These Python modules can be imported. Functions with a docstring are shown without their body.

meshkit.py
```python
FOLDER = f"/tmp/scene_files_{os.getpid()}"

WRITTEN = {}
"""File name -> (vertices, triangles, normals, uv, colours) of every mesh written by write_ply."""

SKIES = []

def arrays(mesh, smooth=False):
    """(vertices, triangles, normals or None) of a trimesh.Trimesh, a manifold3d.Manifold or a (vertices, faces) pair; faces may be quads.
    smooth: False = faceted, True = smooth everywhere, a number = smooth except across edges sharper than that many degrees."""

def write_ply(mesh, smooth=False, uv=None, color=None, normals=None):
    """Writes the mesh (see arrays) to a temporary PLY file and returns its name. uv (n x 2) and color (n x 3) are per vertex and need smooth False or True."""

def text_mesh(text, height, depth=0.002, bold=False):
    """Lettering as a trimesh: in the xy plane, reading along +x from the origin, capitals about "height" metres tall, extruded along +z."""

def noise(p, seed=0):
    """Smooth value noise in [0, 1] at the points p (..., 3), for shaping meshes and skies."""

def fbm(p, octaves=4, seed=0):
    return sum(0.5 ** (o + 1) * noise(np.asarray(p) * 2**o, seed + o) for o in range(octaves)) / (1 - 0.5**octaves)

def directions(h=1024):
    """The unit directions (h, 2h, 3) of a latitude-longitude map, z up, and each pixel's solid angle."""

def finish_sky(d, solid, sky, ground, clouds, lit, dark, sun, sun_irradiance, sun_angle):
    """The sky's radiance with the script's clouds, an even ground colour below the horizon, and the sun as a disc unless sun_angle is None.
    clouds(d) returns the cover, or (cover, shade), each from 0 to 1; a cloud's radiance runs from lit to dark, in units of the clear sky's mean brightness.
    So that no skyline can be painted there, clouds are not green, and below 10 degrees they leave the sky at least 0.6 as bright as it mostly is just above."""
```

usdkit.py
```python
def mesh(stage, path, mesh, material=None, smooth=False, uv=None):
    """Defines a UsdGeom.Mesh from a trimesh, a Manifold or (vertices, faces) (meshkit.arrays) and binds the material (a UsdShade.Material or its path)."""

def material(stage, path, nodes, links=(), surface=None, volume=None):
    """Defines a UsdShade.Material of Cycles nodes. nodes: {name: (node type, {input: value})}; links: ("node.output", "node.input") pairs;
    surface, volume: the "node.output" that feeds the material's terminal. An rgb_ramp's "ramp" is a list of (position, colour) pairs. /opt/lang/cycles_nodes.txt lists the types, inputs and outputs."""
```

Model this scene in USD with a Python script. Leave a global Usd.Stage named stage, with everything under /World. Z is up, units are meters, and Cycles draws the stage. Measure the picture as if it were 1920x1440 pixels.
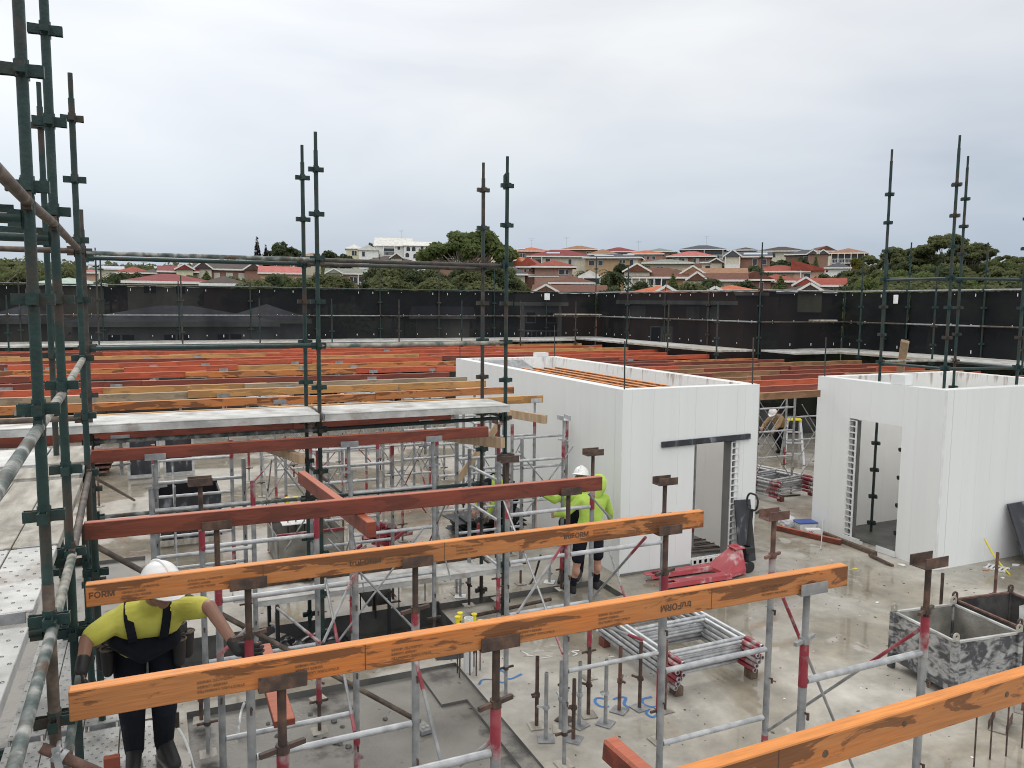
import math, random
import numpy as np
import manifold3d as m3
import trimesh
import meshkit, usdkit
from pxr import Gf, Usd, UsdGeom, UsdLux, UsdShade, Sdf

stage = Usd.Stage.CreateInMemory()
UsdGeom.SetStageUpAxis(stage, 'Z')
UsdGeom.SetStageMetersPerUnit(stage, 1.0)
UsdGeom.Xform.Define(stage, '/World')
UsdGeom.Scope.Define(stage, '/World/Looks')

# ---------------------------------------------------------------- camera, sky, sun, exposure
cam = UsdGeom.Camera.Define(stage, '/World/camera')
cam.CreateHorizontalApertureAttr(36.0)
cam.CreateVerticalApertureAttr(27.0)
cam.CreateFocalLengthAttr(36.0 * 1500 / 1920)
cam.CreateClippingRangeAttr((0.05, 5000.0))
cam.AddTransformOp().Set(Gf.Matrix4d(*[float(x) for r in ((0.91174566,-0.41065211,0.00920357,0.00000000),(0.03279648,0.09511438,0.99492595,0.00000000),(-0.40944383,-0.90681757,0.10018806,0.00000000),(0.00000000,0.00000000,4.10000000,1.00000000)) for x in r]))
cam.CreateExposureAttr(0.0)

SUN_AZ, SUN_EL = math.radians(-6), math.radians(46)     # direction towards the (veiled) sun
SKY_STRENGTH = 0.10
usdkit.material(stage, '/World/Looks/sky_look', {
    'sky': ('sky_texture', {'sky_type': 'single_scattering', 'sun_disc': False, 'sun_elevation': SUN_EL, 'sun_rotation': SUN_AZ}),
    'tc': ('texture_coordinate', {}),
    'xyz': ('separate_xyz', {}),
    'grad': ('rgb_ramp', {'ramp': [(0.0, (5.1, 5.85, 6.8)), (0.06, (5.5, 6.2, 7.15)), (0.13, (6.6, 7.2, 7.95)), (0.22, (8.0, 8.35, 8.85)), (0.34, (8.8, 9.0, 9.3)), (0.48, (10.2, 10.2, 10.3)), (0.7, (12.8, 12.7, 12.6)), (1.0, (14.2, 14.0, 13.8))]}),
    'mp': ('mapping', {'scale': (1.5, 1.5, 5.0)}),
    'n1': ('noise_texture', {'scale': 1.15, 'detail': 4.0, 'roughness': 0.5, 'distortion': 0.4}),
    'tone': ('rgb_ramp', {'ramp': [(0.32, (0.8, 0.83, 0.87)), (0.48, (0.97, 0.975, 0.985)), (0.66, (1.12, 1.11, 1.08))]}),
    'mul': ('mix_color', {'blend_type': 'multiply', 'fac': 1.0, 'use_clamp': False}),
    'dot': ('normal', {'direction': (-0.09, 0.82, 0.56)}),
    'glow': ('map_range', {'from_min': 0.82, 'from_max': 1.0, 'to_min': 0.97, 'to_max': 1.2, 'clamp': True}),
    'mg': ('mix_color', {'blend_type': 'multiply', 'fac': 1.0, 'use_clamp': False}),
    'mix': ('mix_color', {'fac': 0.95, 'use_clamp': False}),
    'bg': ('background_shader', {'strength': SKY_STRENGTH}),
}, [('tc.generated', 'xyz.vector'), ('xyz.z', 'grad.fac'), ('tc.generated', 'mp.vector'), ('mp.vector', 'n1.vector'), ('n1.fac', 'tone.fac'),
    ('grad.color', 'mul.a'), ('tone.color', 'mul.b'), ('tc.generated', 'dot.normal'), ('dot.dot', 'glow.value'), ('mul.result', 'mg.a'), ('glow.result', 'mg.b'), ('sky.color', 'mix.a'), ('mg.result', 'mix.b'), ('mix.result', 'bg.color')], surface='bg.background')
dome = UsdLux.DomeLight.Define(stage, '/World/sky')
dome.CreateIntensityAttr(1.0)
UsdShade.MaterialBindingAPI.Apply(dome.GetPrim()).Bind(UsdShade.Material.Get(stage, '/World/Looks/sky_look'))
dome.GetPrim().SetCustomDataByKey('kind', 'structure')
sun = UsdLux.DistantLight.Define(stage, '/World/sun')
sun.CreateIntensityAttr(0.34)
sun.CreateAngleAttr(25.0)
sun.CreateColorAttr(Gf.Vec3f(1.0, 0.97, 0.93))
sun.CreateNormalizeAttr(True)
sun.AddRotateZOp().Set(-math.degrees(SUN_AZ))
sun.AddRotateXOp().Set(-(90 - math.degrees(SUN_EL)))

# ---------------------------------------------------------------- helpers
PI = math.pi
rng = random.Random(7)
_used = {}


def numbered(parent, name):
    k = (parent, name)
    i = _used.get(k, 0)
    _used[k] = i + 1
    return name if i == 0 else f'{name}_{i:03d}'


def tag(prim, label=None, cat=None, group=None, kind=None):
    for k, v in (('label', label), ('category', cat), ('group', group), ('kind', kind)):
        if v:
            prim.SetCustomDataByKey(k, v)
    return prim


def ops(x, loc, rotz, scale):
    x.AddTranslateOp().Set(Gf.Vec3d(*[float(c) for c in loc]))
    x.AddRotateZOp().Set(float(rotz))
    if scale is not None:
        s = (scale,) * 3 if np.ndim(scale) == 0 else scale
        x.AddScaleOp().Set(Gf.Vec3f(*[float(c) for c in s]))


def thing(name, label, cat, loc=(0, 0, 0), rotz=0, group=None, scale=None, kind=None):
    x = UsdGeom.Xform.Define(stage, '/World/' + numbered('/World', name))
    ops(x, loc, rotz, scale)
    return tag(x.GetPrim(), label, cat, group, kind)


def dup(src, label, loc, rotz=0, group=None, scale=None):
    base = src.GetName().rstrip('0123456789').rstrip('_')
    was = src.GetCustomData()
    x = UsdGeom.Xform.Define(stage, '/World/' + numbered('/World', base))
    x.GetPrim().GetReferences().AddInternalReference(src.GetPath())
    x.GetPrim().SetInstanceable(True)
    x.ClearXformOpOrder()
    ops(x, loc, rotz, scale if scale is not None else ((1, 1, 1) if src.HasAttribute('xformOp:scale') else None))
    return tag(x.GetPrim(), label, was['category'], group or was.get('group'))


def part(parent, name, mb, mat, smooth=35, label=None, kind=None):
    pp = str(parent.GetPath()) if parent is not None else '/World'
    m = usdkit.mesh(stage, pp + '/' + numbered(pp, name), mb.mesh() if isinstance(mb, MB) else mb, M[mat], smooth)
    return tag(m.GetPrim(), label, kind=kind)


def single(name, label, cat, mb, mat, smooth=35, group=None, kind=None):
    return tag(part(None, name, mb, mat, smooth), label, cat, group, kind)


def nrm(v):
    v = np.asarray(v, float)
    return v / max(np.linalg.norm(v), 1e-12)


def frame_of(d, up=(0, 0, 1)):
    d = nrm(d)
    up = np.asarray(up, float)
    if abs(d @ nrm(up)) > 0.97:
        up = np.array([0.0, 1, 0]) if abs(d[1]) < 0.9 else np.array([1.0, 0, 0])
    s = nrm(np.cross(d, up))
    return d, s, np.cross(s, d)


BOXF = np.array([[0, 2, 1], [1, 2, 3], [4, 5, 6], [5, 7, 6], [0, 1, 4], [1, 5, 4], [2, 6, 3], [3, 6, 7], [0, 4, 2], [2, 4, 6], [1, 3, 5], [3, 7, 5]])
BOXV = np.array([[x, y, z] for z in (-.5, .5) for y in (-.5, .5) for x in (-.5, .5)])


class MB:
    """collects simple shapes into one mesh"""

    def __init__(s):
        s.v, s.f, s.n = [], [], 0

    def add(s, v, f):
        v = np.asarray(v, float).reshape(-1, 3)
        f = np.asarray(f, int)
        if len(f) and f.shape[1] == 4:
            f = np.vstack([f[:, [0, 1, 2]], f[:, [0, 2, 3]]])
        s.v.append(v)
        s.f.append(f + s.n)
        s.n += len(v)
        return s

    def mesh(s):
        return trimesh.Trimesh(np.vstack(s.v), np.vstack(s.f), process=False)

    def box(s, x0, x1, y0, y1, z0, z1):
        return s.add(BOXV * [x1 - x0, y1 - y0, z1 - z0] + [(x0 + x1) / 2, (y0 + y1) / 2, (z0 + z1) / 2], BOXF)

    def cbox(s, x0, x1, y0, y1, z0, z1, b=0.006):
        """box with chamfered edges"""
        c, h = np.array([(x0 + x1) / 2, (y0 + y1) / 2, (z0 + z1) / 2]), np.array([x1 - x0, y1 - y0, z1 - z0]) / 2
        b = min(b, h.min() * 0.45)
        p = []
        for k in range(3):
            i = h - b
            i[k] = h[k]
            p.append(BOXV * 2 * i)
        return s.hull(np.vstack(p) + c)

    def hull(s, p):
        m = m3.Manifold.hull_points([tuple(map(float, q)) for q in p]).to_mesh()
        return s.add(m.vert_properties[:, :3], m.tri_verts)

    def man(s, m):
        m = m.to_mesh()
        return s.add(m.vert_properties[:, :3], m.tri_verts)

    def bar(s, a, b, w, h, up=(0, 0, 1), ch=0):
        """rectangular bar from a to b, w across, h along up"""
        a, b = np.asarray(a, float), np.asarray(b, float)
        d, q, u = frame_of(b - a, up)
        L = np.linalg.norm(b - a)
        R = np.stack([d, q, u])
        if ch:
            t = MB().cbox(-L / 2, L / 2, -w / 2, w / 2, -h / 2, h / 2, ch)
            return s.add(t.v[0] @ R + (a + b) / 2, t.f[0])
        return s.add((BOXV * [L, w, h]) @ R + (a + b) / 2, BOXF)

    def tube(s, a, b, r, n=10, r2=None, hollow=0):
        a, b = np.asarray(a, float), np.asarray(b, float)
        d, q, u = frame_of(b - a)
        t = np.arange(n) * 2 * PI / n
        ring = np.cos(t)[:, None] * q + np.sin(t)[:, None] * u
        i = np.arange(n)
        j = (i + 1) % n
        r2 = r if r2 is None else r2
        if hollow:
            k = r * 0.8
            dp = d * min(hollow, np.linalg.norm(b - a) * 0.4)
            V = np.vstack([a + ring * r, b + ring * r2, b + ring * k, b - dp + ring * k, a + ring * k, a + dp + ring * k, [a + dp], [b - dp]])
            F = []
            for p, o in ((0, 1), (1, 2), (2, 3), (5, 4), (4, 0)):
                F += [np.stack([i + p * n, j + o * n, j + p * n], 1), np.stack([i + p * n, i + o * n, j + o * n], 1)]
            F += [np.stack([i + 5 * n, np.full(n, 6 * n), j + 5 * n], 1), np.stack([i + 3 * n, j + 3 * n, np.full(n, 6 * n + 1)], 1)]
            return s.add(V, np.vstack(F))
        V = np.vstack([a + ring * r, b + ring * r2, [a], [b]])
        F = np.vstack([np.stack([i, i + n, j + n], 1), np.stack([i, j + n, j], 1), np.stack([j, np.full(n, 2 * n), i], 1), np.stack([i + n, np.full(n, 2 * n + 1), j + n], 1)])
        return s.add(V, F)

    def path(s, pts, r, n=8):
        pts = np.asarray(pts, float)
        t = np.gradient(pts, axis=0)
        up = np.array([0.1, 0.2, 1.0])
        V = []
        a = np.arange(n) * 2 * PI / n
        for p, d in zip(pts, t):
            d, q, u = frame_of(d, up)
            V.append(p + r * (np.cos(a)[:, None] * q + np.sin(a)[:, None] * u))
        m = len(pts)
        V = np.vstack(V + [pts[:1], pts[-1:]])
        F = []
        i = np.arange(n)
        j = (i + 1) % n
        for k in range(m - 1):
            F += [np.stack([i + k * n, i + (k + 1) * n, j + (k + 1) * n], 1), np.stack([i + k * n, j + (k + 1) * n, j + k * n], 1)]
        F += [np.stack([j, np.full(n, m * n), i], 1), np.stack([i + (m - 1) * n, np.full(n, m * n + 1), j + (m - 1) * n], 1)]
        return s.add(V, np.vstack(F))

    def quad(s, a, b, c, d):
        return s.add([a, b, c, d], [[0, 1, 2], [0, 2, 3]])

    def poly(s, pts, h, o=(0, 0, 0), X=(1, 0, 0), Y=(0, 1, 0)):
        """2-d outline extruded by h along X x Y"""
        from shapely.geometry import Polygon
        g = Polygon(pts) if not hasattr(pts, 'geom_type') else pts
        m = trimesh.creation.extrude_polygon(g, h, engine='earcut')
        X, Y = np.asarray(X, float), np.asarray(Y, float)
        Z = np.cross(X, Y)
        return s.add(m.vertices @ np.stack([X, Y, Z]) + np.asarray(o, float), m.faces)

    def move(s, T=None, loc=(0, 0, 0)):
        for k in range(len(s.v)):
            if T is not None:
                s.v[k] = s.v[k] @ np.asarray(T).T
            s.v[k] = s.v[k] + np.asarray(loc, float)
        return s


def rotz(deg):
    a = math.radians(deg)
    return np.array([[math.cos(a), -math.sin(a), 0], [math.sin(a), math.cos(a), 0], [0, 0, 1]])


def smoothpath(pts, k=6):
    """Catmull-Rom through pts"""
    p = np.asarray(pts, float)
    p = np.vstack([2 * p[0] - p[1], p, 2 * p[-1] - p[-2]])
    out = []
    for i in range(1, len(p) - 2):
        for t in np.arange(k) / k:
            out.append(0.5 * (2 * p[i] + (p[i + 1] - p[i - 1]) * t + (2 * p[i - 1] - 5 * p[i] + 4 * p[i + 1] - p[i + 2]) * t ** 2 + (3 * p[i] - p[i - 1] - 3 * p[i + 1] + p[i + 2]) * t ** 3))
    return np.array(out + [p[-2]])


ORD = ['first', 'second', 'third', 'fourth', 'fifth', 'sixth', 'seventh', 'eighth', 'ninth', 'tenth', 'eleventh', 'twelfth', 'thirteenth', 'fourteenth', 'fifteenth', 'sixteenth']

# ---------------------------------------------------------------- materials
M = {}


def pm(name, cols, scale=5.0, detail=4.0, rough=0.6, metal=0.0, bump=0.0, bscale=40.0, stretch=(1, 1, 1), spec=0.5, rough2=None, distort=0.0, wear=None, wscale=3.0, wstretch=(1, 1, 1), local=False):
    """principled surface whose colour runs through cols by noise; wear = (colour, from, to) lays blotches of another colour over it"""
    if isinstance(cols[0], float):
        cols = [(0.3, [c * 0.88 for c in cols]), (0.7, [c * 1.1 for c in cols])]
    nodes = {'g': ('texture_coordinate', {}) if local else ('geometry', {}), 'm': ('mapping', {'scale': tuple(stretch)}), 'n': ('noise_texture', {'scale': scale, 'detail': detail, 'distortion': distort}),
             'r': ('rgb_ramp', {'ramp': cols}), 'p': ('principled_bsdf', {'roughness': rough, 'metallic': metal, 'specular_ior_level': spec})}
    pos = 'g.object' if local else 'g.position'
    links = [(pos, 'm.vector'), ('m.vector', 'n.vector'), ('n.fac', 'r.fac')]
    last = 'r.color'
    if wear:
        nodes['wm'] = ('mapping', {'scale': tuple(wstretch), 'location': (3.1, 1.7, 0.4)})
        nodes['wn'] = ('noise_texture', {'scale': wscale, 'detail': 6.0, 'roughness': 0.6})
        nodes['wr'] = ('map_range', {'from_min': wear[1], 'from_max': wear[2], 'clamp': True})
        nodes['wx'] = ('mix_color', {'b': tuple(wear[0])})
        links += [(pos, 'wm.vector'), ('wm.vector', 'wn.vector'), ('wn.fac', 'wr.value'), ('wr.result', 'wx.fac'), (last, 'wx.a')]
        last = 'wx.result'
    links.append((last, 'p.base_color'))
    if rough2 is not None:
        nodes['rr'] = ('map_range', {'from_min': 0.35, 'from_max': 0.65, 'to_min': rough, 'to_max': rough2, 'clamp': True})
        links += [('n.fac', 'rr.value'), ('rr.result', 'p.roughness')]
    if bump:
        nodes['bn'] = ('noise_texture', {'scale': bscale, 'detail': 3.0})
        nodes['b'] = ('bump', {'strength': bump, 'distance': 0.01})
        links += [('m.vector', 'bn.vector'), ('bn.fac', 'b.height'), ('b.normal', 'p.normal')]
    M[name] = usdkit.material(stage, '/World/Looks/' + name, nodes, links, surface='p.BSDF')


# steel
pm('green_steel', [(0.3, (0.011, 0.025, 0.023)), (0.55, (0.016, 0.037, 0.034)), (0.75, (0.032, 0.055, 0.05))], 9, detail=7, rough=0.45, bump=0.3, bscale=60, wear=((0.05, 0.037, 0.029), 0.52, 0.62), wscale=2.6, spec=.35)
pm('dark_brown_tube', [(0.3, (0.02, 0.018, 0.015)), (0.5, (0.036, 0.03, 0.025)), (0.7, (0.075, 0.06, 0.048))], 10, rough=0.55, bump=0.3, bscale=80, wear=((0.018, 0.036, 0.033), 0.5, 0.6), wscale=1.4)
pm('green_steel_splashed', [(0.35, (0.03, 0.055, 0.05)), (0.5, (0.11, 0.13, 0.12)), (0.62, (0.33, 0.33, 0.31))], 9, rough=0.6, bump=0.4, bscale=90, wear=((0.09, 0.06, 0.04), 0.56, 0.64), wscale=4)
pm('pale_tube', [(0.32, (0.15, 0.14, 0.11)), (0.5, (0.26, 0.25, 0.21)), (0.68, (0.42, 0.4, 0.35))], 11, rough=0.65, bump=0.4, bscale=90, wear=((0.07, 0.11, 0.09), 0.54, 0.62), wscale=5)
pm('brown_tube', [(0.3, (0.035, 0.026, 0.02)), (0.5, (0.075, 0.055, 0.042)), (0.7, (0.16, 0.125, 0.095))], 10, rough=0.6, bump=0.3, bscale=80)
pm('rusty_steel', [(0.3, (0.03, 0.02, 0.016)), (0.5, (0.06, 0.037, 0.028)), (0.72, (0.13, 0.07, 0.045))], 14, rough=0.65, bump=0.3, bscale=90)
pm('rust_red_steel', [(0.3, (0.06, 0.03, 0.022)), (0.5, (0.12, 0.06, 0.045)), (0.72, (0.21, 0.12, 0.09))], 12, rough=0.65, bump=0.3, bscale=90)
pm('black_steel', (0.014, 0.014, 0.015), 8, rough=0.4)
pm('galvanised', [(0.3, (0.3, 0.31, 0.32)), (0.5, (0.42, 0.43, 0.44)), (0.7, (0.55, 0.56, 0.56))], 12, rough=0.42, metal=0.55, bump=0.1, bscale=80, rough2=0.6)
pm('galvanised_dull', [(0.3, (0.17, 0.175, 0.18)), (0.5, (0.26, 0.265, 0.27)), (0.7, (0.36, 0.36, 0.355))], 10, rough=0.5, metal=0.4, bump=0.15, bscale=80)
pm('red_paint', [(0.3, (0.16, 0.017, 0.028)), (0.55, (0.25, 0.03, 0.045)), (0.75, (0.33, 0.09, 0.1))], 7, rough=0.5, bump=0.1, wear=((0.33, 0.31, 0.3), 0.5, 0.62), wscale=5)
pm('jack_red', [(0.3, (0.36, 0.05, 0.065)), (0.6, (0.46, 0.085, 0.1)), (0.78, (0.55, 0.2, 0.21))], 4, detail=7, rough=0.45, wear=((0.62, 0.48, 0.47), 0.56, 0.68), wscale=4)
pm('plank_steel', [(0.3, (0.3, 0.3, 0.29)), (0.5, (0.45, 0.45, 0.43)), (0.7, (0.6, 0.6, 0.58))], 4.5, detail=7, rough=0.6, metal=0.15, bump=0.35, bscale=60, wear=((0.24, 0.2, 0.17), 0.56, 0.7), wscale=2.4)
pm('plank_dirty', [(0.28, (0.22, 0.2, 0.17)), (0.5, (0.36, 0.335, 0.285)), (0.7, (0.5, 0.475, 0.42))], 4, detail=8, rough=0.8, bump=0.5, bscale=50, stretch=(3, 0.7, 1), wear=((0.17, 0.14, 0.12), 0.58, 0.72), wscale=2)
pm('hole_dark', (0.02, 0.018, 0.016), rough=0.9)
# timber
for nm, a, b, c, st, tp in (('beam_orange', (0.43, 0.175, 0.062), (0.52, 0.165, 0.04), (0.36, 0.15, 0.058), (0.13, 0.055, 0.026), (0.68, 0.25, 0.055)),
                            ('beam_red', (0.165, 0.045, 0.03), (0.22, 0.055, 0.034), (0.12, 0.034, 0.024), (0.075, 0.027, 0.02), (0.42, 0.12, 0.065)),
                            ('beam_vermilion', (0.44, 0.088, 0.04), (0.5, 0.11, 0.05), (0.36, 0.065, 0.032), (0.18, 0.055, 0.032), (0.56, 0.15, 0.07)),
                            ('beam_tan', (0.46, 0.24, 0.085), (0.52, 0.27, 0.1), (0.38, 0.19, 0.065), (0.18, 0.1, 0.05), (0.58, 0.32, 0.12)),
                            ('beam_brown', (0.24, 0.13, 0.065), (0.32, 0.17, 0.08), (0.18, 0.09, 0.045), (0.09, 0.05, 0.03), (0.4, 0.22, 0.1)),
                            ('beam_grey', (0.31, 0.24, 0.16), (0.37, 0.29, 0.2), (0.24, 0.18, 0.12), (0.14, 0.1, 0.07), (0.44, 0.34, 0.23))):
    # printed on the sides only: the ends and the top keep their paint, the two faces carry water stains
    M[nm] = usdkit.material(stage, '/World/Looks/' + nm, {
        'g': ('geometry', {}), 'm': ('mapping', {'scale': (0.9, 7, 5.5)}), 'n': ('noise_texture', {'scale': 1.3, 'detail': 5.0}),
        'r': ('rgb_ramp', {'ramp': [(0.3, c), (0.5, a), (0.7, b)]}),
        'wm': ('mapping', {'scale': (1.25, 3.0, 5.0), 'location': (0.7, 0.2, 0.9)}), 'wn0': ('noise_texture', {'scale': 1.6, 'detail': 8.0, 'roughness': 0.6, 'distortion': 0.5}), 'hz': ('map_range', {'from_min': 2.535, 'from_max': 2.6, 'to_min': 0.0, 'to_max': 0.07, 'clamp': True}), 'wn': ('math', {'math_type': 'add'}),
        'pz': ('separate_xyz', {}), 'wr': ('map_range', {'from_min': 0.54, 'from_max': 0.565, 'to_max': 0.85 if nm == 'beam_orange' else 0.5, 'clamp': True}),
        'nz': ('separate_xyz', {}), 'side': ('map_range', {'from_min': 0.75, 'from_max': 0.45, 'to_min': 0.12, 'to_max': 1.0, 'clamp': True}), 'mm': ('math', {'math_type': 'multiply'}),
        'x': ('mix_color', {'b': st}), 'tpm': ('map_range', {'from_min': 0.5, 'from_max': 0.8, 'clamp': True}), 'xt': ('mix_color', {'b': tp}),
        'fm': ('mapping', {'scale': (2, 30, 40)}), 'fn': ('noise_texture', {'scale': 3.0, 'detail': 4.0}), 'fr': ('map_range', {'from_min': 0.3, 'from_max': 0.7, 'to_min': 0.82, 'to_max': 1.12, 'clamp': True}),
        'y': ('mix_color', {'blend_type': 'multiply', 'fac': 1.0, 'use_clamp': False}),
        'b': ('bump', {'strength': 0.25, 'distance': 0.004}),
        'p': ('principled_bsdf', {'roughness': 0.5, 'specular_ior_level': 0.35})},
        [('g.position', 'm.vector'), ('m.vector', 'n.vector'), ('n.fac', 'r.fac'), ('g.position', 'wm.vector'), ('wm.vector', 'wn0.vector'), ('g.position', 'pz.vector'), ('pz.z', 'hz.value'), ('wn0.fac', 'wn.value1'), ('hz.result', 'wn.value2'), ('wn.value', 'wr.value'),
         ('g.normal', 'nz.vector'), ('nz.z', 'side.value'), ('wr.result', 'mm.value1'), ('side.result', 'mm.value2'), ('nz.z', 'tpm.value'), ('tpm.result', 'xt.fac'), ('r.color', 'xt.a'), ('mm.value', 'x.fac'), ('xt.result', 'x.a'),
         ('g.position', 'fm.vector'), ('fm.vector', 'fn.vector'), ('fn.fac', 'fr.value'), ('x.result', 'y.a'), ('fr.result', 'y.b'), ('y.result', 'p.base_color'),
         ('fn.fac', 'b.height'), ('b.normal', 'p.normal')], surface='p.BSDF')
pm('timber_raw', [(0.3, (0.3, 0.2, 0.12)), (0.6, (0.42, 0.3, 0.19)), (0.75, (0.5, 0.37, 0.25))], 3, stretch=(6, 6, 1), rough=0.7, bump=0.3)
pm('timber_dark', [(0.3, (0.07, 0.045, 0.03)), (0.6, (0.12, 0.08, 0.055)), (0.75, (0.18, 0.13, 0.09))], 3, stretch=(6, 6, 2), rough=0.75, bump=0.3)
pm('block_red', [(0.3, (0.1, 0.03, 0.022)), (0.7, (0.19, 0.06, 0.04))], 6, rough=0.7, bump=0.3)
pm('ink', (0.085, 0.05, 0.03), 60, rough=0.7)
pm('ink_faint', (0.2, 0.1, 0.05), 60, rough=0.7)
# walls of the cores
M['core_wall'] = usdkit.material(stage, '/World/Looks/core_wall', {
    'g': ('geometry', {}), 'm': ('mapping', {'scale': (4, 4, 0.22)}), 'n': ('noise_texture', {'scale': 1.0, 'detail': 6.0, 'roughness': 0.6}),
    'r': ('rgb_ramp', {'ramp': [(0.3, (0.69, 0.705, 0.695)), (0.5, (0.715, 0.73, 0.72)), (0.7, (0.73, 0.745, 0.735))]}),
    'm2': ('mapping', {'scale': (8, 8, 1.1)}), 'n2': ('noise_texture', {'scale': 1.3, 'detail': 5.0, 'roughness': 0.65}), 'w2': ('map_range', {'from_min': 0.66, 'from_max': 0.82, 'to_max': 0.24, 'clamp': True}),
    'x': ('mix_color', {'b': (0.42, 0.39, 0.34)}),
    'p': ('principled_bsdf', {'roughness': 0.38, 'specular_ior_level': 0.4})},
    [('g.position', 'm.vector'), ('m.vector', 'n.vector'), ('n.fac', 'r.fac'), ('g.position', 'm2.vector'), ('m2.vector', 'n2.vector'), ('n2.fac', 'w2.value'), ('w2.result', 'x.fac'), ('r.color', 'x.a'), ('x.result', 'p.base_color')], surface='p.BSDF')
M['core_inner'] = usdkit.material(stage, '/World/Looks/core_inner', {
    'g': ('geometry', {}), 'm': ('mapping', {'scale': (7, 7, 1.0)}), 'n': ('noise_texture', {'scale': 1.2, 'detail': 6.0, 'roughness': 0.65}),
    'z': ('separate_xyz', {}), 'zr': ('map_range', {'from_min': 2.35, 'from_max': 2.8, 'to_min': 0.0, 'to_max': 0.2, 'clamp': True}), 'ad': ('math', {'math_type': 'add'}),
    'w': ('map_range', {'from_min': 0.72, 'from_max': 0.86, 'to_max': 0.7, 'clamp': True}), 'x': ('mix_color', {'a': (0.8, 0.79, 0.76), 'b': (0.22, 0.1, 0.05)}),
    'p': ('principled_bsdf', {'roughness': 0.4})},
    [('g.position', 'm.vector'), ('m.vector', 'n.vector'), ('g.position', 'z.vector'), ('z.z', 'zr.value'), ('n.fac', 'ad.value1'), ('zr.result', 'ad.value2'), ('ad.value', 'w.value'), ('w.result', 'x.fac'), ('x.result', 'p.base_color')], surface='p.BSDF')
pm('pvc_white', (0.66, 0.67, 0.66), rough=0.35)
pm('joint_grey', (0.16, 0.16, 0.155), rough=0.7)
pm('black_board', [(0.35, (0.012, 0.013, 0.016)), (0.58, (0.03, 0.033, 0.04)), (0.72, (0.24, 0.25, 0.27))], 4.5, detail=8, stretch=(1.6, 1.6, 0.7), rough=0.5, bump=0.2)
pm('plastic_black', (0.008, 0.008, 0.01), 6, rough=0.3)
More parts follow.
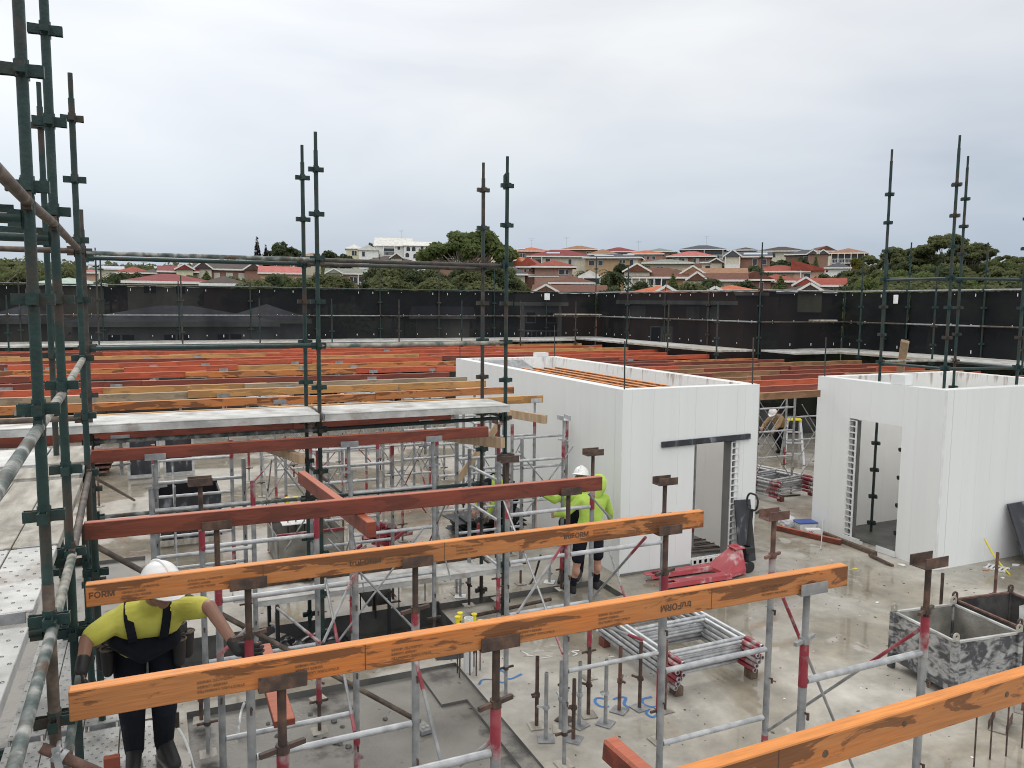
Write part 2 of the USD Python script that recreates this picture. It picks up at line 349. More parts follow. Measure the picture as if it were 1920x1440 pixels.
# concrete, wet in places
M['concrete'] = usdkit.material(stage, '/World/Looks/concrete', {
    'g': ('geometry', {}), 'n': ('noise_texture', {'scale': 0.42, 'detail': 6.0, 'roughness': 0.55, 'distortion': 0.6}),
    'r': ('rgb_ramp', {'ramp': [(0.36, (0.225, 0.2, 0.155)), (0.46, (0.29, 0.262, 0.21)), (0.52, (0.35, 0.325, 0.275)), (0.64, (0.43, 0.41, 0.365))]}),
    'n2': ('noise_texture', {'scale': 2.6, 'detail': 8.0, 'roughness': 0.64}), 'r2': ('map_range', {'from_min': 0.3, 'from_max': 0.7, 'to_min': 0.7, 'to_max': 1.25, 'clamp': True}),
    'y': ('mix_color', {'blend_type': 'multiply', 'fac': 1.0, 'use_clamp': False}),
    'n3': ('noise_texture', {'scale': 14.0, 'detail': 5.0, 'roughness': 0.7}), 'w3': ('map_range', {'from_min': 0.62, 'from_max': 0.74, 'to_max': 0.5, 'clamp': True}),
    'x3': ('mix_color', {'b': (0.08, 0.07, 0.06)}),
    'n4': ('noise_texture', {'scale': 1.5, 'detail': 7.0, 'roughness': 0.6, 'distortion': 1.0}), 'w4': ('map_range', {'from_min': 0.62, 'from_max': 0.66, 'to_max': 0.45, 'clamp': True}),
    'x4': ('mix_color', {'b': (0.52, 0.5, 0.46)}),
    'rg': ('map_range', {'from_min': 0.485, 'from_max': 0.53, 'to_min': 0.05, 'to_max': 0.42, 'clamp': True}),
    'bn': ('noise_texture', {'scale': 26.0, 'detail': 4.0}), 'bs': ('map_range', {'from_min': 0.47, 'from_max': 0.56, 'to_min': 0.012, 'to_max': 0.35, 'clamp': True}),
    'b': ('bump', {'distance': 0.006}),
    'p': ('principled_bsdf', {'specular_ior_level': 0.5})},
    [('g.position', 'n.vector'), ('n.fac', 'r.fac'), ('g.position', 'n2.vector'), ('n2.fac', 'r2.value'), ('r.color', 'y.a'), ('r2.result', 'y.b'), ('g.position', 'n3.vector'), ('n3.fac', 'w3.value'),
     ('w3.result', 'x3.fac'), ('y.result', 'x3.a'), ('g.position', 'n4.vector'), ('n4.fac', 'w4.value'), ('w4.result', 'x4.fac'), ('x3.result', 'x4.a'), ('x4.result', 'p.base_color'), ('n.fac', 'rg.value'), ('rg.result', 'p.roughness'), ('g.position', 'bn.vector'), ('bn.fac', 'b.height'), ('n.fac', 'bs.value'), ('bs.result', 'b.strength'), ('b.normal', 'p.normal')], surface='p.BSDF')
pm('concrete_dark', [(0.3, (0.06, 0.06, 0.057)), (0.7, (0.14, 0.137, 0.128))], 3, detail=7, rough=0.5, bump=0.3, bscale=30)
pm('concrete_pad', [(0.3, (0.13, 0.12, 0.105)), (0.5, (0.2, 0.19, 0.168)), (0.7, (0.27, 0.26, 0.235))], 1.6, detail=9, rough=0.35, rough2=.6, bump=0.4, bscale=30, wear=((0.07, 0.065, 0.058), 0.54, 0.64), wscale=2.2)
# scrim: a woven cloth with light showing between its threads
M['shade_cloth'] = usdkit.material(stage, '/World/Looks/shade_cloth', {
    'g': ('geometry', {}), 'm': ('mapping', {'scale': (2, 2, 0.8)}), 'n': ('noise_texture', {'scale': 0.5, 'detail': 3.0}), 'r': ('map_range', {'from_min': 0.35, 'from_max': 0.65, 'to_min': 0.925, 'to_max': 0.965, 'clamp': True}),
    't': ('transparent_bsdf', {}), 'd': ('diffuse_bsdf', {'color': (0.011, 0.0115, 0.013)}), 'x': ('mix_closure', {})},
    [('g.position', 'm.vector'), ('m.vector', 'n.vector'), ('n.fac', 'r.value'), ('r.result', 'x.fac'), ('t.BSDF', 'x.closure1'), ('d.BSDF', 'x.closure2')], surface='x.closure')
# small things
pm('yellow_plastic', (0.75, 0.62, 0.03), rough=0.4)
pm('white_plastic', (0.75, 0.76, 0.75), rough=0.35)
pm('bag_plastic', (0.7, 0.72, 0.73), rough=0.3)
pm('blue_plastic', (0.03, 0.08, 0.3), rough=0.35)
pm('blue_paint', (0.05, 0.17, 0.42), rough=0.7)
pm('white_paint', (0.6, 0.6, 0.58), rough=0.7)
pm('yellow_paint', (0.6, 0.52, 0.05), rough=0.7)
pm('green_scrap', (0.2, 0.7, 0.1), rough=0.6)
pm('bin_steel', [(0.36, (0.05, 0.05, 0.053)), (0.45, (0.13, 0.13, 0.13)), (0.52, (0.27, 0.27, 0.265)), (0.66, (0.36, 0.36, 0.35))], 7, detail=9, rough=0.6, bump=0.35, bscale=40, stretch=(1, 1, 2.0), distort=1.0, wear=((0.05, 0.052, 0.058), 0.54, 0.6), wscale=3.2)
pm('bin_inner', [(0.35, (0.1, 0.095, 0.08)), (0.55, (0.2, 0.19, 0.165)), (0.7, (0.3, 0.29, 0.26))], 3, detail=8, rough=0.8, bump=0.4)
pm('bin_dark', [(0.4, (0.02, 0.02, 0.022)), (0.7, (0.09, 0.085, 0.08))], 4, detail=8, rough=0.6, bump=0.3)
pm('aluminium', (0.6, 0.61, 0.62), rough=0.35, metal=0.7)

# ---------------------------------------------------------------- ground: the slab with its set-downs
def terrain_h(x, y):
    """height of the ground outside the building site"""
    d = np.hypot(x, y)
    az = np.degrees(np.arctan2(x, y))
    base = np.interp(d, [0, 30, 60, 90, 130, 180, 230, 270, 330, 500, 900], [-4.5, -4.5, -4.0, -3.0, 1.0, 6.0, 10.5, 13.0, 13.5, 11.0, 5.0])
    left = np.interp(d, [0, 30, 60, 90, 130, 180, 230, 330, 480, 600, 900], [-4.5, -4.5, -4.5, -3.5, -1.5, 0.5, 3.0, 8.0, 17.0, 20.0, 12.0])
    right = np.interp(d, [0, 30, 55, 80, 110, 150, 200, 300, 900], [-4.5, -4.5, -3.5, -0.5, 3.0, 7.0, 9.5, 11.0, 5.0])
    wl = np.clip((8 - az) / 14, 0, 1)
    wr = np.clip((az - 44) / 6, 0, 1)
    return base * (1 - wl) * (1 - wr) + left * wl + right * wr * (1 - wl)


REG = [(-9.0, 22.0, -3.0, 30.4, 0.0),
       (-9.0, -0.2, 8.3, 13.85, -0.06), (-1.0, 3.5, 8.62, 10.15, -0.3), (3.5, 6.0, 9.35, 10.06, -0.09),
       (0.2, 2.9, 3.0, 8.28, -0.075), (2.9, 3.06, 3.0, 8.28, -0.035), (2.62, 3.06, 7.5, 8.28, -0.04), (-9.0, 0.05, -3.0, 8.3, -0.5),
       (2.56, 3.02, 10.32, 10.95, -0.3)]


def slab():
    xs = sorted({r[0] for r in REG} | {r[1] for r in REG})
    ys = sorted({r[2] for r in REG} | {r[3] for r in REG})
    Z = np.full((len(xs) - 1, len(ys) - 1), -4.4)
    for x0, x1, y0, y1, z in REG:
        for i in range(len(xs) - 1):
            for j in range(len(ys) - 1):
                if x0 <= (xs[i] + xs[i + 1]) / 2 <= x1 and y0 <= (ys[j] + ys[j + 1]) / 2 <= y1:
                    Z[i, j] = z
    top, side, trench, pad = MB(), MB(), MB(), MB()
    for i in range(len(xs) - 1):
        for j in range(len(ys) - 1):
            a, b, c, d, z = xs[i], xs[i + 1], ys[j], ys[j + 1], Z[i, j]
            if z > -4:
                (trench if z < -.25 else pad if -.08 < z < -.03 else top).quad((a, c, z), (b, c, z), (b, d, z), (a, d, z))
            for ii, jj, p, q in ((i + 1, j, (b, c), (b, d)), (i, j + 1, (b, d), (a, d)), (i - 1, j, (a, d), (a, c)), (i, j - 1, (a, c), (b, c))):
                zz = Z[ii, jj] if 0 <= ii < len(xs) - 1 and 0 <= jj < len(ys) - 1 else -4.4
                if z > zz:
                    side.quad((*p, zz), (*q, zz), (*q, z), (*p, z))
    g = UsdGeom.Xform.Define(stage, '/World/concrete_floor').GetPrim()
    tag(g, kind='structure')
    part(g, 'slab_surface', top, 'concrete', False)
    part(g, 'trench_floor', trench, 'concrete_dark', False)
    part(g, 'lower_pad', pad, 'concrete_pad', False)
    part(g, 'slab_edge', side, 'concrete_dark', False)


slab()

pm('ground_earth', [(0.3, (0.05, 0.065, 0.03)), (0.55, (0.08, 0.09, 0.045)), (0.75, (0.14, 0.125, 0.085))], 0.12, detail=8, rough=0.95)
r_ = np.concatenate([np.linspace(0, 60, 13), np.linspace(70, 360, 42), np.array([400, 450, 500, 560, 620, 700, 850, 1100, 1600, 2600])])
a_ = np.radians(np.linspace(-180, 180, 181))
RR, AA = np.meshgrid(r_, a_, indexing='ij')
TX, TY = RR * np.sin(AA), RR * np.cos(AA)
TZ = terrain_h(TX, TY) - np.where((TX > -12) & (TX < 24) & (TY > -6) & (TY < 33), 0.3, 0)
TZ = np.where(RR > 20, TZ + (meshkit.fbm(np.stack([TX / 30, TY / 30, TX * 0], -1), 3) - 0.5) * 2.0, TZ)
V = np.stack([TX, TY, TZ], -1).reshape(-1, 3)
n0, n1 = RR.shape
I = (np.arange(n0 - 1)[:, None] * n1 + np.arange(n1 - 1)[None]).ravel()
F = np.stack([I, I + n1, I + n1 + 1, I + 1], 1)
tag(part(None, 'ground', MB().add(V, F[:, ::-1]), 'ground_earth', True), kind='structure')

# ---------------------------------------------------------------- the two white wall cores
WH, WT = 2.84, 0.2


def panel_run(root, o, d, nrml, length, z0, z1, openings=(), mat='core_wall', pitch=0.9, name='wall_panel', seams=None):
    """one wall face as upright panels with recessed joints. o: start at the outer face, d: direction along, nrml: outward"""
    o, d, nrml = (np.asarray(q, float) for q in (o, d, nrml))
    cuts = [0.0]
    if seams:
        cuts += seams
    else:
        k = max(1, round(length / pitch))
        cuts += [length * i / k for i in range(1, k)]
    for a, b, *_ in openings:
        cuts += [a, b]
    cuts = sorted(set(cuts)) + [length]
    for a, b in zip(cuts[:-1], cuts[1:]):
        zz = [(z0, z1)]
        for p, q, s, t in openings:
            if p - 1e-6 <= a and b <= q + 1e-6:
                zz = [(lo, hi) for lo, hi in ((z0, s), (t, z1)) if hi - lo > 0.02]
        for lo, hi in zz:
            m = MB()
            c0, c1 = o + d * (a + 0.0006), o + d * (b - 0.0006)
            mid = (c0 + c1) / 2 - nrml * WT / 2
            m.bar(mid - d * (b - a - 0.0012) / 2 + [0, 0, (lo + hi) / 2], mid + d * (b - a - 0.0012) / 2 + [0, 0, (lo + hi) / 2], WT, hi - lo, ch=0.0012)
            part(root, name, m, mat, False)


def comb(root, o, along, nrml, z0, z1, step, upright=True):
    """end of the hollow wall former seen in a doorway: a plastic face with a row of rounded slots"""
    o, along, nrml = (np.asarray(q, float) for q in (o, along, nrml))
    from shapely.geometry import box as sbox
    L = (z1 - z0)
    g = sbox(0, 0, WT * 0.86, L)
    k = int(L / step)
    for i in range(k):
        c = (i + 0.5) * L / k
        g = g.difference(sbox(WT * 0.17, c - step * 0.27, WT * 0.66, c + step * 0.25).buffer(0.016))
    up = np.array([0, 0, 1.0])
    m = MB().poly(g, 0.02, o + up * z0, along, up)
    part(root, 'slotted_end', m, 'pvc_white', False)
    b = MB().quad(o + up * z0 - nrml * 0.09, o + along * WT * 0.86 + up * z0 - nrml * 0.09, o + along * WT * 0.86 + up * z1 - nrml * 0.09, o + up * z1 - nrml * 0.09)
    part(root, 'slot_backing', b, 'joint_grey', False)


# core 1, left
c1 = thing('lift_core', 'larger white walled lift core with the black lintel strip over its doorway', 'building', (0, 0, 0), 0)
X0, X1, Y0, Y1 = 6.35, 8.93, 10.06, 17.2
panel_run(c1, (X0, Y0, 0), (1, 0, 0), (0, -1, 0), X1 - X0, 0, WH, [(1.33, 2.14, 0, 1.95)], seams=[0.16, 0.55, 1.02, 1.75, 2.3])
panel_run(c1, (X0, Y1, 0), (0, -1, 0), (-1, 0, 0), Y1 - Y0 - WT - 0.004, 0, WH, pitch=0.55)
panel_run(c1, (X1 - WT - .003, Y1, 0), (-1, 0, 0), (0, 1, 0), X1 - X0 - 2 * WT - .006, 0, WH, mat='core_inner', pitch=0.8)
panel_run(c1, (X1, Y0 + WT + .004, 0), (0, 1, 0), (1, 0, 0), Y1 - Y0 - WT - 0.004, 0, WH, mat='core_inner', pitch=0.9)
part(c1, 'raised_panel', MB().cbox(X1 - 0.62, X1 - 0.3, Y1 - WT + .01, Y1 - .01, WH + .002, WH + .1, .004), 'core_wall', False)
comb(c1, (X0 + 2.14 - 0.004, Y0 + 0.01, 0), (0, 1, 0), (1, 0, 0), 0.02, 1.93, 0.1)
comb(c1, (X0 + 2.14 - 0.09, Y0 + 0.012, 0), (1, 0, 0), (0, -1, 0), 0.02, 1.93, 0.1)
m = MB()
for k in range(7):
    m.box(X0 + 1.36 + k * .105, X0 + 1.41 + k * .105, Y0 - 0.03, Y0 + .05, 0.02, 0.075)
m.box(X0 + 1.33, X0 + 2.12, Y0 - 0.03, Y0 - 0.012, 0.005, 0.09).box(X0 + 1.33, X0 + 2.12, Y0 + .052, Y0 + 0.07, 0.005, 0.09)
part(c1, 'slotted_sill', m, 'pvc_white', False)
m = MB().bar((X0 + .7, Y0 - .018, 1.975), (X0 + 2.41, Y0 - .018, 2.005), 0.03, 0.09, ch=.004)
part(c1, 'lintel_strip', m, 'black_board', False, 'black scuffed lintel strip over the doorway')
part(c1, 'base_angle', MB().box(X0 + .02, X0 + 1.3, Y0 - .022, Y0 - .002, 0.004, .03), 'joint_grey', False)
for k, x in enumerate((6.72, 6.98, 7.24, 7.5, 7.76)):
    t = single('core_joist', f'orange joist inside the larger white core, {ORD[k]} of five from its left wall', 'beam', MB().cbox(x, x + .07, 10.4, 15.0, 2.62, 2.775, .004), 'beam_orange', False, 'orange joists inside the white core')
single('grey_panel', 'grey sheet leaning inside the top of the larger white core', 'panel', MB().hull([(6.58, 16.1, 2.35), (6.58, 16.13, 2.35), (8.2, 15.9, 2.35), (8.2, 15.93, 2.35), (6.58, 16.6, 2.82), (6.58, 16.63, 2.82), (7.75, 16.6, 2.82), (7.75, 16.63, 2.82)]), 'galvanised_dull', False)
m = MB().box(6.56, 8.72, 10.27, 17.0, -0.35, -0.3)
part(c1, 'shaft_floor', MB().box(6.56, 8.72, 10.27, 16.99, 0.004, 0.012), 'concrete_dark', False)

# core 2, right
c2 = thing('stair_core', 'white walled core at the right edge with green scaffold rising out of it', 'building', (0, 0, 0), 0)
X2, X3, Y2, Y3 = 11.05, 14.6, 8.36, 10.93
panel_run(c2, (X2, Y3, 0), (0, -1, 0), (-1, 0, 0), Y3 - Y2, 0, WH, [(0.76, 1.84, 0, 2.17)], seams=[.4, 1.2, 2.1])
panel_run(c2, (X2 + WT + .004, Y2, 0), (1, 0, 0), (0, -1, 0), X3 - X2 - WT - 0.004, 0, WH, seams=[0.3, 0.62, 0.95, 1.35, 1.9, 2.5])
panel_run(c2, (X3, Y3, 0), (-1, 0, 0), (0, 1, 0), X3 - X2 - WT - .004, 0, WH, mat='core_inner', pitch=0.7)
panel_run(c2, (X3, Y2 + WT + .004, 0), (0, 1, 0), (1, 0, 0), Y3 - Y2 - 2 * WT - .008, 0, WH, mat='core_inner', pitch=0.9)
comb(c2, (X2 + 0.01, Y3 - 0.76 + .004, 0), (1, 0, 0), (0, -1, 0), 0.02, 2.14, 0.105)
comb(c2, (X2 + 0.012, Y3 - 0.76 - .0, 0), (0, -1, 0), (-1, 0, 0), 0.02, 2.14, 0.105)
part(c2, 'raised_panel', MB().cbox(X2 + .01, X2 + WT - .01, 9.1, 9.37, WH + .002, WH + .17, .004), 'core_wall', False)
for a, b in ((9.8, 10.15), (9.07, 9.45)):
    part(c2, 'slotted_sill', MB().box(X2 - .03, X2 + .06, a, b, .005, .05).box(X2 - .03, X2 - .012, a, b, .049, .1), 'pvc_white', False)
part(c2, 'shaft_floor', MB().box(X2 + WT + .01, X3 - WT - .01, Y2 + WT + .01, Y3 - WT - .01, 0.004, 0.012), 'concrete_dark', False)
part(c2, 'corner_strip', MB().box(X2 - .004, X2 + .05, Y2 - .004, Y2 - .0005, 0.01, WH - .01), 'pvc_white', False)
single('core_shelf', 'grey board lying across the open top of the right white core', 'board', MB().bar((11.25, 8.62, 2.6), (12.9, 8.75, 2.6), .25, .03, ch=.004), 'galvanised_dull', False)
single('leaning_timber', 'weathered timber plank leaning out of the top of the right white core', 'timber', MB().bar((14.719,12.268,2.500), (12.462,10.300,3.482), .05, .14, up=(0, -1, 0), ch=.004), 'timber_raw', False)

# ---------------------------------------------------------------- scaffolding
LV = [0.18 + 0.49 * k for k in range(13)]           # bracket levels; 2.63, 3.12, 3.61, 4.10, 4.59, 5.08, 5.57 ...


def bracket_mb(x, y, z, ang=0, s=1.0):
    """four pressed V plates round a standard, with the collar of the wedge"""
    m = MB()
    for k in range(4):
        a = PI / 2 * k + ang
        d = np.array([math.cos(a), math.sin(a), 0])
        q = np.array([-math.sin(a), math.cos(a), 0])
        # plate standing off the tube, bent outwards
        p0, p1 = d * 0.024, d * 0.082 * s
        for off, tk in ((-0.019, 0.005), (0.019, 0.005)):
            m.bar(p0 + q * off * 0.7, p1 + q * off, tk, 0.05)
        m.bar(p1 - q * .021, p1 + q * .021, .005, .05)
    m.tube((0, 0, -.03), (0, 0, .045), 0.029, 10)
    return m.move(loc=(x, y, z))


def standard(name, label, x, y, zb, zt, group=None, mat='green_steel', near=True, skip=(), spigot=0.2, lean=(0, 0)):
    t = thing(name, label, 'scaffold pole', (x, y, zb), 0, group)
    n = 16 if near else 8
    lx, ly = lean
    H = zt - zb - spigot
    part(t, 'tube', MB().tube((0, 0, 0), (lx * H, ly * H, H), 0.0242, n), mat, 40)
    if spigot:
        part(t, 'spigot', MB().tube((lx * H, ly * H, H - .02), (lx * H, ly * H, H + spigot), 0.019, n, hollow=.04 if near else 0), mat, 40)
    far = MB()
    for z in LV:
        if zb + 0.02 < z < zt - spigot - 0.1 and not any(abs(z - q) < .1 for q in skip):
            mb = bracket_mb(lx * (z - zb), ly * (z - zb), z - zb)
            if near:
                part(t, 'bracket', mb, mat, False)
            else:
                far.v += mb.v
                far.f += [f + far.n for f in mb.f]
                far.n += mb.n
    if not near and far.v:
        part(t, 'brackets', far, mat, False, kind='stuff')
    return t


def ledger(label, a, b, mat, group=None, name='scaffold_ledger', r=0.0242, ends=True, n=12, cat='scaffold tube'):
    a, b = np.asarray(a, float), np.asarray(b, float)
    t = thing(name, label, cat, a, 0, group)
    d = nrm(b - a)
    L = b - a
    part(t, 'tube', MB().tube(d * .03, L - d * .03, r, n), mat, 40)
    if ends:
        for e, s in ((d * .03, 1), (L - d * .03, -1)):
            m = MB().bar(e + [0, 0, .0], e + d * s * .05, .035, .075).bar(e - d * s * .015 + [0, 0, -.05], e - d * s * .015 + [0, 0, .07], .03, .012)
            part(t, 'wedge_end', m, 'rusty_steel' if 'brown' in mat or 'pale' in mat else 'green_steel', False)
    return t


def plank(label, x0, x1, y0, y1, z, mat='plank_steel', along='y', group=None, holes=False, name='scaffold_plank', th=0.055, rows=3):
    """steel scaffold board: deck with turned down sides, end hooks and pressed holes"""
    t = thing(name, label, 'scaffold board', (x0, y0, z), 0, group)
    w, l = (x1 - x0, y1 - y0)
    part(t, 'deck', MB().cbox(0, w, 0, l, -0.012, 0, .003), mat, False)
    m = MB()
    if along == 'y':
        m.box(0.002, .016, 0.002, l - .002, -th, -.0125).box(w - .016, w - .002, .002, l - .002, -th, -.0125)
    else:
        m.box(0.002, w - .002, .002, .016, -th, -.0125).box(.002, w - .002, l - .016, l - .002, -th, -.0125)
    for q in range(2):
        part(t, 'side_flange', MB().add(m.v[q], m.f[q] - m.f[q].min()), mat, False)
    if along == 'y':
        ee = (.03, w - .03, -.012, .001, -th, -.002), (.03, w - .03, l - .001, l + .012, -th, -.002)
    else:
        ee = (-.012, .001, .03, l - .03, -th, -.002), (w - .001, w + .012, .03, l - .03, -th, -.002)
    for e in ee:
        part(t, 'end_hook', MB().box(*e), 'galvanised_dull', False)
    if holes:
        m = MB()
        aa = np.arange(6) * PI / 3
        W, L = (w, l) if along == 'y' else (l, w)
        k = 0
        for j in range(int(L / holes)):
            for i in range(rows):
                u, v = (i + .5 + (.25 if j % 2 else -.25)) * W / rows, (j + .5) * holes
                c = np.array([u, v, .0015]) if along == 'y' else np.array([v, u, .0015])
                V = np.stack([c[0] + .0085 * np.cos(aa), c[1] + .0085 * np.sin(aa), np.full(6, c[2])], 1)
                m.add(np.vstack([V, [c - [0, 0, .004]]]), [[q, (q + 1) % 6, 6] for q in range(6)])
        part(t, 'pressed_holes', m, 'hole_dark', False, kind='stuff')
    return t


# left scaffold, next to the camera
G1 = None
t = standard('scaffold_standard', 'thick green scaffold pole nearest the camera at the left edge', -0.47, 4.12, -0.4, 6.2, mat='green_steel')
part(t, 'lower_sleeve', MB().tube((0, 0, 2.3), (0, 0, 3.2), 0.0256, 16), 'brown_tube', 40, 'brown painted lower length')
standard('scaffold_standard', 'green scaffold pole second from the left edge, just behind the nearest pole', -0.475, 5.22, -0.4, 5.93)
standard('scaffold_standard', 'green scaffold pole at the left ends of the beams with the brown tube meeting it', -0.53, 7.61, -0.4, 5.93)
standard('scaffold_standard', 'shorter green scaffold pole tight behind the left corner pole, its tip to the left', -0.80, 8.05, 0.0, 5.93)
standard('scaffold_standard', 'scaffold pole hidden behind the left corner pole, where the long rails start', -0.60, 9.24, 0.0, 5.0, mat='dark_brown_tube')
for (p, q, mt, lab) in (
        ((-.47, 4.12, 4.52), (-.475, 5.22, 4.52), 'brown_tube', 'brown hand rail tube between the two nearest left poles'),
        ((-.475, 5.22, 4.52), (-.53, 7.61, 4.52), 'brown_tube', 'brown hand rail tube from the second left pole to the corner pole'),
        ((-.44, 2.2, 4.55), (-.47, 4.12, 4.52), 'brown_tube', 'thick brown hand rail tube entering at the left edge above the horizon'),
        ((-.44, 2.2, 3.5), (-.47, 4.12, 3.53), 'green_steel_splashed', 'mortar splashed green rail tube running out at the left edge'),
        ((-.47, 4.12, 3.53), (-.475, 5.22, 3.56), 'pale_tube', 'pale mortar covered rail tube between the two nearest left poles'),
        ((-.475, 5.22, 3.56), (-.53, 7.61, 3.6), 'pale_tube', 'pale rail tube from the second left pole up to the corner pole'),
        ((-.44, 2.6, 2.62), (-.455, 4.12, 2.6), 'green_steel_splashed', 'pale green rail tube at the bottom left beside the steel boards'),
        ((-.455, 4.12, 2.6), (-.46, 5.22, 2.62), 'pale_tube', 'greenish grey rail tube at deck height between the two nearest left poles'),
        ((-.46, 5.22, 2.62), (-.52, 7.61, 2.63), 'brown_tube', 'brown pink rail tube at deck height running to the corner pole')):
    ledger(lab, p, q, mt, None, n=16)
for (p, q, lab) in (((-.47, 4.12, 4.45), (-1.72, 4.12, 4.45), 'dark steel cross rail going left from the nearest pole above the horizon'),
                    ((-.475, 5.22, 4.44), (-1.72, 5.22, 4.44), 'dark steel cross rail going left from the second left pole'),
                    ((-.53, 7.61, 4.5), (-1.75, 7.61, 4.5), 'brown cross rail going left from the corner pole'),
                    ((-.53, 7.61, 3.1), (-1.75, 7.61, 3.1), 'grey cross rail going left from the corner pole above the beams')):
    t = ledger(lab, p, q, 'green_steel' if 'dark' in lab else 'brown_tube', name='scaffold_transom', n=10)
    if 'dark' in lab:
        part(t, 'angle_flange', MB().bar((-.06, .03, .03), (-1.2, .03, .03), .006, .06).bar((-.06, .055, .0), (-1.2, .055, .0), .05, .006), 'green_steel', False)
for y, lab in ((4.12, 'nearest left pole'), (5.22, 'second left pole'), (7.61, 'corner pole')):
    ledger(f'dark cross tube carrying the left deck boards at the {lab}', (-.47 if y < 7 else -.53, y, 2.58), (-1.72, y, 2.58), 'green_steel', name='scaffold_transom', n=10)
# deck boards at the left
HB = 0.05
for i in range(4):
    x1 = -0.535 - i * .24
    pos = ['right hand', 'second from the right', 'third from the right', 'outermost'][i]
    if i < 3:
        plank(f'perforated steel scaffold board, {pos} one, at the bottom left edge', x1 - .232, x1, 2.1, 3.98, 2.66, holes=.085)
    plank(f'spotted grey steel board, {pos} one, between the two nearest left poles', x1 - .232, x1, 4.14, 5.2, 2.68, holes=.085)
    plank(f'mortar covered beige deck board, {pos} one, behind the second left pole', x1 - .232, x1, 5.25, 7.15, 2.68, mat='plank_dirty', th=.06)
plank('beige cross board lying over the left deck near the corner pole', -1.6, -.56, 7.2, 7.62, 2.7, mat='plank_dirty', along='x', name='cross_board')
plank('pale splashed cross board lying behind it on the left deck', -1.7, -.9, 7.66, 8.5, 2.72, mat='plank_steel', along='x', name='cross_board')
plank('short beige cross board beside the corner pole on the left deck', -.86, -.56, 7.66, 8.5, 2.72, mat='plank_dirty', along='x', name='cross_board')
# lower deck where the bending worker stands
for i in range(4):
    x1 = -0.06 - i * .24
    plank(f'perforated steel board of the lower deck at the bending worker, {["nearest his boots", "second", "third", "outermost"][i]}', x1 - .232, x1, 4.4, 6.2, 1.02, holes=.06, rows=4, name='lower_deck_board')
for i in range(3):
    x1 = -0.3 - i * .24
    plank(f'pale board of the lower deck behind the bending worker, {["right hand", "middle", "left hand"][i]} one', x1 - .232, x1, 6.3, 8.1, 1.02, mat='plank_steel', holes=.09, name='lower_deck_board')
ledger('dark green tube under the lower deck beside the bending worker', (-1.1, 4.75, .95), (0.1, 4.75, .95), 'green_steel', name='scaffold_transom')
ledger('dark green tube under the far end of the lower deck', (-1.1, 6.25, .95), (0.1, 6.25, .95), 'green_steel', name='scaffold_transom')
standard('scaffold_standard', 'dark green pole of the lower deck right behind the bending worker', -0.42, 6.35, -.4, 2.42, spigot=0)
standard('scaffold_standard', 'dark green pole with couplers at the left end of the red beam row', -0.50, 6.65, -.4, 2.42, spigot=0)
single('upright_timber', 'red painted board standing on end beside the bending worker', 'timber', MB().cbox(-.33, -.245, 4.93, 4.97, 1.03, 1.47, .004), 'beam_red', False)
t = thing('rusty_tube', 'rusty scaffold tube end with a bright coupler at the bottom left corner', 'scaffold tube', (-0.512,4.000,2.080))
e = np.array((-0.219,3.900,1.911)) - np.array((-0.512,4.000,2.080))
part(t, 'tube', MB().tube((0, 0, 0), e, .0242, 16, hollow=.03), 'rust_red_steel', 40)
d = nrm(e)
m = MB()
for s in (.06, .09):
    m.tube(d * s, d * (s + .022), .034, 14)
m.bar(d * .07 + [0, -.03, .045], d * .09 + [0, -.03, -.06], .03, .02).tube(d * .08 + [0, -.06, .03], d * .08 + [0, .06, .03], .01, 8)
part(t, 'coupler', m, 'galvanised', 40)
ledger('pale green raking tube below the left end of the nearest full orange beam', (-0.426,5.000,2.014), (-0.489,4.600,1.612), 'green_steel_splashed', name='raking_tube', ends=False)
ledger('long brown raking tube running down to the floor behind the orange beams', (-0.548,7.550,2.042), (2.272,7.065,0.050), 'brown_tube', name='raking_tube', ends=False)
t = ledger('thin brown raking tube with a coupler foot on the floor behind the corner pole', (-0.741,12.200,1.645), (-0.417,17.668,0.050), 'brown_tube', name='raking_tube', ends=False)

# middle access scaffold
MX = (-0.60, 1.742, 4.14)
standard('scaffold_standard', 'tall green scaffold pole of the front pair left of centre', 1.742, 9.24, 0, 5.98, mat='green_steel')
standard('scaffold_standard', 'slimmer green pole of the rear pair left of centre', 1.71, 9.92, 0, 5.95)
standard('scaffold_standard', 'brownish green pole of the front pair in the centre with a hook near its tip', 4.14, 9.37, 0, 5.93, mat='green_steel')
standard('scaffold_standard', 'shorter brownish pole of the rear pair in the centre', 4.02, 9.87, 0, 5.92, mat='dark_brown_tube')
single('gin_hook', 'small dark hook hanging near the tip of the centre pole', 'hook', MB().cbox(4.09, 4.115, 9.35, 9.39, 5.52, 5.7, .008).tube((4.1, 9.37, 5.7), (4.14, 9.37, 5.74), .008), 'green_steel', 40)
NM = {4.57: 'top', 3.6: 'middle', 2.63: 'deck height'}
for z, nm in NM.items():
    for i, side in enumerate(('left', 'right')):
        a, b = (MX[0], 9.24, z), (MX[1], 9.24, z)
        if i:
            a, b = (MX[1], 9.24, z), (4.14, 9.37, z)
        mt = {('top', 0): 'green_steel_splashed', ('top', 1): 'dark_brown_tube', ('middle', 0): 'green_steel', ('middle', 1): 'pale_tube', ('deck height', 0): 'green_steel_splashed', ('deck height', 1): 'green_steel'}[(nm, i)]
        ledger(f'{side} bay front rail of the access scaffold in the middle, {nm} one', a, b, mt)
    for i, side in enumerate(('left', 'right')):
        if z < 3:
            continue
        a, b = ((-.62, 9.9, z - .02), (1.71, 9.92, z - .02)) if not i else ((1.71, 9.92, z - .02), (4.02, 9.87, z - .02))
        ledger(f'{side} bay rear rail of the access scaffold in the middle, {nm} one', a, b, 'green_steel' if not i else 'dark_brown_tube')
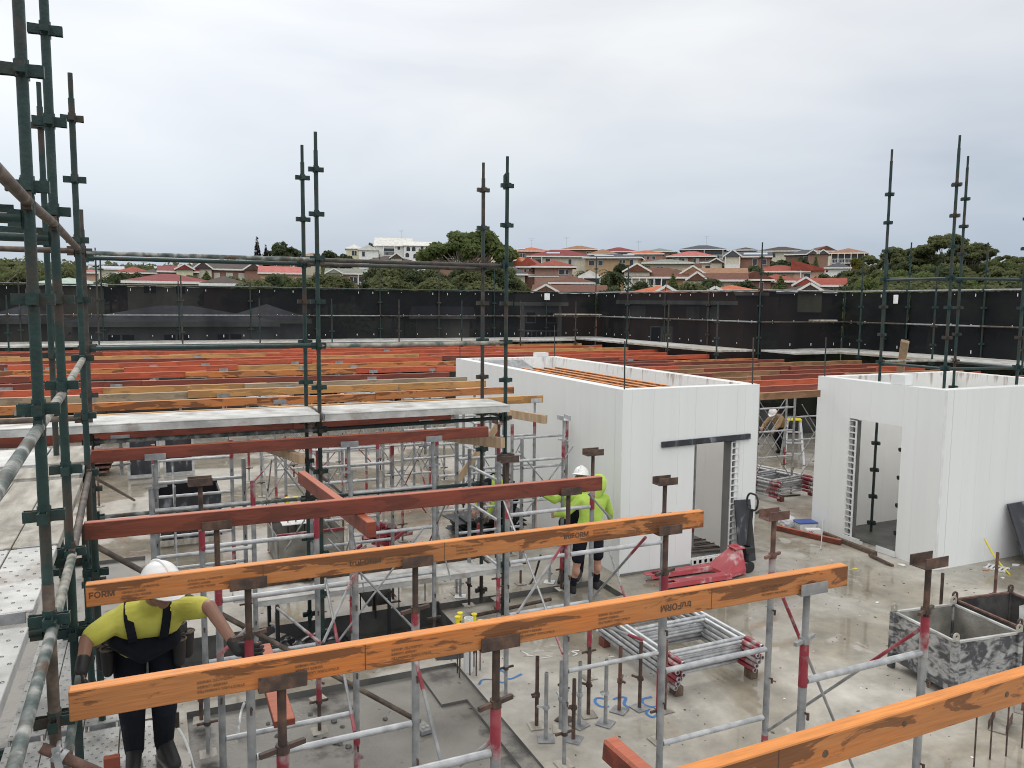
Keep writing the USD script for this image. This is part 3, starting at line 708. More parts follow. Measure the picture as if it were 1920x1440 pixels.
ledger('left bay low green rail under the access walkway, behind the red beam', (-.62, 9.9, 1.67), (1.71, 9.92, 1.67), 'green_steel_splashed')
ledger('right bay low green rail under the access walkway, behind the red beam', (1.71, 9.92, 1.67), (4.02, 9.87, 1.67), 'green_steel')
for x, lab in ((1.73, 'left of centre'), (4.08, 'in the centre')):
    for z, nm in ((4.57, 'top'), (2.66, 'deck')):
        ledger(f'short cross rail between the pole pair {lab}, at {nm} height', (x, 9.3, z), (x - .05, 9.88, z), 'green_steel', name='scaffold_transom')
for i in range(3):
    y0 = 9.02 + i * .245
    for j, (x0, x1) in enumerate(((-1.75, 1.70), (1.76, 4.05))):
        plank(f'mortar splashed board of the access walkway, {["left", "right"][j]} bay, {["front", "middle", "rear"][i]} one', x0, x1, y0, y0 + .24, 2.84, along='x', th=.085, name='walkway_board')
ledger('black raking tube leaning against the rear pole under the walkway', (1.716,9.920,2.087), (3.093,14.425,0.600), 'black_steel', name='raking_tube', ends=False)

# scaffold inside the right core
R4 = ((11.87, 10.3, 6.83, 'leftmost green pole rising out of the right core'), (11.85, 9.0, 6.83, 'tallest green pole rising out of the right core'), (13.55, 10.1, 6.82, 'green pole rising out of the right core just behind its tallest pole'), (13.25, 8.72, 6.83, 'green pole rising out of the right core at the right picture edge'))
for x, y, zt, lab in R4:
    standard('scaffold_standard', lab, x, y, 0.02, zt)
for z, nm in ((4.57, 'upper'), (3.1, 'lower')):
    ledger(f'{nm} side rail between the leftmost and the tallest pole of the right core', (11.87, 10.3, z), (11.85, 9.0, z), 'green_steel')
    ledger(f'{nm} front rail of the right core scaffold towards the picture edge', (11.85, 9.0, z), (13.25, 8.72, z), 'green_steel')
    ledger(f'{nm} rear rail of the right core scaffold', (11.87, 10.3, z + .03), (13.55, 10.1, z + .03), 'green_steel' if nm == 'upper' else 'pale_tube')
ledger('short side rail at the rear of the right core scaffold', (13.55, 10.1, 3.1), (13.25, 8.72, 3.1), 'green_steel')
# the pole seen through the doorway of the right core
standard('scaffold_standard', 'dark pole standing inside the doorway of the right core', 11.75, 9.62, 0.02, 2.5, mat='black_steel', spigot=0)
ledger('dark tube inside the right core doorway, upper one', (11.75, 9.62, 1.72), (12.6, 8.75, 1.72), 'black_steel')
ledger('dark tube inside the right core doorway, lower one', (11.75, 9.62, .9), (12.6, 8.75, .9), 'black_steel')

# perimeter scaffold with black shade cloth
PER = [((-13.0, 29.4), (17.1, 29.4)), ((17.1, 29.4), (17.1, 19.4)), ((17.1, 19.4), (20.6, 19.4)), ((20.6, 19.4), (20.6, 5.0))]
NB = (8, 5, 5, 6)
SEG = ['back', 'stepped right', 'short back right', 'far right']
cloth_k = 0
for si, ((ax, ay), (bx, by)) in enumerate(PER):
    A, B = np.array([ax, ay]), np.array([bx, by])
    L = np.linalg.norm(B - A)
    d = (B - A) / L
    q = np.array([d[1], -d[0]]) if si % 2 == 0 else np.array([d[1], -d[0]])
    inn = q                                                     # towards the building
    k = max(1, int(round(L / 2.4)))
    R = random.Random(40 + si)
    for i in range(k + 1):
        p = A + d * L * i / k
        where = f'{ORD[i] if i < 16 else "last"} from the left in the {SEG[si]} run of black cloth'
        if si and i == 0:
            continue
        zt = 4.75 + (R.random() < .55) * R.uniform(.7, 1.5)
        standard('perimeter_standard', f'outer pole, {where}', p[0], p[1], -2, zt, 'perimeter scaffold poles', 'green_steel' if R.random() < .6 else 'dark_brown_tube', near=False, spigot=.2)
        pi_ = p + inn * (NB[si] * .3 + .1)
        if si == 0 and pi_[0] > 15.4 or si == 1 and pi_[1] > 26.8 or si == 3 and i == 0:
            continue
        zt = 4.2 + (R.random() < .6) * R.uniform(.6, 1.6)
        standard('perimeter_standard', f'inner pole, {where}', pi_[0], pi_[1], 0, zt, 'perimeter scaffold poles', 'dark_brown_tube' if R.random() < .6 else 'green_steel', near=False, spigot=.2)
    for i in range(k):
        p0, p1 = A + d * L * i / k, A + d * L * (i + 1) / k
        ln = np.linalg.norm(p1 - p0)
        # the cloth panel, slack between its ties
        nu, nv = 14, 12
        u, v = np.meshgrid(np.linspace(0, 1, nu), np.linspace(0, 1, nv), indexing='ij')
        ph = R.random() * 6
        bel = 0.10 * np.sin(u * PI) * (np.sin(v * PI) ** .7) * (.4 + .6 * np.sin(u * 5 + ph)) + .03 * np.sin(u * 19 + ph + v * 3)
        xy = p0[None, None] + d * ln * u[..., None] + (-inn) * (.05 + bel)[..., None]
        zz = -0.2 + v * (4.56 + .2) - (.03 * np.abs(np.sin(u * PI * 4 + ph))) * (v > .95)
        V = np.concatenate([xy, zz[..., None]], -1).reshape(-1, 3)
        Fi = (np.arange(nu - 1)[:, None] * nv + np.arange(nv - 1)[None]).ravel()
        cl = thing('shade_cloth', f'black shade cloth, {ORD[i] if i < 16 else "last"} panel from the left of the {SEG[si]} run', 'shade cloth', (0, 0, 0), 0, 'black shade cloth panels')
        part(cl, 'cloth', MB().add(V, np.stack([Fi, Fi + nv, Fi + nv + 1, Fi + 1], 1)), 'shade_cloth', True)
        tm = MB()
        for zt_ in (2.9, 3.62, 4.45):
            for j in range(4):
                if R.random() < .35:
                    continue
                c = p0 + d * ln * (j + .5 + R.uniform(-.1, .1)) / 4 + inn * .03
                tm.box(c[0] - .009, c[0] + .009, c[1] - .009, c[1] + .009, zt_ - .015 + R.uniform(-.05, .02), zt_ + .03)
        part(cl, 'tie', tm, 'white_plastic', False, kind='stuff')
        for z, nm, mt in ((4.58, 'top', 'galvanised_dull' if si else 'green_steel'), (3.6, 'middle', 'galvanised_dull' if R.random() < .5 else 'brown_tube')):
            ledger(f'{nm} rail before the black cloth, {SEG[si]} run, {ORD[i] if i < 16 else "last"} bay', (*p0 + inn * .06, z), (*p1 + inn * .06, z), mt, 'perimeter rails', name='perimeter_rail', ends=False, n=8)
        for j in range(NB[si]):
            o0, o1 = p0 + inn * (.12 + j * .3), p1 + inn * (.12 + j * .3)
            if si == 0 and i == k - 1 and j > 3:
                continue
            t = thing('perimeter_board', f'pale walkway board, {SEG[si]} run, {ORD[i] if i < 16 else "last"} bay, {ORD[j]} board from the cloth', 'scaffold board', (0, 0, 0), 0, 'perimeter walkway boards')
            zo = 2.72 + R.uniform(0, .008)
            part(t, 'deck', MB().bar((*(o0 + inn * .14), zo), (*(o1 + inn * .14), zo), .285, .06, ch=.004), 'plank_steel' if R.random() < .7 else 'plank_dirty', False)
        if R.random() < .3 and si == 0:
            ledger(f'raking tube across the black cloth, {SEG[si]} run, {ORD[i] if i < 16 else "last"} bay', (*p0 + inn * -.1, 2.75), (*p1 + inn * -.1, 4.9), 'brown_tube', name='raking_tube', ends=False, n=8)

# ---------------------------------------------------------------- formwork beams
BT, BH, BW = 2.6, 0.122, 0.062


def beam(label, x0, x1, y, mat, group=None, top=BT, h=BH, w=BW, skew=0.0, name='formwork_timber', tilt=0.0):
    L = x1 - x0
    t = thing(name, label, 'beam', (x0, y, top), math.degrees(math.atan2(skew, L)), group)
    part(t, 'timber', MB().bar((0, 0, -h / 2), (L, 0, -h / 2 + tilt), w, h, ch=.004), mat, False)
    return t


def printed(t, text, x, z, h, y=None, mat='ink', flip=False, name='lettering', bold=False):
    """stamped print on the front of a beam"""
    m = meshkit.text_mesh(text, h, 0.0012, bold)
    v = np.array(m.vertices)
    if flip:
        v[:, 0], v[:, 1] = v[:, 0].max() - v[:, 0], v[:, 1].max() - v[:, 1]
    V = np.stack([v[:, 0] + x, -v[:, 2] - (BW / 2 + .0004 if y is None else y), v[:, 1] + z], 1)
    f = np.array(m.faces)
    return part(t, name, MB().add(V, f), mat, False)


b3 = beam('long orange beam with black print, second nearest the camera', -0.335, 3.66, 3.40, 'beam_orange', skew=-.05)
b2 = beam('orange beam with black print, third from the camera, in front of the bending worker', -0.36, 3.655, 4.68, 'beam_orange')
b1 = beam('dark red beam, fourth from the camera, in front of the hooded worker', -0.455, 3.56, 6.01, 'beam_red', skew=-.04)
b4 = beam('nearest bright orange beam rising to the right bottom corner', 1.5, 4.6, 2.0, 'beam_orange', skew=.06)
FINE = ['STRUCTURAL LAMINATED', 'VENEER LUMBER', 'LAMINATED VENEER']
printed(b2, 'FORM', .012, -.075, .032, bold=True)
for x in (1.4, 2.85):
    printed(b2, 'truFORM', x, -.078, .034, bold=True)
for x in (.17, .5, 1.62, 2.08, 3.08, 3.5):
    for k in range(3):
        printed(b2, FINE[k], x, -.05 - k * .02, .0105, mat='ink_faint')
printed(b3, 'truFORM', 2.7, -.088, .034, flip=True, bold=True)
for x in (.46, .85, 1.27, 1.9, 2.33, 3.36):
    for k in range(3):
        printed(b3, FINE[k], x, -.054 - (2 - k) * .02, .0105, flip=True, mat='ink_faint')
for k, (x, z, r_) in enumerate(((.62, -.07, .014), (1.02, -.05, .011), (1.62, -.06, .012), (2.3, -.07, .012))):
    part(b4, 'knot', MB().tube((x, -BW / 2 + .001, z), (x, -BW / 2 - .0012, z), r_, 14), 'timber_dark', False)
for b_, xs in ((b2, (.9, 2.0)), (b3, (1.15, 3.02)), (b4, (.4, 2.6))):
    for x in xs:
        part(b_, 'saw_mark', MB().box(x, x + .004, -BW / 2 - .0008, -BW / 2 + .001, -BH + .003, -.003), 'ink', False)
# secondary timbers under the beams
single('cross_timber', 'dark orange cross timber with a cut end, running back under the dark red beam', 'timber', MB().bar((1.28, 7.75, 2.415), (1.45, 5.72, 2.415), .07, .12, ch=.004), 'beam_red', False)
single('cross_timber', 'dark red board lying on the frames below the long orange beam at the lower left', 'timber', MB().bar((0.690,6.129,1.475), (0.683,4.919,1.475), .13, .045, ch=.004), 'beam_red', False)
single('cross_timber', 'splintered red brown timber end at the bottom centre', 'timber', MB().bar((1.702,2.750,2.242), (1.777,2.200,2.191), .075, .1, ch=.012), 'beam_red', False)
single('cross_timber', 'pale timber end sticking out under the red beam by the left pole pair', 'timber', MB().bar((1.15, 9.6, 2.42), (1.45, 8.72, 2.4), .07, .1, ch=.004), 'timber_raw', False)
single('cross_timber', 'pale timber with a black end under the red beam beside the centre pole', 'timber', MB().bar((3.45, 9.9, 2.36), (3.93, 8.95, 2.38), .075, .13, ch=.004), 'timber_raw', False)
single('cross_timber', 'pale timber against the white core behind the centre poles', 'timber', MB().bar((4.75, 11.9, 2.42), (5.4, 10.7, 2.36), .075, .13, ch=.004), 'timber_raw', False)
single('cross_timber', 'pale raking plank beside the centre poles under the walkway', 'timber', MB().bar((3.993,10.800,1.487), (4.665,10.800,2.317), .04, .1, ch=.004), 'timber_raw', False)
# rows of the far field
R = random.Random(11)
ROWS = [8.9, 10.2, 11.85, 13.05, 14.3, 15.4, 16.5, 18.1, 19.7, 21.3, 22.6, 24.2, 25.8, 26.9]
PALX = {0: ['beam_red'], 1: ['beam_red'], 2: ['beam_tan', 'beam_brown', 'beam_tan'], 3: ['beam_orange', 'beam_orange', 'beam_brown'], 4: ['beam_grey', 'beam_tan', 'beam_brown'], 5: ['beam_vermilion', 'beam_grey', 'beam_tan'], 6: ['beam_tan', 'beam_orange', 'beam_red']}
NEARB = 'walkway'
nm = {'beam_red': 'dark red', 'beam_vermilion': 'vermilion', 'beam_orange': 'orange', 'beam_tan': 'tan', 'beam_brown': 'brown', 'beam_grey': 'greyish weathered'}
SPOT = ['far left', 'left', 'mid left', 'middle', 'mid right', 'right', 'far right', 'outer right', 'last right']
TX_BEAMS = []
for ri, y in enumerate(ROWS):
    if ri == 0:
        spans = [(-.6, 3.72)]
    elif ri == 1:
        spans = [(-4.2, -.9), (-1.1, 1.9), (1.6, 3.7)]
    else:
        if y < 17.5:
            xl, xr = -1.2 - (y - 10) * .55, 5.96
        else:
            xl, xr = -1.2 - (y - 10) * .55, 15.3 if y > 19 else 16.2
        spans = []
        x = xl + R.uniform(-.6, .3)
        while x < xr - .7:
            L = R.choice([2.4, 3.0, 3.6, 3.6, 4.2])
            e = min(x + L, xr - R.uniform(0, .12) if y < 17.5 else xr + R.uniform(-.4, .3))
            if xr - e < .9:
                e = xr - .02 if y < 17.5 else xr + R.uniform(-.3, .4)
            spans.append((x, e))
            x = e - R.uniform(.12, .45)
            if e >= xr - .5:
                break
    for bi, (x0, x1) in enumerate(spans):
        if x1 - x0 < .5:
            continue
        pal = PALX.get(ri, ['beam_vermilion', 'beam_vermilion', 'beam_red', 'beam_tan', 'beam_orange'] if y < 20 else ['beam_vermilion', 'beam_vermilion', 'beam_red', 'beam_vermilion', 'beam_tan'])
        mt = R.choice(pal)
        dz = R.uniform(-.02, .012) if ri else 0
        dy = (.07 if bi % 2 else 0) + R.uniform(-.02, .02)
        lab = 'red beam just in front of the access walkway' if ri == 0 else f'{nm[mt]} beam, {ORD[ri]} far formwork row, {SPOT[bi]} piece left of the white core' if y < 17.5 else f'{nm[mt]} beam, {ORD[ri]} far formwork row, {SPOT[bi]} piece'
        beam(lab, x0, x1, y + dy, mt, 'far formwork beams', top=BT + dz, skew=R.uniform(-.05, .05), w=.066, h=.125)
        TX_BEAMS.append((x0, x1, y + dy, ri))
# right of the larger core, up to the stepped walkway
RR_ = random.Random(5)
for ri, y in enumerate((10.75, 11.6, 12.6, 13.5, 14.4, 15.4, 16.4, 17.4)):
    xl, xr = 8.97, (10.95 if y < 10.93 else (18.1 if y < 17 else 16.0))
    if y > 10.93:
        xr += RR_.uniform(-.3, .3)
    x, bi = xl, 0
    while x < xr - .5:
        e = min(x + RR_.choice([2.4, 3.0, 3.6]), xr)
        if xr - e < .9:
            e = xr
        mt = RR_.choice(['beam_red', 'beam_vermilion', 'beam_brown', 'beam_red', 'beam_vermilion'])
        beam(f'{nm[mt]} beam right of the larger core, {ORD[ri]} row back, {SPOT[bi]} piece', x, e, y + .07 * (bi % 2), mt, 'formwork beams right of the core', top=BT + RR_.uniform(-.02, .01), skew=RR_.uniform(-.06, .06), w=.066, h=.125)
        x, bi = e - RR_.uniform(.1, .3), bi + 1
        if e == xr:
            break

# ---------------------------------------------------------------- shoring frames, jacks, braces
FW = 1.0


def frame_thing(label, x, y, rot=0, group=None, legs=('galvanised_dull', 'galvanised_dull'), W=FW, sleeves=('red_paint', 'red_paint'), feet=('galvanised_dull', 'red_paint')):
    t = thing('shoring_frame', label, 'shoring frame', (x, y, 0), rot, group)
    for k in range(2):
        lx = k * W
        l = part(t, 'leg', MB().tube((lx, 0, .32), (lx, 0, 1.9), .0255, 12, hollow=.02), legs[k], 40)
        part(l, 'sleeve', MB().tube((lx, 0, 1.9), (lx, 0, 2.165), .027, 12), sleeves[k], 40)
        part(l, 'foot_sleeve', MB().tube((lx, 0, .3), (lx, 0, .72), .0268, 12), feet[k], 40)
        bj = part(t, 'base_jack', MB().tube((lx, 0, .012), (lx, 0, .34), .018, 10), 'rusty_steel' if k else 'galvanised_dull', 40)
        part(bj, 'foot_plate', MB().cbox(lx - .075, lx + .075, -.075, .075, .004, .013, .003), 'plank_dirty', False)
        part(bj, 'wing_nut', MB().tube((lx, 0, .28), (lx, 0, .315), .03, 8).bar((lx - .09, .0, .3), (lx + .09, .01, .3), .018, .02), 'rusty_steel', False)
    for z in (.87, 1.43, 1.93):
        part(t, 'rung', MB().tube((.027, 0, z), (W - .027, 0, z), .0205, 12), 'galvanised', 40)
    m = MB()
    for lx in (0, W):
        for z in (.6, 1.2, 1.75):
            m.tube((lx, -.03, z), (lx, -.055, z), .007, 6).bar((lx - .004, -.055, z - .03), (lx - .004, -.055, z + .012), .012, .012)
    part(t, 'brace_lock', m, 'rusty_steel', False)
    return t


def jack_thing(label, x, y, rot=0, group=None, top=2.478, collar=2.18, mat='rusty_steel', ang=90, name='jack_head', z0=None):
    """screw jack with a U head; the beam runs in local x, the cheeks stand at +-y"""
    t = thing(name, label, 'screw jack', (x, y, 0), rot, group)
    part(t, 'screw', MB().tube((0, 0, (collar - .12) if z0 is None else z0), (0, 0, top - .005), .0195, 10), mat, 40)
    m = MB().cbox(-.1, .1, -.055, .055, top - .008, top, .002)
    u = part(t, 'head_plate', m, mat, False)
    part(u, 'cheek', MB().cbox(-.1, .1, -.06, -.052, top - .008, top + .06, .002), mat, False)
    part(u, 'cheek', MB().cbox(-.1, .1, .052, .06, top - .008, top + .06, .002), mat, False)
    part(t, 'wing_nut', MB().tube((0, 0, collar - .02), (0, 0, collar + .018), .031, 8).bar((-.1, -.03, collar), (.1, .03, collar), .02, .022), mat, False)
    return t


fr0 = frame_thing('grey shoring frame under the left half of the long orange beam, nearest the camera', .46, 3.39)
FR = [(3.39, 3.36, 'grey shoring frame with red sleeves under the right end of the long orange beam'),
      (.46, 4.68, 'shoring frame beside the bending worker under the third orange beam'),
      (3.33, 4.66, 'shoring frame at the stacked frames under the right end of the third orange beam'),
      (.385, 6.0, 'shoring frame under the left half of the dark red beam'),
      (3.24, 5.97, 'shoring frame in front of the hooded worker, under the dark red beam'),
      (.35, 7.4, 'shoring frame left, one row behind the dark red beam'),
      (3.28, 7.35, 'shoring frame beside the centre poles, one row behind the dark red beam')]
for x, y, lab in FR:
    dup(fr0, lab, (x, y, 0))
frB = frame_thing('shoring frame with plain grey legs left under the far formwork beside the red beam', -.05, 8.9, 0, 'shoring frames under the far formwork', sleeves=('galvanised_dull', 'red_paint'), feet=('galvanised_dull', 'galvanised_dull'))
frC = frame_thing('shoring frame with plain grey legs right under the red beam before the walkway', 2.02, 8.92, 0, 'shoring frames under the far formwork', sleeves=('galvanised_dull', 'galvanised_dull'), feet=('red_paint', 'galvanised_dull'))
for yi, y in enumerate((8.9, 10.35, 11.6, 12.95, 14.3, 15.7, 17.2, 18.8)):
    for ci, x in enumerate((.0, 2.0, 3.9, 5.2)):
        if (ci < 2 and y < 9) or (ci == 0 and y > 12) or (ci == 3 and y < 10.9) or (ci == 2 and 11.8 < y < 12.6) or (ci == 1 and 12 < y < 13):
            continue
        dup(R.choice((fr0, frB, frC, frC)), f'shoring frame, far formwork, {ORD[yi]} row back, {["left", "mid left", "middle", "right hand"][ci]} column', (x + R.uniform(-.12, .12), y + R.uniform(-.1, .1), 0), 0 if R.random() < .75 else 90, 'shoring frames under the far formwork')
for yi, y in enumerate((11.7, 13.1, 14.6, 16.2, 18.0)):
    for ci, x in enumerate((9.6, 11.6, 13.8)):
        if y < 11.9 and ci:
            continue
        dup(R.choice((frB, frC)), f'shoring frame between the two white cores, {ORD[yi]} row back, {["left", "middle", "right"][ci]} column', (x + R.uniform(-.2, .2), y + R.uniform(-.1, .1), 0), 90 if R.random() < .5 else 0, 'shoring frames between the cores')

jk = jack_thing('rusty U head jack carrying the left part of the long orange beam', .46, 3.39)
J = [(1.46, 3.39, 0, 'rust_red U head jack carrying the middle of the long orange beam', 2.478),
     (.46, 4.68, 0, 'dark U head jack held by the bending worker\'s glove', 2.478),
     (1.46, 4.68, 0, 'rusty U head jack under the middle of the third orange beam', 2.478),
     (3.33, 4.66, 0, 'rusty U head jack under the right end of the third orange beam', 2.478),
     (.385, 6.0, 0, 'brown U head jack under the left part of the dark red beam', 2.478),
     (3.24, 5.97, 0, 'rusty U head jack under the right end of the dark red beam', 2.478),
     (4.24, 5.97, 0, 'free standing U head jack before the white core doorway', 2.478),
     (4.39, 3.36, 0, 'free brown U head jack in front of the steel bin', 2.5),
     (3.28, 7.35, 0, 'free rusty U head jack just right of the centre pole', 2.5),
     (4.28, 7.35, 0, 'free dark U head jack above the two workers', 2.5),
     (.35, 7.4, 0, 'free brown U head jack behind the dark red beam at the left', 2.5)]
for x, y, r, lab, tp in J:
    dup(jk, lab.replace('rust_red', 'rust red'), (x, y, tp - 2.478), r)
jack_thing('bright galvanised U head jack at the right end of the long orange beam', 3.39, 3.36, mat='galvanised_dull')
jack_thing('galvanised U head jack with open cheeks before the white core wall', 5.28, 9.9, mat='galvanised', rot=90)
jack_thing('rusty U head jack with open cheeks left of the galvanised one by the white core', 4.28, 9.9, mat='rust_red_steel', rot=90)
jack_thing('red brown U head jack right of the stacked frames, between the two white cores', 4.33, 4.66, mat='rust_red_steel')
stj = frame_thing('tall frame right beside the white core wall with a galvanised jack', 4.28, 9.9, 0)
dup(stj, 'tall frame holding the end of the orange beam at the white core', (5.78, 11.87, 0), 180)
jack_thing('galvanised U head jack carrying the end of the tan beam at the white core wall', 5.78, 11.87, mat='galvanised')
jg = jack_thing('galvanised U head under the far formwork beams, first of the left column', 0.0, 8.9, mat='galvanised_dull', group='galvanised heads under the far beams')
nj = {}
for x0, x1, y, ri in TX_BEAMS:
    if ri == 0:
        for x in (2.0, 3.0):
            dup(jg, f'galvanised U head under the red beam before the walkway, {"left" if x < 2.5 else "right"} one', (x, y, 0), group='galvanised heads under the far beams')
        continue
    for f in (.2, .8):
        if R.random() < .5:
            continue
        nj[ri] = nj.get(ri, 0) + 1
        dup(jg, f'galvanised U head under the {ORD[ri]} far beam row, {ORD[nj[ri] - 1] if nj[ri] < 17 else "last"} from its left end', (x0 + (x1 - x0) * f + R.uniform(-.2, .2), y, 0), group=f'galvanised heads of the {ORD[ri]} far row')


def brace(label, a, b, c=None, d=None, mat='galvanised_dull', mat2='red_paint', r=.0105, group=None):
    """scissor brace: two thin tubes pivoted where they cross; one tube when c is None"""
    a, b = np.asarray(a, float), np.asarray(b, float)
    t = thing('cross_brace', label, 'brace', a, 0, group)
    dd = nrm(b - a)
    L = np.linalg.norm(b - a)
    part(t, 'tube', MB().tube((0, 0, 0), b - a, r, 8), mat, 40)
    part(t, 'painted_end', MB().tube(b - a - dd * L * .28, b - a + dd * .004, r + .0012, 8), mat2, 40)
    if c is not None:
        c, d = np.asarray(c, float) + [0, .024, 0], np.asarray(d, float) + [0, .024, 0]
        dd = nrm(d - c)
        L = np.linalg.norm(d - c)
        part(t, 'tube', MB().tube(c - a, d - a, r, 8), mat, 40)
        part(t, 'painted_end', MB().tube(c - a - dd * .004, c - a + dd * L * .28, r + .0012, 8), mat2, 40)
        mid = ((a + b) / 2 + (c + d) / 2) / 2 - a
        part(t, 'pivot', MB().tube(mid + [0, -.03, 0], mid + [0, .03, 0], .012, 8), 'rusty_steel', 40)
    return t


# braces that show in the foreground, read off one by one
BR = [((3.453,6.000,2.448), (3.831,6.000,2.046), 'red ended brace in front of the hooded worker\'s back'),
      ((4.842,4.244,0.550), (3.727,3.900,2.196), 'pale slanting brace right of the long orange beam\'s galvanised jack'),
      ((4.304,4.600,0.790), (4.398,3.400,2.062), 'red ended brace rising to the free brown jack before the steel bin'),
      ((1.251,4.000,2.167), (1.263,3.600,1.777), 'red topped white brace below the long orange beam'),
      ((1.118,5.200,1.585), (1.084,4.750,1.417), 'thin red brace hanging left of the red footed leg'),
      ((1.156,6.000,1.990), (1.119,5.400,1.729), 'white brace leaning under the third orange beam'),
      ((1.019,5.400,1.747), (1.383,6.000,2.002), 'dark brace crossing it under the third orange beam'),
      ((1.317,3.500,1.834), (1.459,3.400,1.993), 'short red brace at the bottom beside the red footed leg'),
      ((3.039,6.400,1.828), (2.795,5.200,1.438), 'white brace hanging from the third orange beam left of the workers\' legs'),
      ((2.594,5.600,1.639), (3.207,6.000,2.012), 'dark brace crossing the white brace left of the workers\' legs'),
      ((3.640,6.200,1.409), (3.384,5.000,2.334), 'dark slanting brace right of the hooded worker\'s legs'),
      ((4.277,7.000,1.583), (4.136,6.400,1.213), 'thin grey brace before the white core corner'),
      ((3.219,7.300,2.096), (2.917,6.200,1.926), 'bright red brace right of the centre pole'),
      ((2.931,5.000,1.745), (3.182,4.700,1.678), 'red brace lying over the stacked frames'),
      ((0.563,5.600,1.878), (0.300,4.800,2.031), 'grey brace between the left frames behind the worker\'s hand'),
      ((0.849,6.400,1.660), (0.960,5.200,1.837), 'grey brace sloping down to the pale leg behind the third orange beam')]
for a, b, lab in BR:
    brace(lab, b if 'red topped' in lab else a, a if 'red topped' in lab else b)
# scissor braces between the rows farther back
R = random.Random(3)
for yi, y in enumerate((7.5, 9.6, 11.0, 12.3, 13.6, 15.0, 16.5, 18.0)):
    for ci, x in enumerate((.3, 1.5, 2.2, 3.2, 4.3, 5.1)):
        if (yi == 0 and ci > 1) or (y > 12 and x < 1) or R.random() < .28 or (ci > 3 and y < 10):
            continue
        x0, x1 = x + R.uniform(-.1, .1), x + R.uniform(.7, 1.1)
        a = (x0, y - .6, 1.85), (x0 + R.uniform(-.1, .1), y + .6, .7)
        if R.random() < .6:
            a = (x0, y, 1.85), (x1, y + R.uniform(-.3, .3), .7)
            b = (x0, y, .7), (x1, y, 1.85)
        else:
            b = (x0, y + .6, 1.85), (x0, y - .6, .7)
        brace(f'scissor brace among the far frames, {ORD[yi]} row back, {ORD[ci]} from the left', a[0], a[1], b[0], b[1], mat2='red_paint' if R.random() < .35 else 'galvanised_dull', group='scissor braces of the far frames')
for yi, y in enumerate((12.4, 13.9, 15.4)):
    for ci, x in enumerate((9.7, 10.9, 12.2, 13.6)):
        brace(f'scissor brace between the two white cores, {ORD[yi]} row back, {ORD[ci]} from the left', (x, y, 1.85), (x + 1.0, y, .6), (x, y, .6), (x + 1.0, y, 1.85), mat2='galvanised_dull', group='scissor braces between the cores')

# ---------------------------------------------------------------- things on the slab
# flat piles of shoring frames
def flat_frame(label, x, y, z, rot=0, group=None):
    t = thing('stacked_frame', label, 'shoring frame', (x, y, z), rot, group)
    for k in range(2):
        l = part(t, 'leg', MB().tube((k * 1.05, 0, 0), (k * 1.05, 1.62, 0), .0245, 12, hollow=.05), 'galvanised', 40)
        part(l, 'red_sleeve', MB().tube((k * 1.05, .02, 0), (k * 1.05, .26, 0), .0262, 12), 'red_paint', 40)
    for q in (.28, .95, 1.6):
        part(t, 'rung', MB().tube((.025, q, 0), (1.025, q, 0), .0205, 12), 'galvanised', 40)
    return t


LAY = ['lowest', 'second from below', 'third from below', 'fourth from below', 'fifth from below', 'sixth from below', 'seventh from below', 'topmost']
LAY2 = ['lowest'] + [f'{o} from below' for o in ORD[1:9]] + ['topmost']
R = random.Random(21)
ff = flat_frame('lowest frame of the flat pile of shoring frames in the foreground', 4.86, 6.55, .125, 0, 'flat pile of shoring frames in the foreground')
for k in range(1, 10):
    dup(ff, f'{LAY2[k]} frame of the flat pile of shoring frames in the foreground', (4.86 + (.056 if k % 2 else 0) + R.uniform(-.008, .008), 6.55 + R.uniform(-.06, .06), .125 + k * .031), R.uniform(-.7, .7))
for k in range(8):
    dup(ff, f'{LAY[k]} frame of the flat pile between the two white cores', (11.75 + (.056 if k % 2 else 0), 12.55 + R.uniform(-.06, .06), .14 + k * .045), 8 + R.uniform(-2, 2), 'flat pile of shoring frames between the cores')
for (x, y, lab) in ((4.87, 8.0, 'red brown timber block under the far left corner of the foreground pile'), (4.95, 6.66, 'brown timber block under the near left corner of the foreground pile'), (5.95, 6.66, 'brown timber block under the near right corner of the foreground pile'), (5.95, 8.0, 'timber block under the far right corner of the foreground pile'), (12.0, 12.75, 'red timber block under the left end of the pile between the cores'), (13.0, 12.9, 'red timber block under the right end of the pile between the cores')):
    single('timber_block', lab, 'timber block', MB().cbox(x - .05, x + .05, y - .06, y + .06, 0.002, .1, .005), 'block_red' if 'red' in lab else 'timber_dark', False)


# base jacks left standing on the floor
def base_jack(label, base, top_v, mat, pl, nut=.32, group='base jacks standing in front of the flat pile'):
    x, y = base[0], base[1]
    h = top_v
    t = thing('base_jack', label, 'base jack', (x, y, 0), R.uniform(0, 90), group)
    part(t, 'screw', MB().tube((0, 0, .012), (0, 0, h), .019, 12, hollow=.05), mat, 40)
    part(t, 'foot_plate', MB().cbox(-.078, .078, -.078, .078, .003, .013, .003), pl, False)
    a = R.uniform(0, PI)
    part(t, 'wing_nut', MB().tube((0, 0, nut - .02), (0, 0, nut + .02), .03, 8).bar((-.035 * math.cos(a), -.035 * math.sin(a), nut - .012), (.09 * math.cos(a), .09 * math.sin(a), nut + .02), .018, .02).bar((.03 * math.sin(a), -.03 * math.cos(a), nut), (.06 * math.sin(a), -.06 * math.cos(a), nut - .012), .018, .018), 'galvanised' if mat == 'galvanised_dull' else mat, False)
    return t


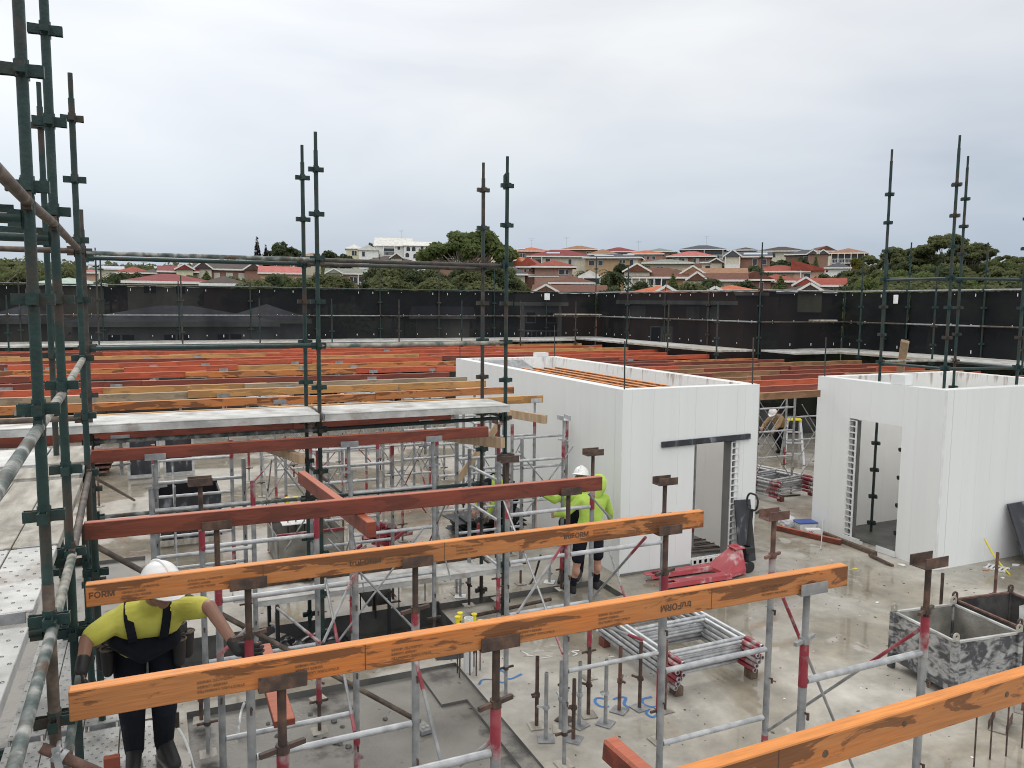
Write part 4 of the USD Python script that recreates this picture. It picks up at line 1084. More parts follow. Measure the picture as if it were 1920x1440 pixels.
for base, h, mt, pl, lab in (
        ((3.302,6.656,0.000), .71, 'rusty_steel', 'plank_dirty', 'dark base jack at the left of the standing group, pale plate'),
        ((3.280,6.415,0.000), .66, 'galvanised_dull', 'galvanised_dull', 'grey base jack at the front left of the standing group'),
        ((3.489,6.511,0.000), .69, 'galvanised_dull', 'plank_dirty', 'dark topped grey base jack on a pale four hole plate'),
        ((3.516,6.303,0.000), .60, 'rusty_steel', 'galvanised_dull', 'shortest brown base jack at the front of the standing group'),
        ((3.694,6.509,0.000), .65, 'galvanised_dull', 'galvanised_dull', 'grey base jack behind the shortest brown one'),
        ((3.872,6.643,0.000), .71, 'rusty_steel', 'plank_dirty', 'tall dark base jack on a cream plate in the middle of the group'),
        ((3.612,6.654,0.000), .5, 'rusty_steel', 'rusty_steel', 'brown base jack half hidden behind the dark topped grey one'),
        ((3.945,6.434,0.000), .66, 'galvanised_dull', 'galvanised_dull', 'lightest grey base jack, right of the group\'s middle'),
        ((4.203,6.593,0.000), .68, 'rust_red_steel', 'galvanised_dull', 'brown base jack at the blue paint mark'),
        ((4.422,6.557,0.000), .70, 'rusty_steel', 'galvanised_dull', 'grey brown base jack right of the blue paint mark'),
        ((4.633,6.420,0.000), .74, 'rust_red_steel', 'plank_dirty', 'dark brown base jack behind the front galvanised leg, pale plate')):
    base_jack(lab, base, h, mt, pl)
for base, h, mt, lab in (((1.290,9.817,0.000), .30, 'galvanised_dull', 'short base jack on the slab edge behind the third orange beam'),
                         ((3.834,10.188,0.000), .42, 'galvanised', 'galvanised base jack on the slab edge behind the white pipe'),
                         ((9.799,11.201,0.000), .5, 'galvanised', 'galvanised base jack on a white plate between the cores'),
                         ((-1.052,17.581,0.000), .75, 'rust_red_steel', 'red brown base jack alone on the floor at the far left'),
                         ((1.460,8.020,-0.075), .4, 'rusty_steel', 'rusty base jack on the lower pad under the long orange beam'),
                         ((0.327,8.052,-0.075), .5, 'rusty_steel', 'rusty base jack on the lower pad beside the bending worker'),
                         ((5.252,10.224,0.000), .3, 'galvanised', 'base jack on a white plate left of the workers\' feet'),
                         ((8.75, 6.5, 0), .86, 'rusty_steel', 'dark steel post rising behind the grey bin'),
                         ((9.75, 6.5, 0), 1.0, 'rust_red_steel', 'rust red post behind the black bin at the right edge'),
                         ((8.0, 4.95, 0), .75, 'rust_red_steel', 'rust red base jack in front of the grey bin\'s right end')):
    base_jack(lab, base, h, mt, 'plank_dirty' if 'white' not in lab else 'white_plastic', nut=h * .45, group=None)

# hand pallet truck
pj = thing('pallet_truck', 'faded red hand pallet truck with a black loop handle before the white core', 'pallet truck', (6.62, 9.55, 0), -2)
for s, nm_ in ((-1, 'near'), (1, 'far')):
    y = s * .205
    g = [(-.02, y - .05), (.06, y - .08), (1.2, y - .08), (1.2, y + .08), (.06, y + .08), (-.02, y + .05)]
    from shapely.geometry import Polygon, box as sbox
    f = part(pj, 'fork', MB().poly(Polygon(g).difference(sbox(.1, y - .045, .24, y + .045)), .012, (0, 0, .085)), 'jack_red', False)
    part(f, 'fork_flange', MB().box(.06, 1.2, y - .08, y - .068, .03, .0845).box(.06, 1.2, y + .068, y + .08, .03, .0845), 'jack_red', False)
    part(f, 'load_roller', MB().tube((.17, y - .04, .042), (.17, y + .04, .042), .04, 14), 'black_steel', 40)
part(pj, 'frame', MB().hull([(1.14, -.25, .03), (1.14, .25, .03), (1.56, -.15, .03), (1.56, .15, .03), (1.14, -.25, .09), (1.14, .25, .09), (1.42, -.085, .39), (1.42, .085, .39), (1.52, -.085, .4), (1.52, .085, .4), (1.56, -.15, .1), (1.56, .15, .1)]), 'jack_red', False)
part(pj, 'top_flange', MB().cbox(1.38, 1.56, -.11, .11, .4, .42, .006).tube((1.47, 0, .415), (1.47, 0, .44), .03, 12), 'jack_red', 40)
part(pj, 'pump', MB().tube((1.68, 0, .1), (1.68, 0, .4), .05, 14).cbox(1.6, 1.76, -.09, .09, .3, .4, .01), 'black_steel', 40)
w = part(pj, 'steer_wheel', MB().tube((1.68, -.09, .09), (1.68, -.03, .09), .088, 18).tube((1.68, .03, .09), (1.68, .09, .09), .088, 18), 'black_steel', 40)
h = part(pj, 'drawbar', MB().bar((1.7, 0, .35), (1.74, 0, .98), .05, .035, up=(0, 1, 0)), 'black_steel', False)
lp = smoothpath([(1.74, 0, .95), (1.745, -.1, 1.0), (1.75, -.125, 1.12), (1.755, -.08, 1.2), (1.757, 0, 1.215), (1.755, .08, 1.2), (1.75, .125, 1.12), (1.745, .1, 1.0), (1.74, 0, .95)])
part(h, 'loop_handle', MB().path(lp, .016, 8), 'black_steel', True)

# boards
single('leaning_board', 'black scuffed board leaning on the larger core beside its doorway', 'board', MB().hull([(8.47, 9.86, .004), (8.8, 9.86, .004), (8.47, 10.035, .98), (8.79, 10.035, .97), (8.47, 9.84, .004), (8.8, 9.84, .004), (8.47, 10.015, .98), (8.79, 10.015, .97)]), 'black_board', False)
single('leaning_board', 'black board leaning on the right white core at the picture edge', 'board', MB().hull([(12.62, 7.95, .004), (13.9, 7.95, .004), (12.62, 8.33, .92), (13.9, 8.33, .95), (12.62, 7.92, .004), (13.9, 7.92, .004), (12.62, 8.3, .92), (13.9, 8.3, .95)]), 'black_board', False)
single('floor_timber', 'red brown timber lying left of the right core doorway', 'timber', MB().bar((10.35, 11.12, .05), (10.74, 9.93, .05), .07, .09, ch=.004), 'beam_red', False)
single('floor_timber', 'black timber lying along the doorway of the right core', 'timber', MB().bar((10.9, 10.5, .04), (10.8, 9.25, .04), .07, .07, ch=.004), 'timber_dark', False)
single('steel_offcut', 'bundle of dark steel offcuts before the right core doorway', 'offcut', MB().bar((10.72, 9.3, .02), (10.6, 8.75, .02), .05, .03).bar((10.66, 9.25, .02), (10.56, 8.8, .03), .02, .02), 'rusty_steel', False)
single('thin_rod', 'thin grey rod leaning over the red brown timber', 'rod', MB().tube((10.2, 9.85, .01), (10.95, 10.55, .28), .008, 8), 'galvanised', 40)
# litter by the right core
bag = trimesh.creation.icosphere(subdivisions=4, radius=1.0)
bv = np.array(bag.vertices)
bv *= (0.72 + 0.5 * meshkit.fbm(bv * 2.3 + 5, 3))[:, None]
bv = bv * [.16, .14, .15] + [0, 0, .12]
bv[:, 2] = np.maximum(bv[:, 2], .004)
single('plastic_bag', 'crumpled white plastic bag beside the blue lidded tub', 'bag', MB().add(bv + [10.62, 11.1, 0], bag.faces), 'bag_plastic', 25)
t = thing('storage_tub', 'clear plastic tub with a blue lid at the foot of the right core', 'tub', (10.82, 10.85, 0), -15)
part(t, 'tub', MB().hull([(-.14, -.1, .004), (.14, -.1, .004), (.14, .1, .004), (-.14, .1, .004), (-.17, -.12, .16), (.17, -.12, .16), (.17, .12, .16), (-.17, .12, .16)]), 'white_plastic', False)
part(t, 'lid', MB().cbox(-.185, .185, -.135, .135, .161, .185, .006), 'blue_plastic', False)
t = thing('small_carton', 'small white carton with a red W in front of the blue lidded tub', 'carton', (10.72, 10.55, 0), -25)
part(t, 'carton', MB().cbox(-.13, .13, -.06, .06, .003, .13, .003), 'white_plastic', False)
m = meshkit.text_mesh('W', .06, .001, True)
part(t, 'lettering', MB().add(np.stack([m.vertices[:, 0] - .1, -.0605 - m.vertices[:, 2], m.vertices[:, 1] + .04], 1), m.faces), 'red_paint', False)
t = thing('paint_tin', 'small grey tin on the floor behind the blue lidded tub', 'tin', (10.85, 11.6, 0))
part(t, 'tin', MB().tube((0, 0, .003), (0, 0, .2), .09, 18, hollow=.12), 'galvanised_dull', 40)
g = thing('plastic_grate', 'white slotted plastic grate lying on the floor near the yellow hose', 'grate', (12.05, 8.02, 0), 20)
for k in range(5):
    part(g, 'slat', MB().cbox(-.13, .13, -.12 + k * .06, -.09 + k * .06, .015, .03, .003), 'white_plastic', False)
for s in (-.13, .11):
    part(g, 'side_rail', MB().cbox(s, s + .02, -.14, .17, .004, .028, .003), 'white_plastic', False)
single('yellow_hose', 'yellow hose curving from the floor up against the right core', 'hose', MB().path(smoothpath([(11.955,7.759,0.012), (12.177,8.022,0.020), (12.096,8.100,0.163), (12.086,8.200,0.292), (12.057,8.270,0.424)], 5), .014, 8), 'yellow_plastic', True)
for (u, lab, mt, s) in (((12.224,7.983,0.000), 'blue rag on the floor beside the yellow hose', 'blue_paint', .09), ((11.826,8.067,0.000), 'orange scrap on the floor left of the white grate', 'beam_orange', .07), ((12.506,8.033,0.000), 'white card on the floor near the right picture edge', 'white_plastic', .08), ((10.769,7.312,0.000), 'bright green scrap on the floor behind the bins', 'green_scrap', .06), ((9.913,8.894,0.000), 'yellow spray mark on the floor before the right core', 'yellow_paint', .1), ((9.086,7.711,0.000), 'small white scrap on the floor left of the grey bin', 'white_plastic', .05), ((10.795,8.748,0.000), 'white plaster flake before the right core', 'white_plastic', .1), ((11.723,7.711,0.000), 'white paper scrap behind the black bin', 'white_plastic', .05)):
    a = np.sort(np.array([R.uniform(0, 2 * PI) for _ in range(7)]))
    rr = [s * R.uniform(.6, 1.2) for _ in range(7)]
    pts = [(r_ * math.cos(q), r_ * .6 * math.sin(q)) for r_, q in zip(rr, a)]
    from shapely.geometry import MultiPoint
    single('floor_scrap', lab, 'scrap', MB().poly(MultiPoint(pts).convex_hull, .006 if 'spray' not in lab else .0015, (u[0], u[1], .004)), mt, False)


# steel bins
def bin_thing(label, x, y, rot, out, inn, W=.86, D=.86, H=.64):
    t = thing('steel_bin', label, 'steel bin', (x, y, 0), rot)
    z0 = .1
    for nm_, b in (('side_panel', (-W / 2, -W / 2 + .012, -D / 2 + .03, D / 2 - .03)), ('side_panel', (W / 2 - .012, W / 2, -D / 2 + .03, D / 2 - .03)), ('side_panel', (-W / 2 + .03, W / 2 - .03, -D / 2, -D / 2 + .012)), ('side_panel', (-W / 2 + .03, W / 2 - .03, D / 2 - .012, D / 2))):
        p = part(t, nm_, MB().box(b[0], b[1], b[2], b[3], z0, H), out, False)
        e = MB()
        if b[1] - b[0] < .1:
            e.box(b[0] - .006, b[1] + .012, b[2], b[3], H + .001, H + .022)
            i = MB().box(b[0] + .0135 if b[0] < 0 else b[0] - .006, b[1] + .006 if b[0] < 0 else b[1] - .0135, b[2], b[3], z0, H - .002)
        else:
            e.box(b[0], b[1], b[2] - .006, b[3] + .012, H + .001, H + .022)
            i = MB().box(b[0], b[1], b[2] + .0135 if b[2] < 0 else b[2] - .006, b[3] + .006 if b[2] < 0 else b[3] - .0135, z0, H - .002)
        part(p, 'rim', e, 'plank_steel' if out == 'bin_steel' else 'rust_red_steel', False)
        part(p, 'inner_face', i, inn, False)
    part(t, 'bin_floor', MB().box(-W / 2 + .02, W / 2 - .02, -D / 2 + .02, D / 2 - .02, z0 - .015, z0 + .003), inn, False)
    for sx in (-1, 1):
        for sy in (-1, 1):
            x_, y_ = sx * (W / 2 - .004), sy * (D / 2 - .004)
            c = part(t, 'corner_post', MB().cbox(x_ - .034, x_ + .034, y_ - .034, y_ + .034, .004, H + .02, .006), out, False)
            from shapely.geometry import Point
            lug = sbox(-.04, 0, .04, .05).union(Point(0, .05).buffer(.04)).difference(Point(0, .05).buffer(.018))
            part(c, 'lifting_lug', MB().poly(lug, .014, (x_ - .0, y_ + .007, H + .021), (1, 0, 0), (0, 0, 1)), 'rusty_steel' if out != 'bin_steel' else 'plank_dirty', False)
    return t


bin_thing('grey white splashed steel bin at the right with corner lugs', 7.97, 5.74, -7, 'bin_steel', 'bin_inner')
bb = bin_thing('black steel bin behind the grey one at the right edge', 8.92, 5.7, -7, 'bin_dark', 'bin_dark', H=.66)
single('scrap_plate', 'bent steel plate sticking up inside the black bin', 'scrap', MB().hull([(8.9, 5.6, .35), (9.1, 5.55, .3), (8.93, 5.66, .72), (9.0, 5.63, .74), (8.9, 5.62, .35), (9.1, 5.57, .3)]), 'plank_steel', False)
single('scrap_heap', 'rusty scrap lying inside the black bin', 'scrap', MB().bar((8.7, 5.5, .3), (9.2, 5.8, .36), .05, .05).bar((8.75, 5.8, .3), (9.2, 5.45, .4), .05, .05).bar((8.8, 5.9, .32), (9.1, 5.5, .33), .06, .04), 'rust_red_steel', False)
for k, u in enumerate(((6.606,4.481,0.000), (6.852,4.503,0.000), (7.039,4.479,0.000), (7.308,4.508,0.000))):
    single('starter_bar', f'rusty starter bar standing in the slab at the right bottom edge, {ORD[k]} from the left', 'rebar', MB().tube((u[0], u[1], -.05), (u[0] + .02, u[1] + .02, .62), .0075, 8), 'rusty_steel', 40)
t = thing('steel_channel', 'rusty steel channel with a pale inside on the floor behind the starter bars', 'channel', (7.5, 4.85, 0), 25)
part(t, 'web', MB().cbox(-.16, .16, -.08, .08, .004, .014, .002), 'plank_dirty', False)
for s in (-.08, .07):
    part(t, 'flange', MB().cbox(-.16, .16, s, s + .01, .004, .1, .002), 'rusty_steel', False)

# the trench: plastic, bars, planks
tp = []
for k, (u0, v0) in enumerate(((676, 1148), (706, 1146), (728, 1142), (748, 1138), (775, 1131), (797, 1126), (812, 1123))):
    pass
BAR0 = [(2.413,10.156,0.000), (2.615,10.131,0.000), (2.786,10.140,0.000), (2.938,10.158,0.000), (3.158,10.212,0.000), (3.336,10.244,0.000), (3.458,10.259,0.000)]
for k, u in enumerate(BAR0):
    single('starter_bar', f'black starter bar along the trench edge under the white board, {ORD[k]} from the left', 'rebar', MB().tube((u[0], u[1], -.1), (u[0], u[1], .5), .008, 8), 'black_steel', 40)
for k, (x0, x1, y0, z, mt, lab) in enumerate(((1.0, 4.45, 9.42, .62, 'plank_steel', 'white splashed trestle board over the trench, front one'), (.8, 3.9, 9.68, .61, 'plank_steel', 'white splashed trestle board over the trench, rear one'), (1.1, 4.0, 9.96, .62, 'timber_dark', 'dark brown timber lying behind the trestle boards, near one'), (.9, 3.2, 10.1, .62, 'timber_dark', 'dark brown timber lying behind the trestle boards, far one'))):
    if mt == 'plank_steel':
        plank(lab, x0, x1, y0, y0 + .235, z, along='x', th=.07, name='trestle_board')
    else:
        single('trestle_timber', lab, 'timber', MB().bar((x0, y0, z), (x1, y0 + .12, z), .09, .1, ch=.004), mt, False)
for x, lab in ((1.25, 'left'), (2.6, 'middle'), (4.15, 'right')):
    t = thing('trestle', f'black tube trestle under the white boards, {lab} one', 'trestle', (x, 9.4, 0))
    for yy in (.02, .78):
        part(t, 'post', MB().tube((0, yy, -.28 if x < 3.5 and yy < .7 else -.05), (0, yy, .53), .0242, 10), 'black_steel', 40)
    part(t, 'head_bar', MB().tube((0, -.05, .535), (0, .95, .535), .02, 10), 'black_steel', 40)
ledger('dark tube lying in the trench right of the white pipe', (3.6, 9.5, -.02), (5.0, 9.62, .0), 'rusty_steel', name='loose_tube', ends=False)


def crumple(label, x0, x1, y0, y1, z, amp, seed, name='plastic_sheet', nx=46, ny=34):
    u, v = np.meshgrid(np.linspace(0, 1, nx), np.linspace(0, 1, ny), indexing='ij')
    q = np.stack([u * (x1 - x0) * 1.9, v * (y1 - y0) * 2.3, u * 0 + seed], -1)
    r1 = np.abs(meshkit.fbm(q, 3, seed) - .5) * 2.6
    edge = np.minimum(np.minimum(u, 1 - u), np.minimum(v, 1 - v))
    zz = z + amp * (1 - r1) ** 1.2 * np.clip(edge * 6, 0.1, 1) * (.5 + .5 * meshkit.fbm(q * .35 + 3, 2, seed))
    X = x0 + u * (x1 - x0) + .12 * (meshkit.fbm(q + 9, 2, seed) - .5)
    Y = y0 + v * (y1 - y0) + .2 * (meshkit.fbm(q + 17, 2, seed) - .5)
    I = (np.arange(nx - 1)[:, None] * ny + np.arange(ny - 1)[None]).ravel()
    return single(name, label, 'plastic sheet', MB().add(np.stack([X, Y, zz], -1).reshape(-1, 3), np.stack([I, I + ny, I + ny + 1, I + 1], 1)), 'plastic_black', True)


crumple('crumpled black plastic in the trench left of the starter bars', .9, 2.2, 9.0, 10.1, -.27, .38, 2)
crumple('crumpled black plastic along the bottom of the trench under the long orange beam', 1.9, 3.5, 8.66, 9.6, -.3, .3, 5)
crumple('black plastic bunched beside the white pipe', 2.9, 3.4, 8.35, 9.1, -.02, .2, 8, nx=26, ny=26)
u = (3.117,8.021,0.000)
t = thing('white_pipe', 'open white plastic pipe standing among yellow capped bars', 'pipe', (u[0], u[1], 0))
part(t, 'pipe', MB().tube((0, 0, -.05), (0, 0, .62), .052, 20, hollow=.3), 'pvc_white', 40)
for k, (dx, dy, h) in enumerate(((-.12, -.04, .56), (-.1, .08, .6), (-.02, -.1, .55), (.1, .08, .6), (.13, -.03, .56), (-.05, .13, .62), (.04, -.14, .52))):
    t = thing('capped_bar', f'yellow capped starter bar round the white pipe, {["left front", "left rear", "front left", "right rear", "right front", "rear", "foremost"][k]} one', 'rebar', (u[0] + dx, u[1] + dy, 0))
    part(t, 'bar', MB().tube((0, 0, -.05), (0, 0, h), .008, 8), 'rusty_steel', 40)
    part(t, 'cap', MB().tube((0, 0, h - .07), (0, 0, h + .01), .024, 10).tube((0, 0, h + .01), (0, 0, h + .02), .034, 10), 'yellow_plastic', 40)
for k, u in enumerate(((1.902,12.892,0.000), (2.024,12.870,0.000), (2.155,12.845,0.000))):
    t = thing('capped_bar', f'yellow capped starter bar behind the grey crate, {ORD[k]} from the left', 'rebar', u)
    part(t, 'bar', MB().tube((0, 0, 0), (0, 0, .95), .01, 8), 'rusty_steel', 40)
    part(t, 'cap', MB().tube((0, 0, .88), (0, 0, .97), .03, 10).tube((0, 0, .97), (0, 0, .985), .045, 10), 'yellow_plastic', 40)
single('conduit', 'grey conduit bending up out of the floor beside the bending worker', 'conduit', MB().path(smoothpath([(0.228,7.301,-0.070), (0.184,7.574,0.020), (0.120,7.767,0.100), (0.041,7.870,0.160), (-0.049,7.934,0.200)], 5), .0125, 8), 'pvc_white', True)
single('conduit', 'grey conduit standing up between the legs at the lower left', 'conduit', MB().path(smoothpath([(0.636,7.750,-0.070), (0.654,7.752,0.060), (0.684,7.900,0.089), (0.716,7.900,0.176)], 4), .0125, 8), 'pvc_white', True)
single('conduit', 'dark conduit curving up left of the workers\' feet', 'conduit', MB().path(smoothpath([(4.860,10.224,-0.050), (5.029,10.308,0.060), (5.043,10.200,0.278), (5.093,10.200,0.448)], 5), .016, 8), 'black_steel', True)
single('floor_hose', 'black cable lying across the floor between the white cores', 'cable', MB().path(smoothpath([(10.819,12.144,0.012), (11.141,12.324,0.012), (11.029,11.971,0.012), (11.059,11.494,0.012), (11.114,11.070,0.012), (11.098,10.960,0.012)], 5), .02, 6), 'black_steel', True)
single('floor_hose', 'second black cable beside the flat pile between the cores', 'cable', MB().path(smoothpath([(12.217,13.743,0.012), (12.123,13.347,0.012), (12.364,13.039,0.012), (12.762,12.983,0.012)], 5), .02, 6), 'black_steel', True)
for k in range(16):
    u = [(1.186,7.607,-0.075), (1.401,7.515,-0.075), (1.476,7.504,-0.075), (1.815,7.231,-0.075), (0.937,8.011,-0.075), (2.049,8.077,-0.075)][k % 6]
    s = trimesh.creation.icosphere(subdivisions=1, radius=1.0)
    v = np.array(s.vertices) * (np.array([R.uniform(.7, 1.3) for _ in range(len(s.vertices))]))[:, None] * R.uniform(.012, .032)
    v[:, 2] = np.maximum(v[:, 2] * .8, -.004)
    single('mortar_lump', 'small dark mortar lump on the lower pad under the long orange beam', 'mortar lump', MB().add(v + [u[0] + R.uniform(-.25, .25), u[1] + R.uniform(-.3, .3), -.068], s.faces), 'concrete_dark', False, 'mortar lumps on the lower pad')
t = thing('steel_box', 'small grey steel box on the lower pad at the white brace', 'box', ((2.299,7.149,-0.075)[0], (2.299,7.149,-0.075)[1], -.07), 10)
part(t, 'body', MB().cbox(-.06, .06, -.1, .1, 0, .05, .006), 'galvanised_dull', False)
part(t, 'socket', MB().tube((-.02, -.05, .05), (-.02, -.05, .062), .018, 10).tube((.03, -.05, .05), (.03, -.05, .062), .018, 10), 'plank_dirty', 40)

# stuff stored farther back
R = random.Random(31)
for k in range(34):
    a = R.uniform(0, 2 * PI)
    rr = abs(R.gauss(0, .42))
    c = np.array([3.35 + rr * math.cos(a) * 1.05, 12.65 + rr * math.sin(a) * .75])
    z = .04 + .34 * max(0, 1 - (rr / .75) ** 1.3) * R.uniform(.4, 1)
    d = nrm([math.cos(a2 := R.uniform(0, PI)), math.sin(a2), R.uniform(-.35, .35)])
    L = R.uniform(.2, .42)
    o = np.array([*c, z + .05])
    t = thing('red_bracket', 'red steel bracket in the loose heap behind the dark red beam', 'bracket', o, 0, 'red brackets in the heap')
    _, s_, up_ = frame_of(d)
    part(t, 'channel', MB().bar(-d * L / 2, d * L / 2, .09, .008).bar(-d * L / 2 + s_ * .045 + up_ * .03, d * L / 2 + s_ * .045 + up_ * .03, .008, .06).bar(-d * L / 2 - s_ * .045 + up_ * .03, d * L / 2 - s_ * .045 + up_ * .03, .008, .06), 'red_paint' if R.random() < .75 else 'rust_red_steel', False)
t = thing('storage_crate', 'grey sided crate with red rims behind the dark red beam', 'crate', (2.18, 12.4, 0), 2)
for y in (-.02, .9):
    part(t, 'side_panel', MB().cbox(-.5, .5, y, y + .02, .06, .5, .003), 'bin_inner', False)
    part(t, 'rim', MB().box(-.52, .52, y - .012, y + .032, .501, .54).box(-.52, .52, y - .012, y + .032, .02, .06), 'red_paint', False)
for x in (-.52, .5):
    part(t, 'end_panel', MB().cbox(x, x + .02, 0, .9, .06, .5, .003), 'bin_inner', False)
part(t, 'crate_floor', MB().box(-.5, .5, 0, .9, .05, .07), 'timber_dark', False)
single('crate_sheet', 'pale sheet lying on the grey crate', 'sheet', MB().cbox(1.8, 2.45, 12.75, 13.2, .56, .575, .003), 'white_plastic', False)
t = thing('black_bin', 'black sided skip with a muddy lower edge at the left under the beams', 'skip', (.5, 14.2, 0), 0)
part(t, 'front_panel', MB().hull([(-.45, 0, .12), (.45, 0, .12), (-.5, -.1, .86), (.5, -.1, .9), (-.45, .03, .12), (.45, .03, .12), (-.5, -.07, .86), (.5, -.07, .9)]), 'black_board', False)
part(t, 'rear_panel', MB().cbox(-.5, .5, .9, .93, .12, .9, .003), 'plastic_black', False)
for x in (-.5, .47):
    part(t, 'end_panel', MB().cbox(x, x + .03, 0, .9, .12, .85, .003), 'plastic_black', False)
part(t, 'muddy_edge', MB().cbox(-.48, .48, -.03, .0, .02, .12, .006), 'plank_dirty', False)
for k in range(2):
    t = thing('window_unit', f'grey framed window unit with dark glass standing far back at the left, {["left", "right"][k]} one', 'window', (-.25 + k * .75, 20.0, 0), 4)
    for b in ((-.34, -.28, 0, .06, .02, 1.1), (.28, .34, 0, .06, .02, 1.1), (-.28, .28, 0, .06, .02, .1), (-.28, .28, 0, .06, 1.03, 1.1)):
        part(t, 'frame', MB().cbox(*b, .004), 'galvanised', False)
    part(t, 'glass', MB().box(-.28, .28, .025, .035, .1, 1.03), 'black_board', False)
for k in range(5):
    single('steel_plate', f'rusty plate in the low stack left of the window units, {LAY[k] if k < 4 else "topmost"}', 'steel plate', MB().cbox(-1.75 + k * .03, -1.0 + k * .05, 20.6, 21.3, .08 + k * .11, .13 + k * .11, .004), 'rust_red_steel', False, 'rusty plates far back left')
for k in range(9):
    x, y = 5.35 + R.uniform(-.12, .12), 12.95 + R.uniform(-.1, .1)
    t = thing('ply_sheet', f'black form plywood sheet in the pile at the stooping worker, {LAY[k] if k < 7 else "upper" if k == 7 else "topmost"}', 'plywood sheet', (x, y, .06 + k * .036), R.uniform(-9, 9), 'black plywood sheets in the pile')
    part(t, 'sheet', MB().cbox(-.6, .6, -.35, .35, 0, .019, .002), 'black_board', False)
t = thing('step_ladder', 'small aluminium step ladder with a yellow top between the cores', 'step ladder', (15.3, 15.9, 0), -35)
for s in (-1, 1):
    part(t, 'front_rail', MB().bar((s * .24, -.35, .01), (s * .16, 0, 1.12), .06, .03), 'aluminium', False)
    part(t, 'rear_rail', MB().bar((s * .24, .4, .01), (s * .16, .06, 1.1), .05, .03), 'aluminium', False)
for k in range(3):
    part(t, 'tread', MB().cbox(-.22 + k * .015, .22 - k * .015, -.33 + k * .09, -.2 + k * .09, .27 + k * .27, .3 + k * .27, .004), 'aluminium', False)
part(t, 'top_step', MB().cbox(-.19, .19, -.1, .14, 1.12, 1.16, .008), 'yellow_plastic', False)


# spray marks and chalk on the floor
def stroke(name, label, strokes, mat, w=.022):
    m = MB()
    for s in strokes:
        p = smoothpath([(a[0], a[1], 0) for a in s], 6)
        t_ = np.gradient(p, axis=0)
        q = np.stack([-t_[:, 1], t_[:, 0], t_[:, 2] * 0], 1)
        q /= np.maximum(np.linalg.norm(q, axis=1), 1e-9)[:, None]
        ww = w * (.7 + .5 * meshkit.noise(p * 9, 3))[:, None]
        V = np.vstack([p + q * ww + [0, 0, .004], p - q * ww + [0, 0, .004]])
        n_ = len(p)
        i = np.arange(n_ - 1)
        m.add(V, np.stack([i, i + n_, i + n_ + 1, i + 1], 1))
    return single(name, label, 'paint mark', m, mat, False)


stroke('spray_mark', 'blue spray mark of looping letters between the base jacks', [
    [(4.218,6.837,0.000), (4.133,6.910,0.000), (4.067,6.841,0.000), (4.078,6.740,0.000), (4.153,6.708,0.000)],
    [(4.269,6.815,0.000), (4.345,6.832,0.000), (4.406,6.793,0.000), (4.324,6.694,0.000), (4.327,6.598,0.000)],
    [(4.671,6.704,0.000), (4.563,6.701,0.000), (4.506,6.616,0.000), (4.550,6.526,0.000), (4.617,6.509,0.000), (4.564,6.414,0.000), (4.445,6.352,0.000), (4.427,6.439,0.000), (4.495,6.502,0.000)]], 'blue_paint', .015)
stroke('spray_mark', 'blue spray loop left of the base jacks beside the step', [
    [(3.105,7.671,0.000), (3.183,7.757,0.000), (3.291,7.711,0.000), (3.373,7.609,0.000), (3.470,7.786,0.000), (3.447,7.881,0.000), (3.325,7.792,0.000), (3.305,7.598,0.000)],
    [(3.418,7.711,0.000), (3.478,7.658,0.000), (3.634,7.716,0.000)]], 'blue_paint', .015)
for k_, st in enumerate([
    [(3.882,8.235,0.000), (3.909,8.130,0.000), (3.856,8.121,0.000), (3.954,8.079,0.000)], [(4.022,8.176,0.000), (4.127,8.147,0.000)], [(3.934,7.996,0.000), (4.136,7.971,0.000), (4.092,8.020,0.000)],
    [(4.398,8.079,0.000), (4.347,7.943,0.000)], [(4.519,7.996,0.000), (4.429,8.002,0.000), (4.453,7.929,0.000), (4.379,7.898,0.000)], [(4.737,7.699,0.000), (4.821,7.694,0.000)]]):
    stroke('chalk_mark', f'white paint figure on the floor in front of the flat pile, {ORD[k_]} from the left', [st], 'white_paint', .012)

# rods standing on the corners of the cores, things inside the doorway, bits on the perimeter scaffold
for x, y, h, lab in ((6.42, 10.13, .72, 'near corner of the larger white core'), (8.84, 17.1, .75, 'far right corner of the larger white core'), (6.42, 17.1, .4, 'far left corner of the larger white core'), (8.84, 10.13, .75, 'right front corner of the larger white core'), (11.13, 10.85, .7, 'left corner of the right white core')):
    single('steel_rod', f'thin dark steel rod standing on the {lab}', 'rod', MB().tube((x, y, 2.6), (x - .01, y + .01, 2.84 + h), .011, 8), 'dark_brown_tube', 40)
t = thing('steel_prop', 'grey prop with red sleeves standing inside the doorway of the larger core', 'prop', (8.22, 10.75, .012))
part(t, 'tube', MB().tube((0, 0, 0), (0, 0, 2.3), .0255, 12), 'galvanised_dull', 40)
part(t, 'lower_sleeve', MB().tube((0, 0, .28), (0, 0, .55), .028, 12), 'red_paint', 40)
part(t, 'upper_sleeve', MB().tube((0, 0, 1.88), (0, 0, 2.15), .028, 12), 'red_paint', 40)
part(t, 'foot_plate', MB().cbox(-.07, .07, -.07, .07, .001, .01, .002), 'galvanised', False)
for k in range(7):
    y0 = 10.5 + k * .07
    single('steel_bar', f'rusty bar lying inside the doorway of the larger core, {ORD[k]} from the door', 'rebar', MB().tube((7.6, y0 + .1, .03 + .012 * (k % 3)), (8.68, y0 - .12 + .05 * k, .03 + .02 * (k % 2)), .011, 8), 'rusty_steel', 40, 'rusty bars inside the doorway')
single('loose_board', 'short pale board resting on the middle rail at the inner corner of the black cloth', 'board', MB().bar((15.0, 29.1, 3.68), (16.9, 28.6, 3.68), .22, .045, ch=.004), 'plank_dirty', False)
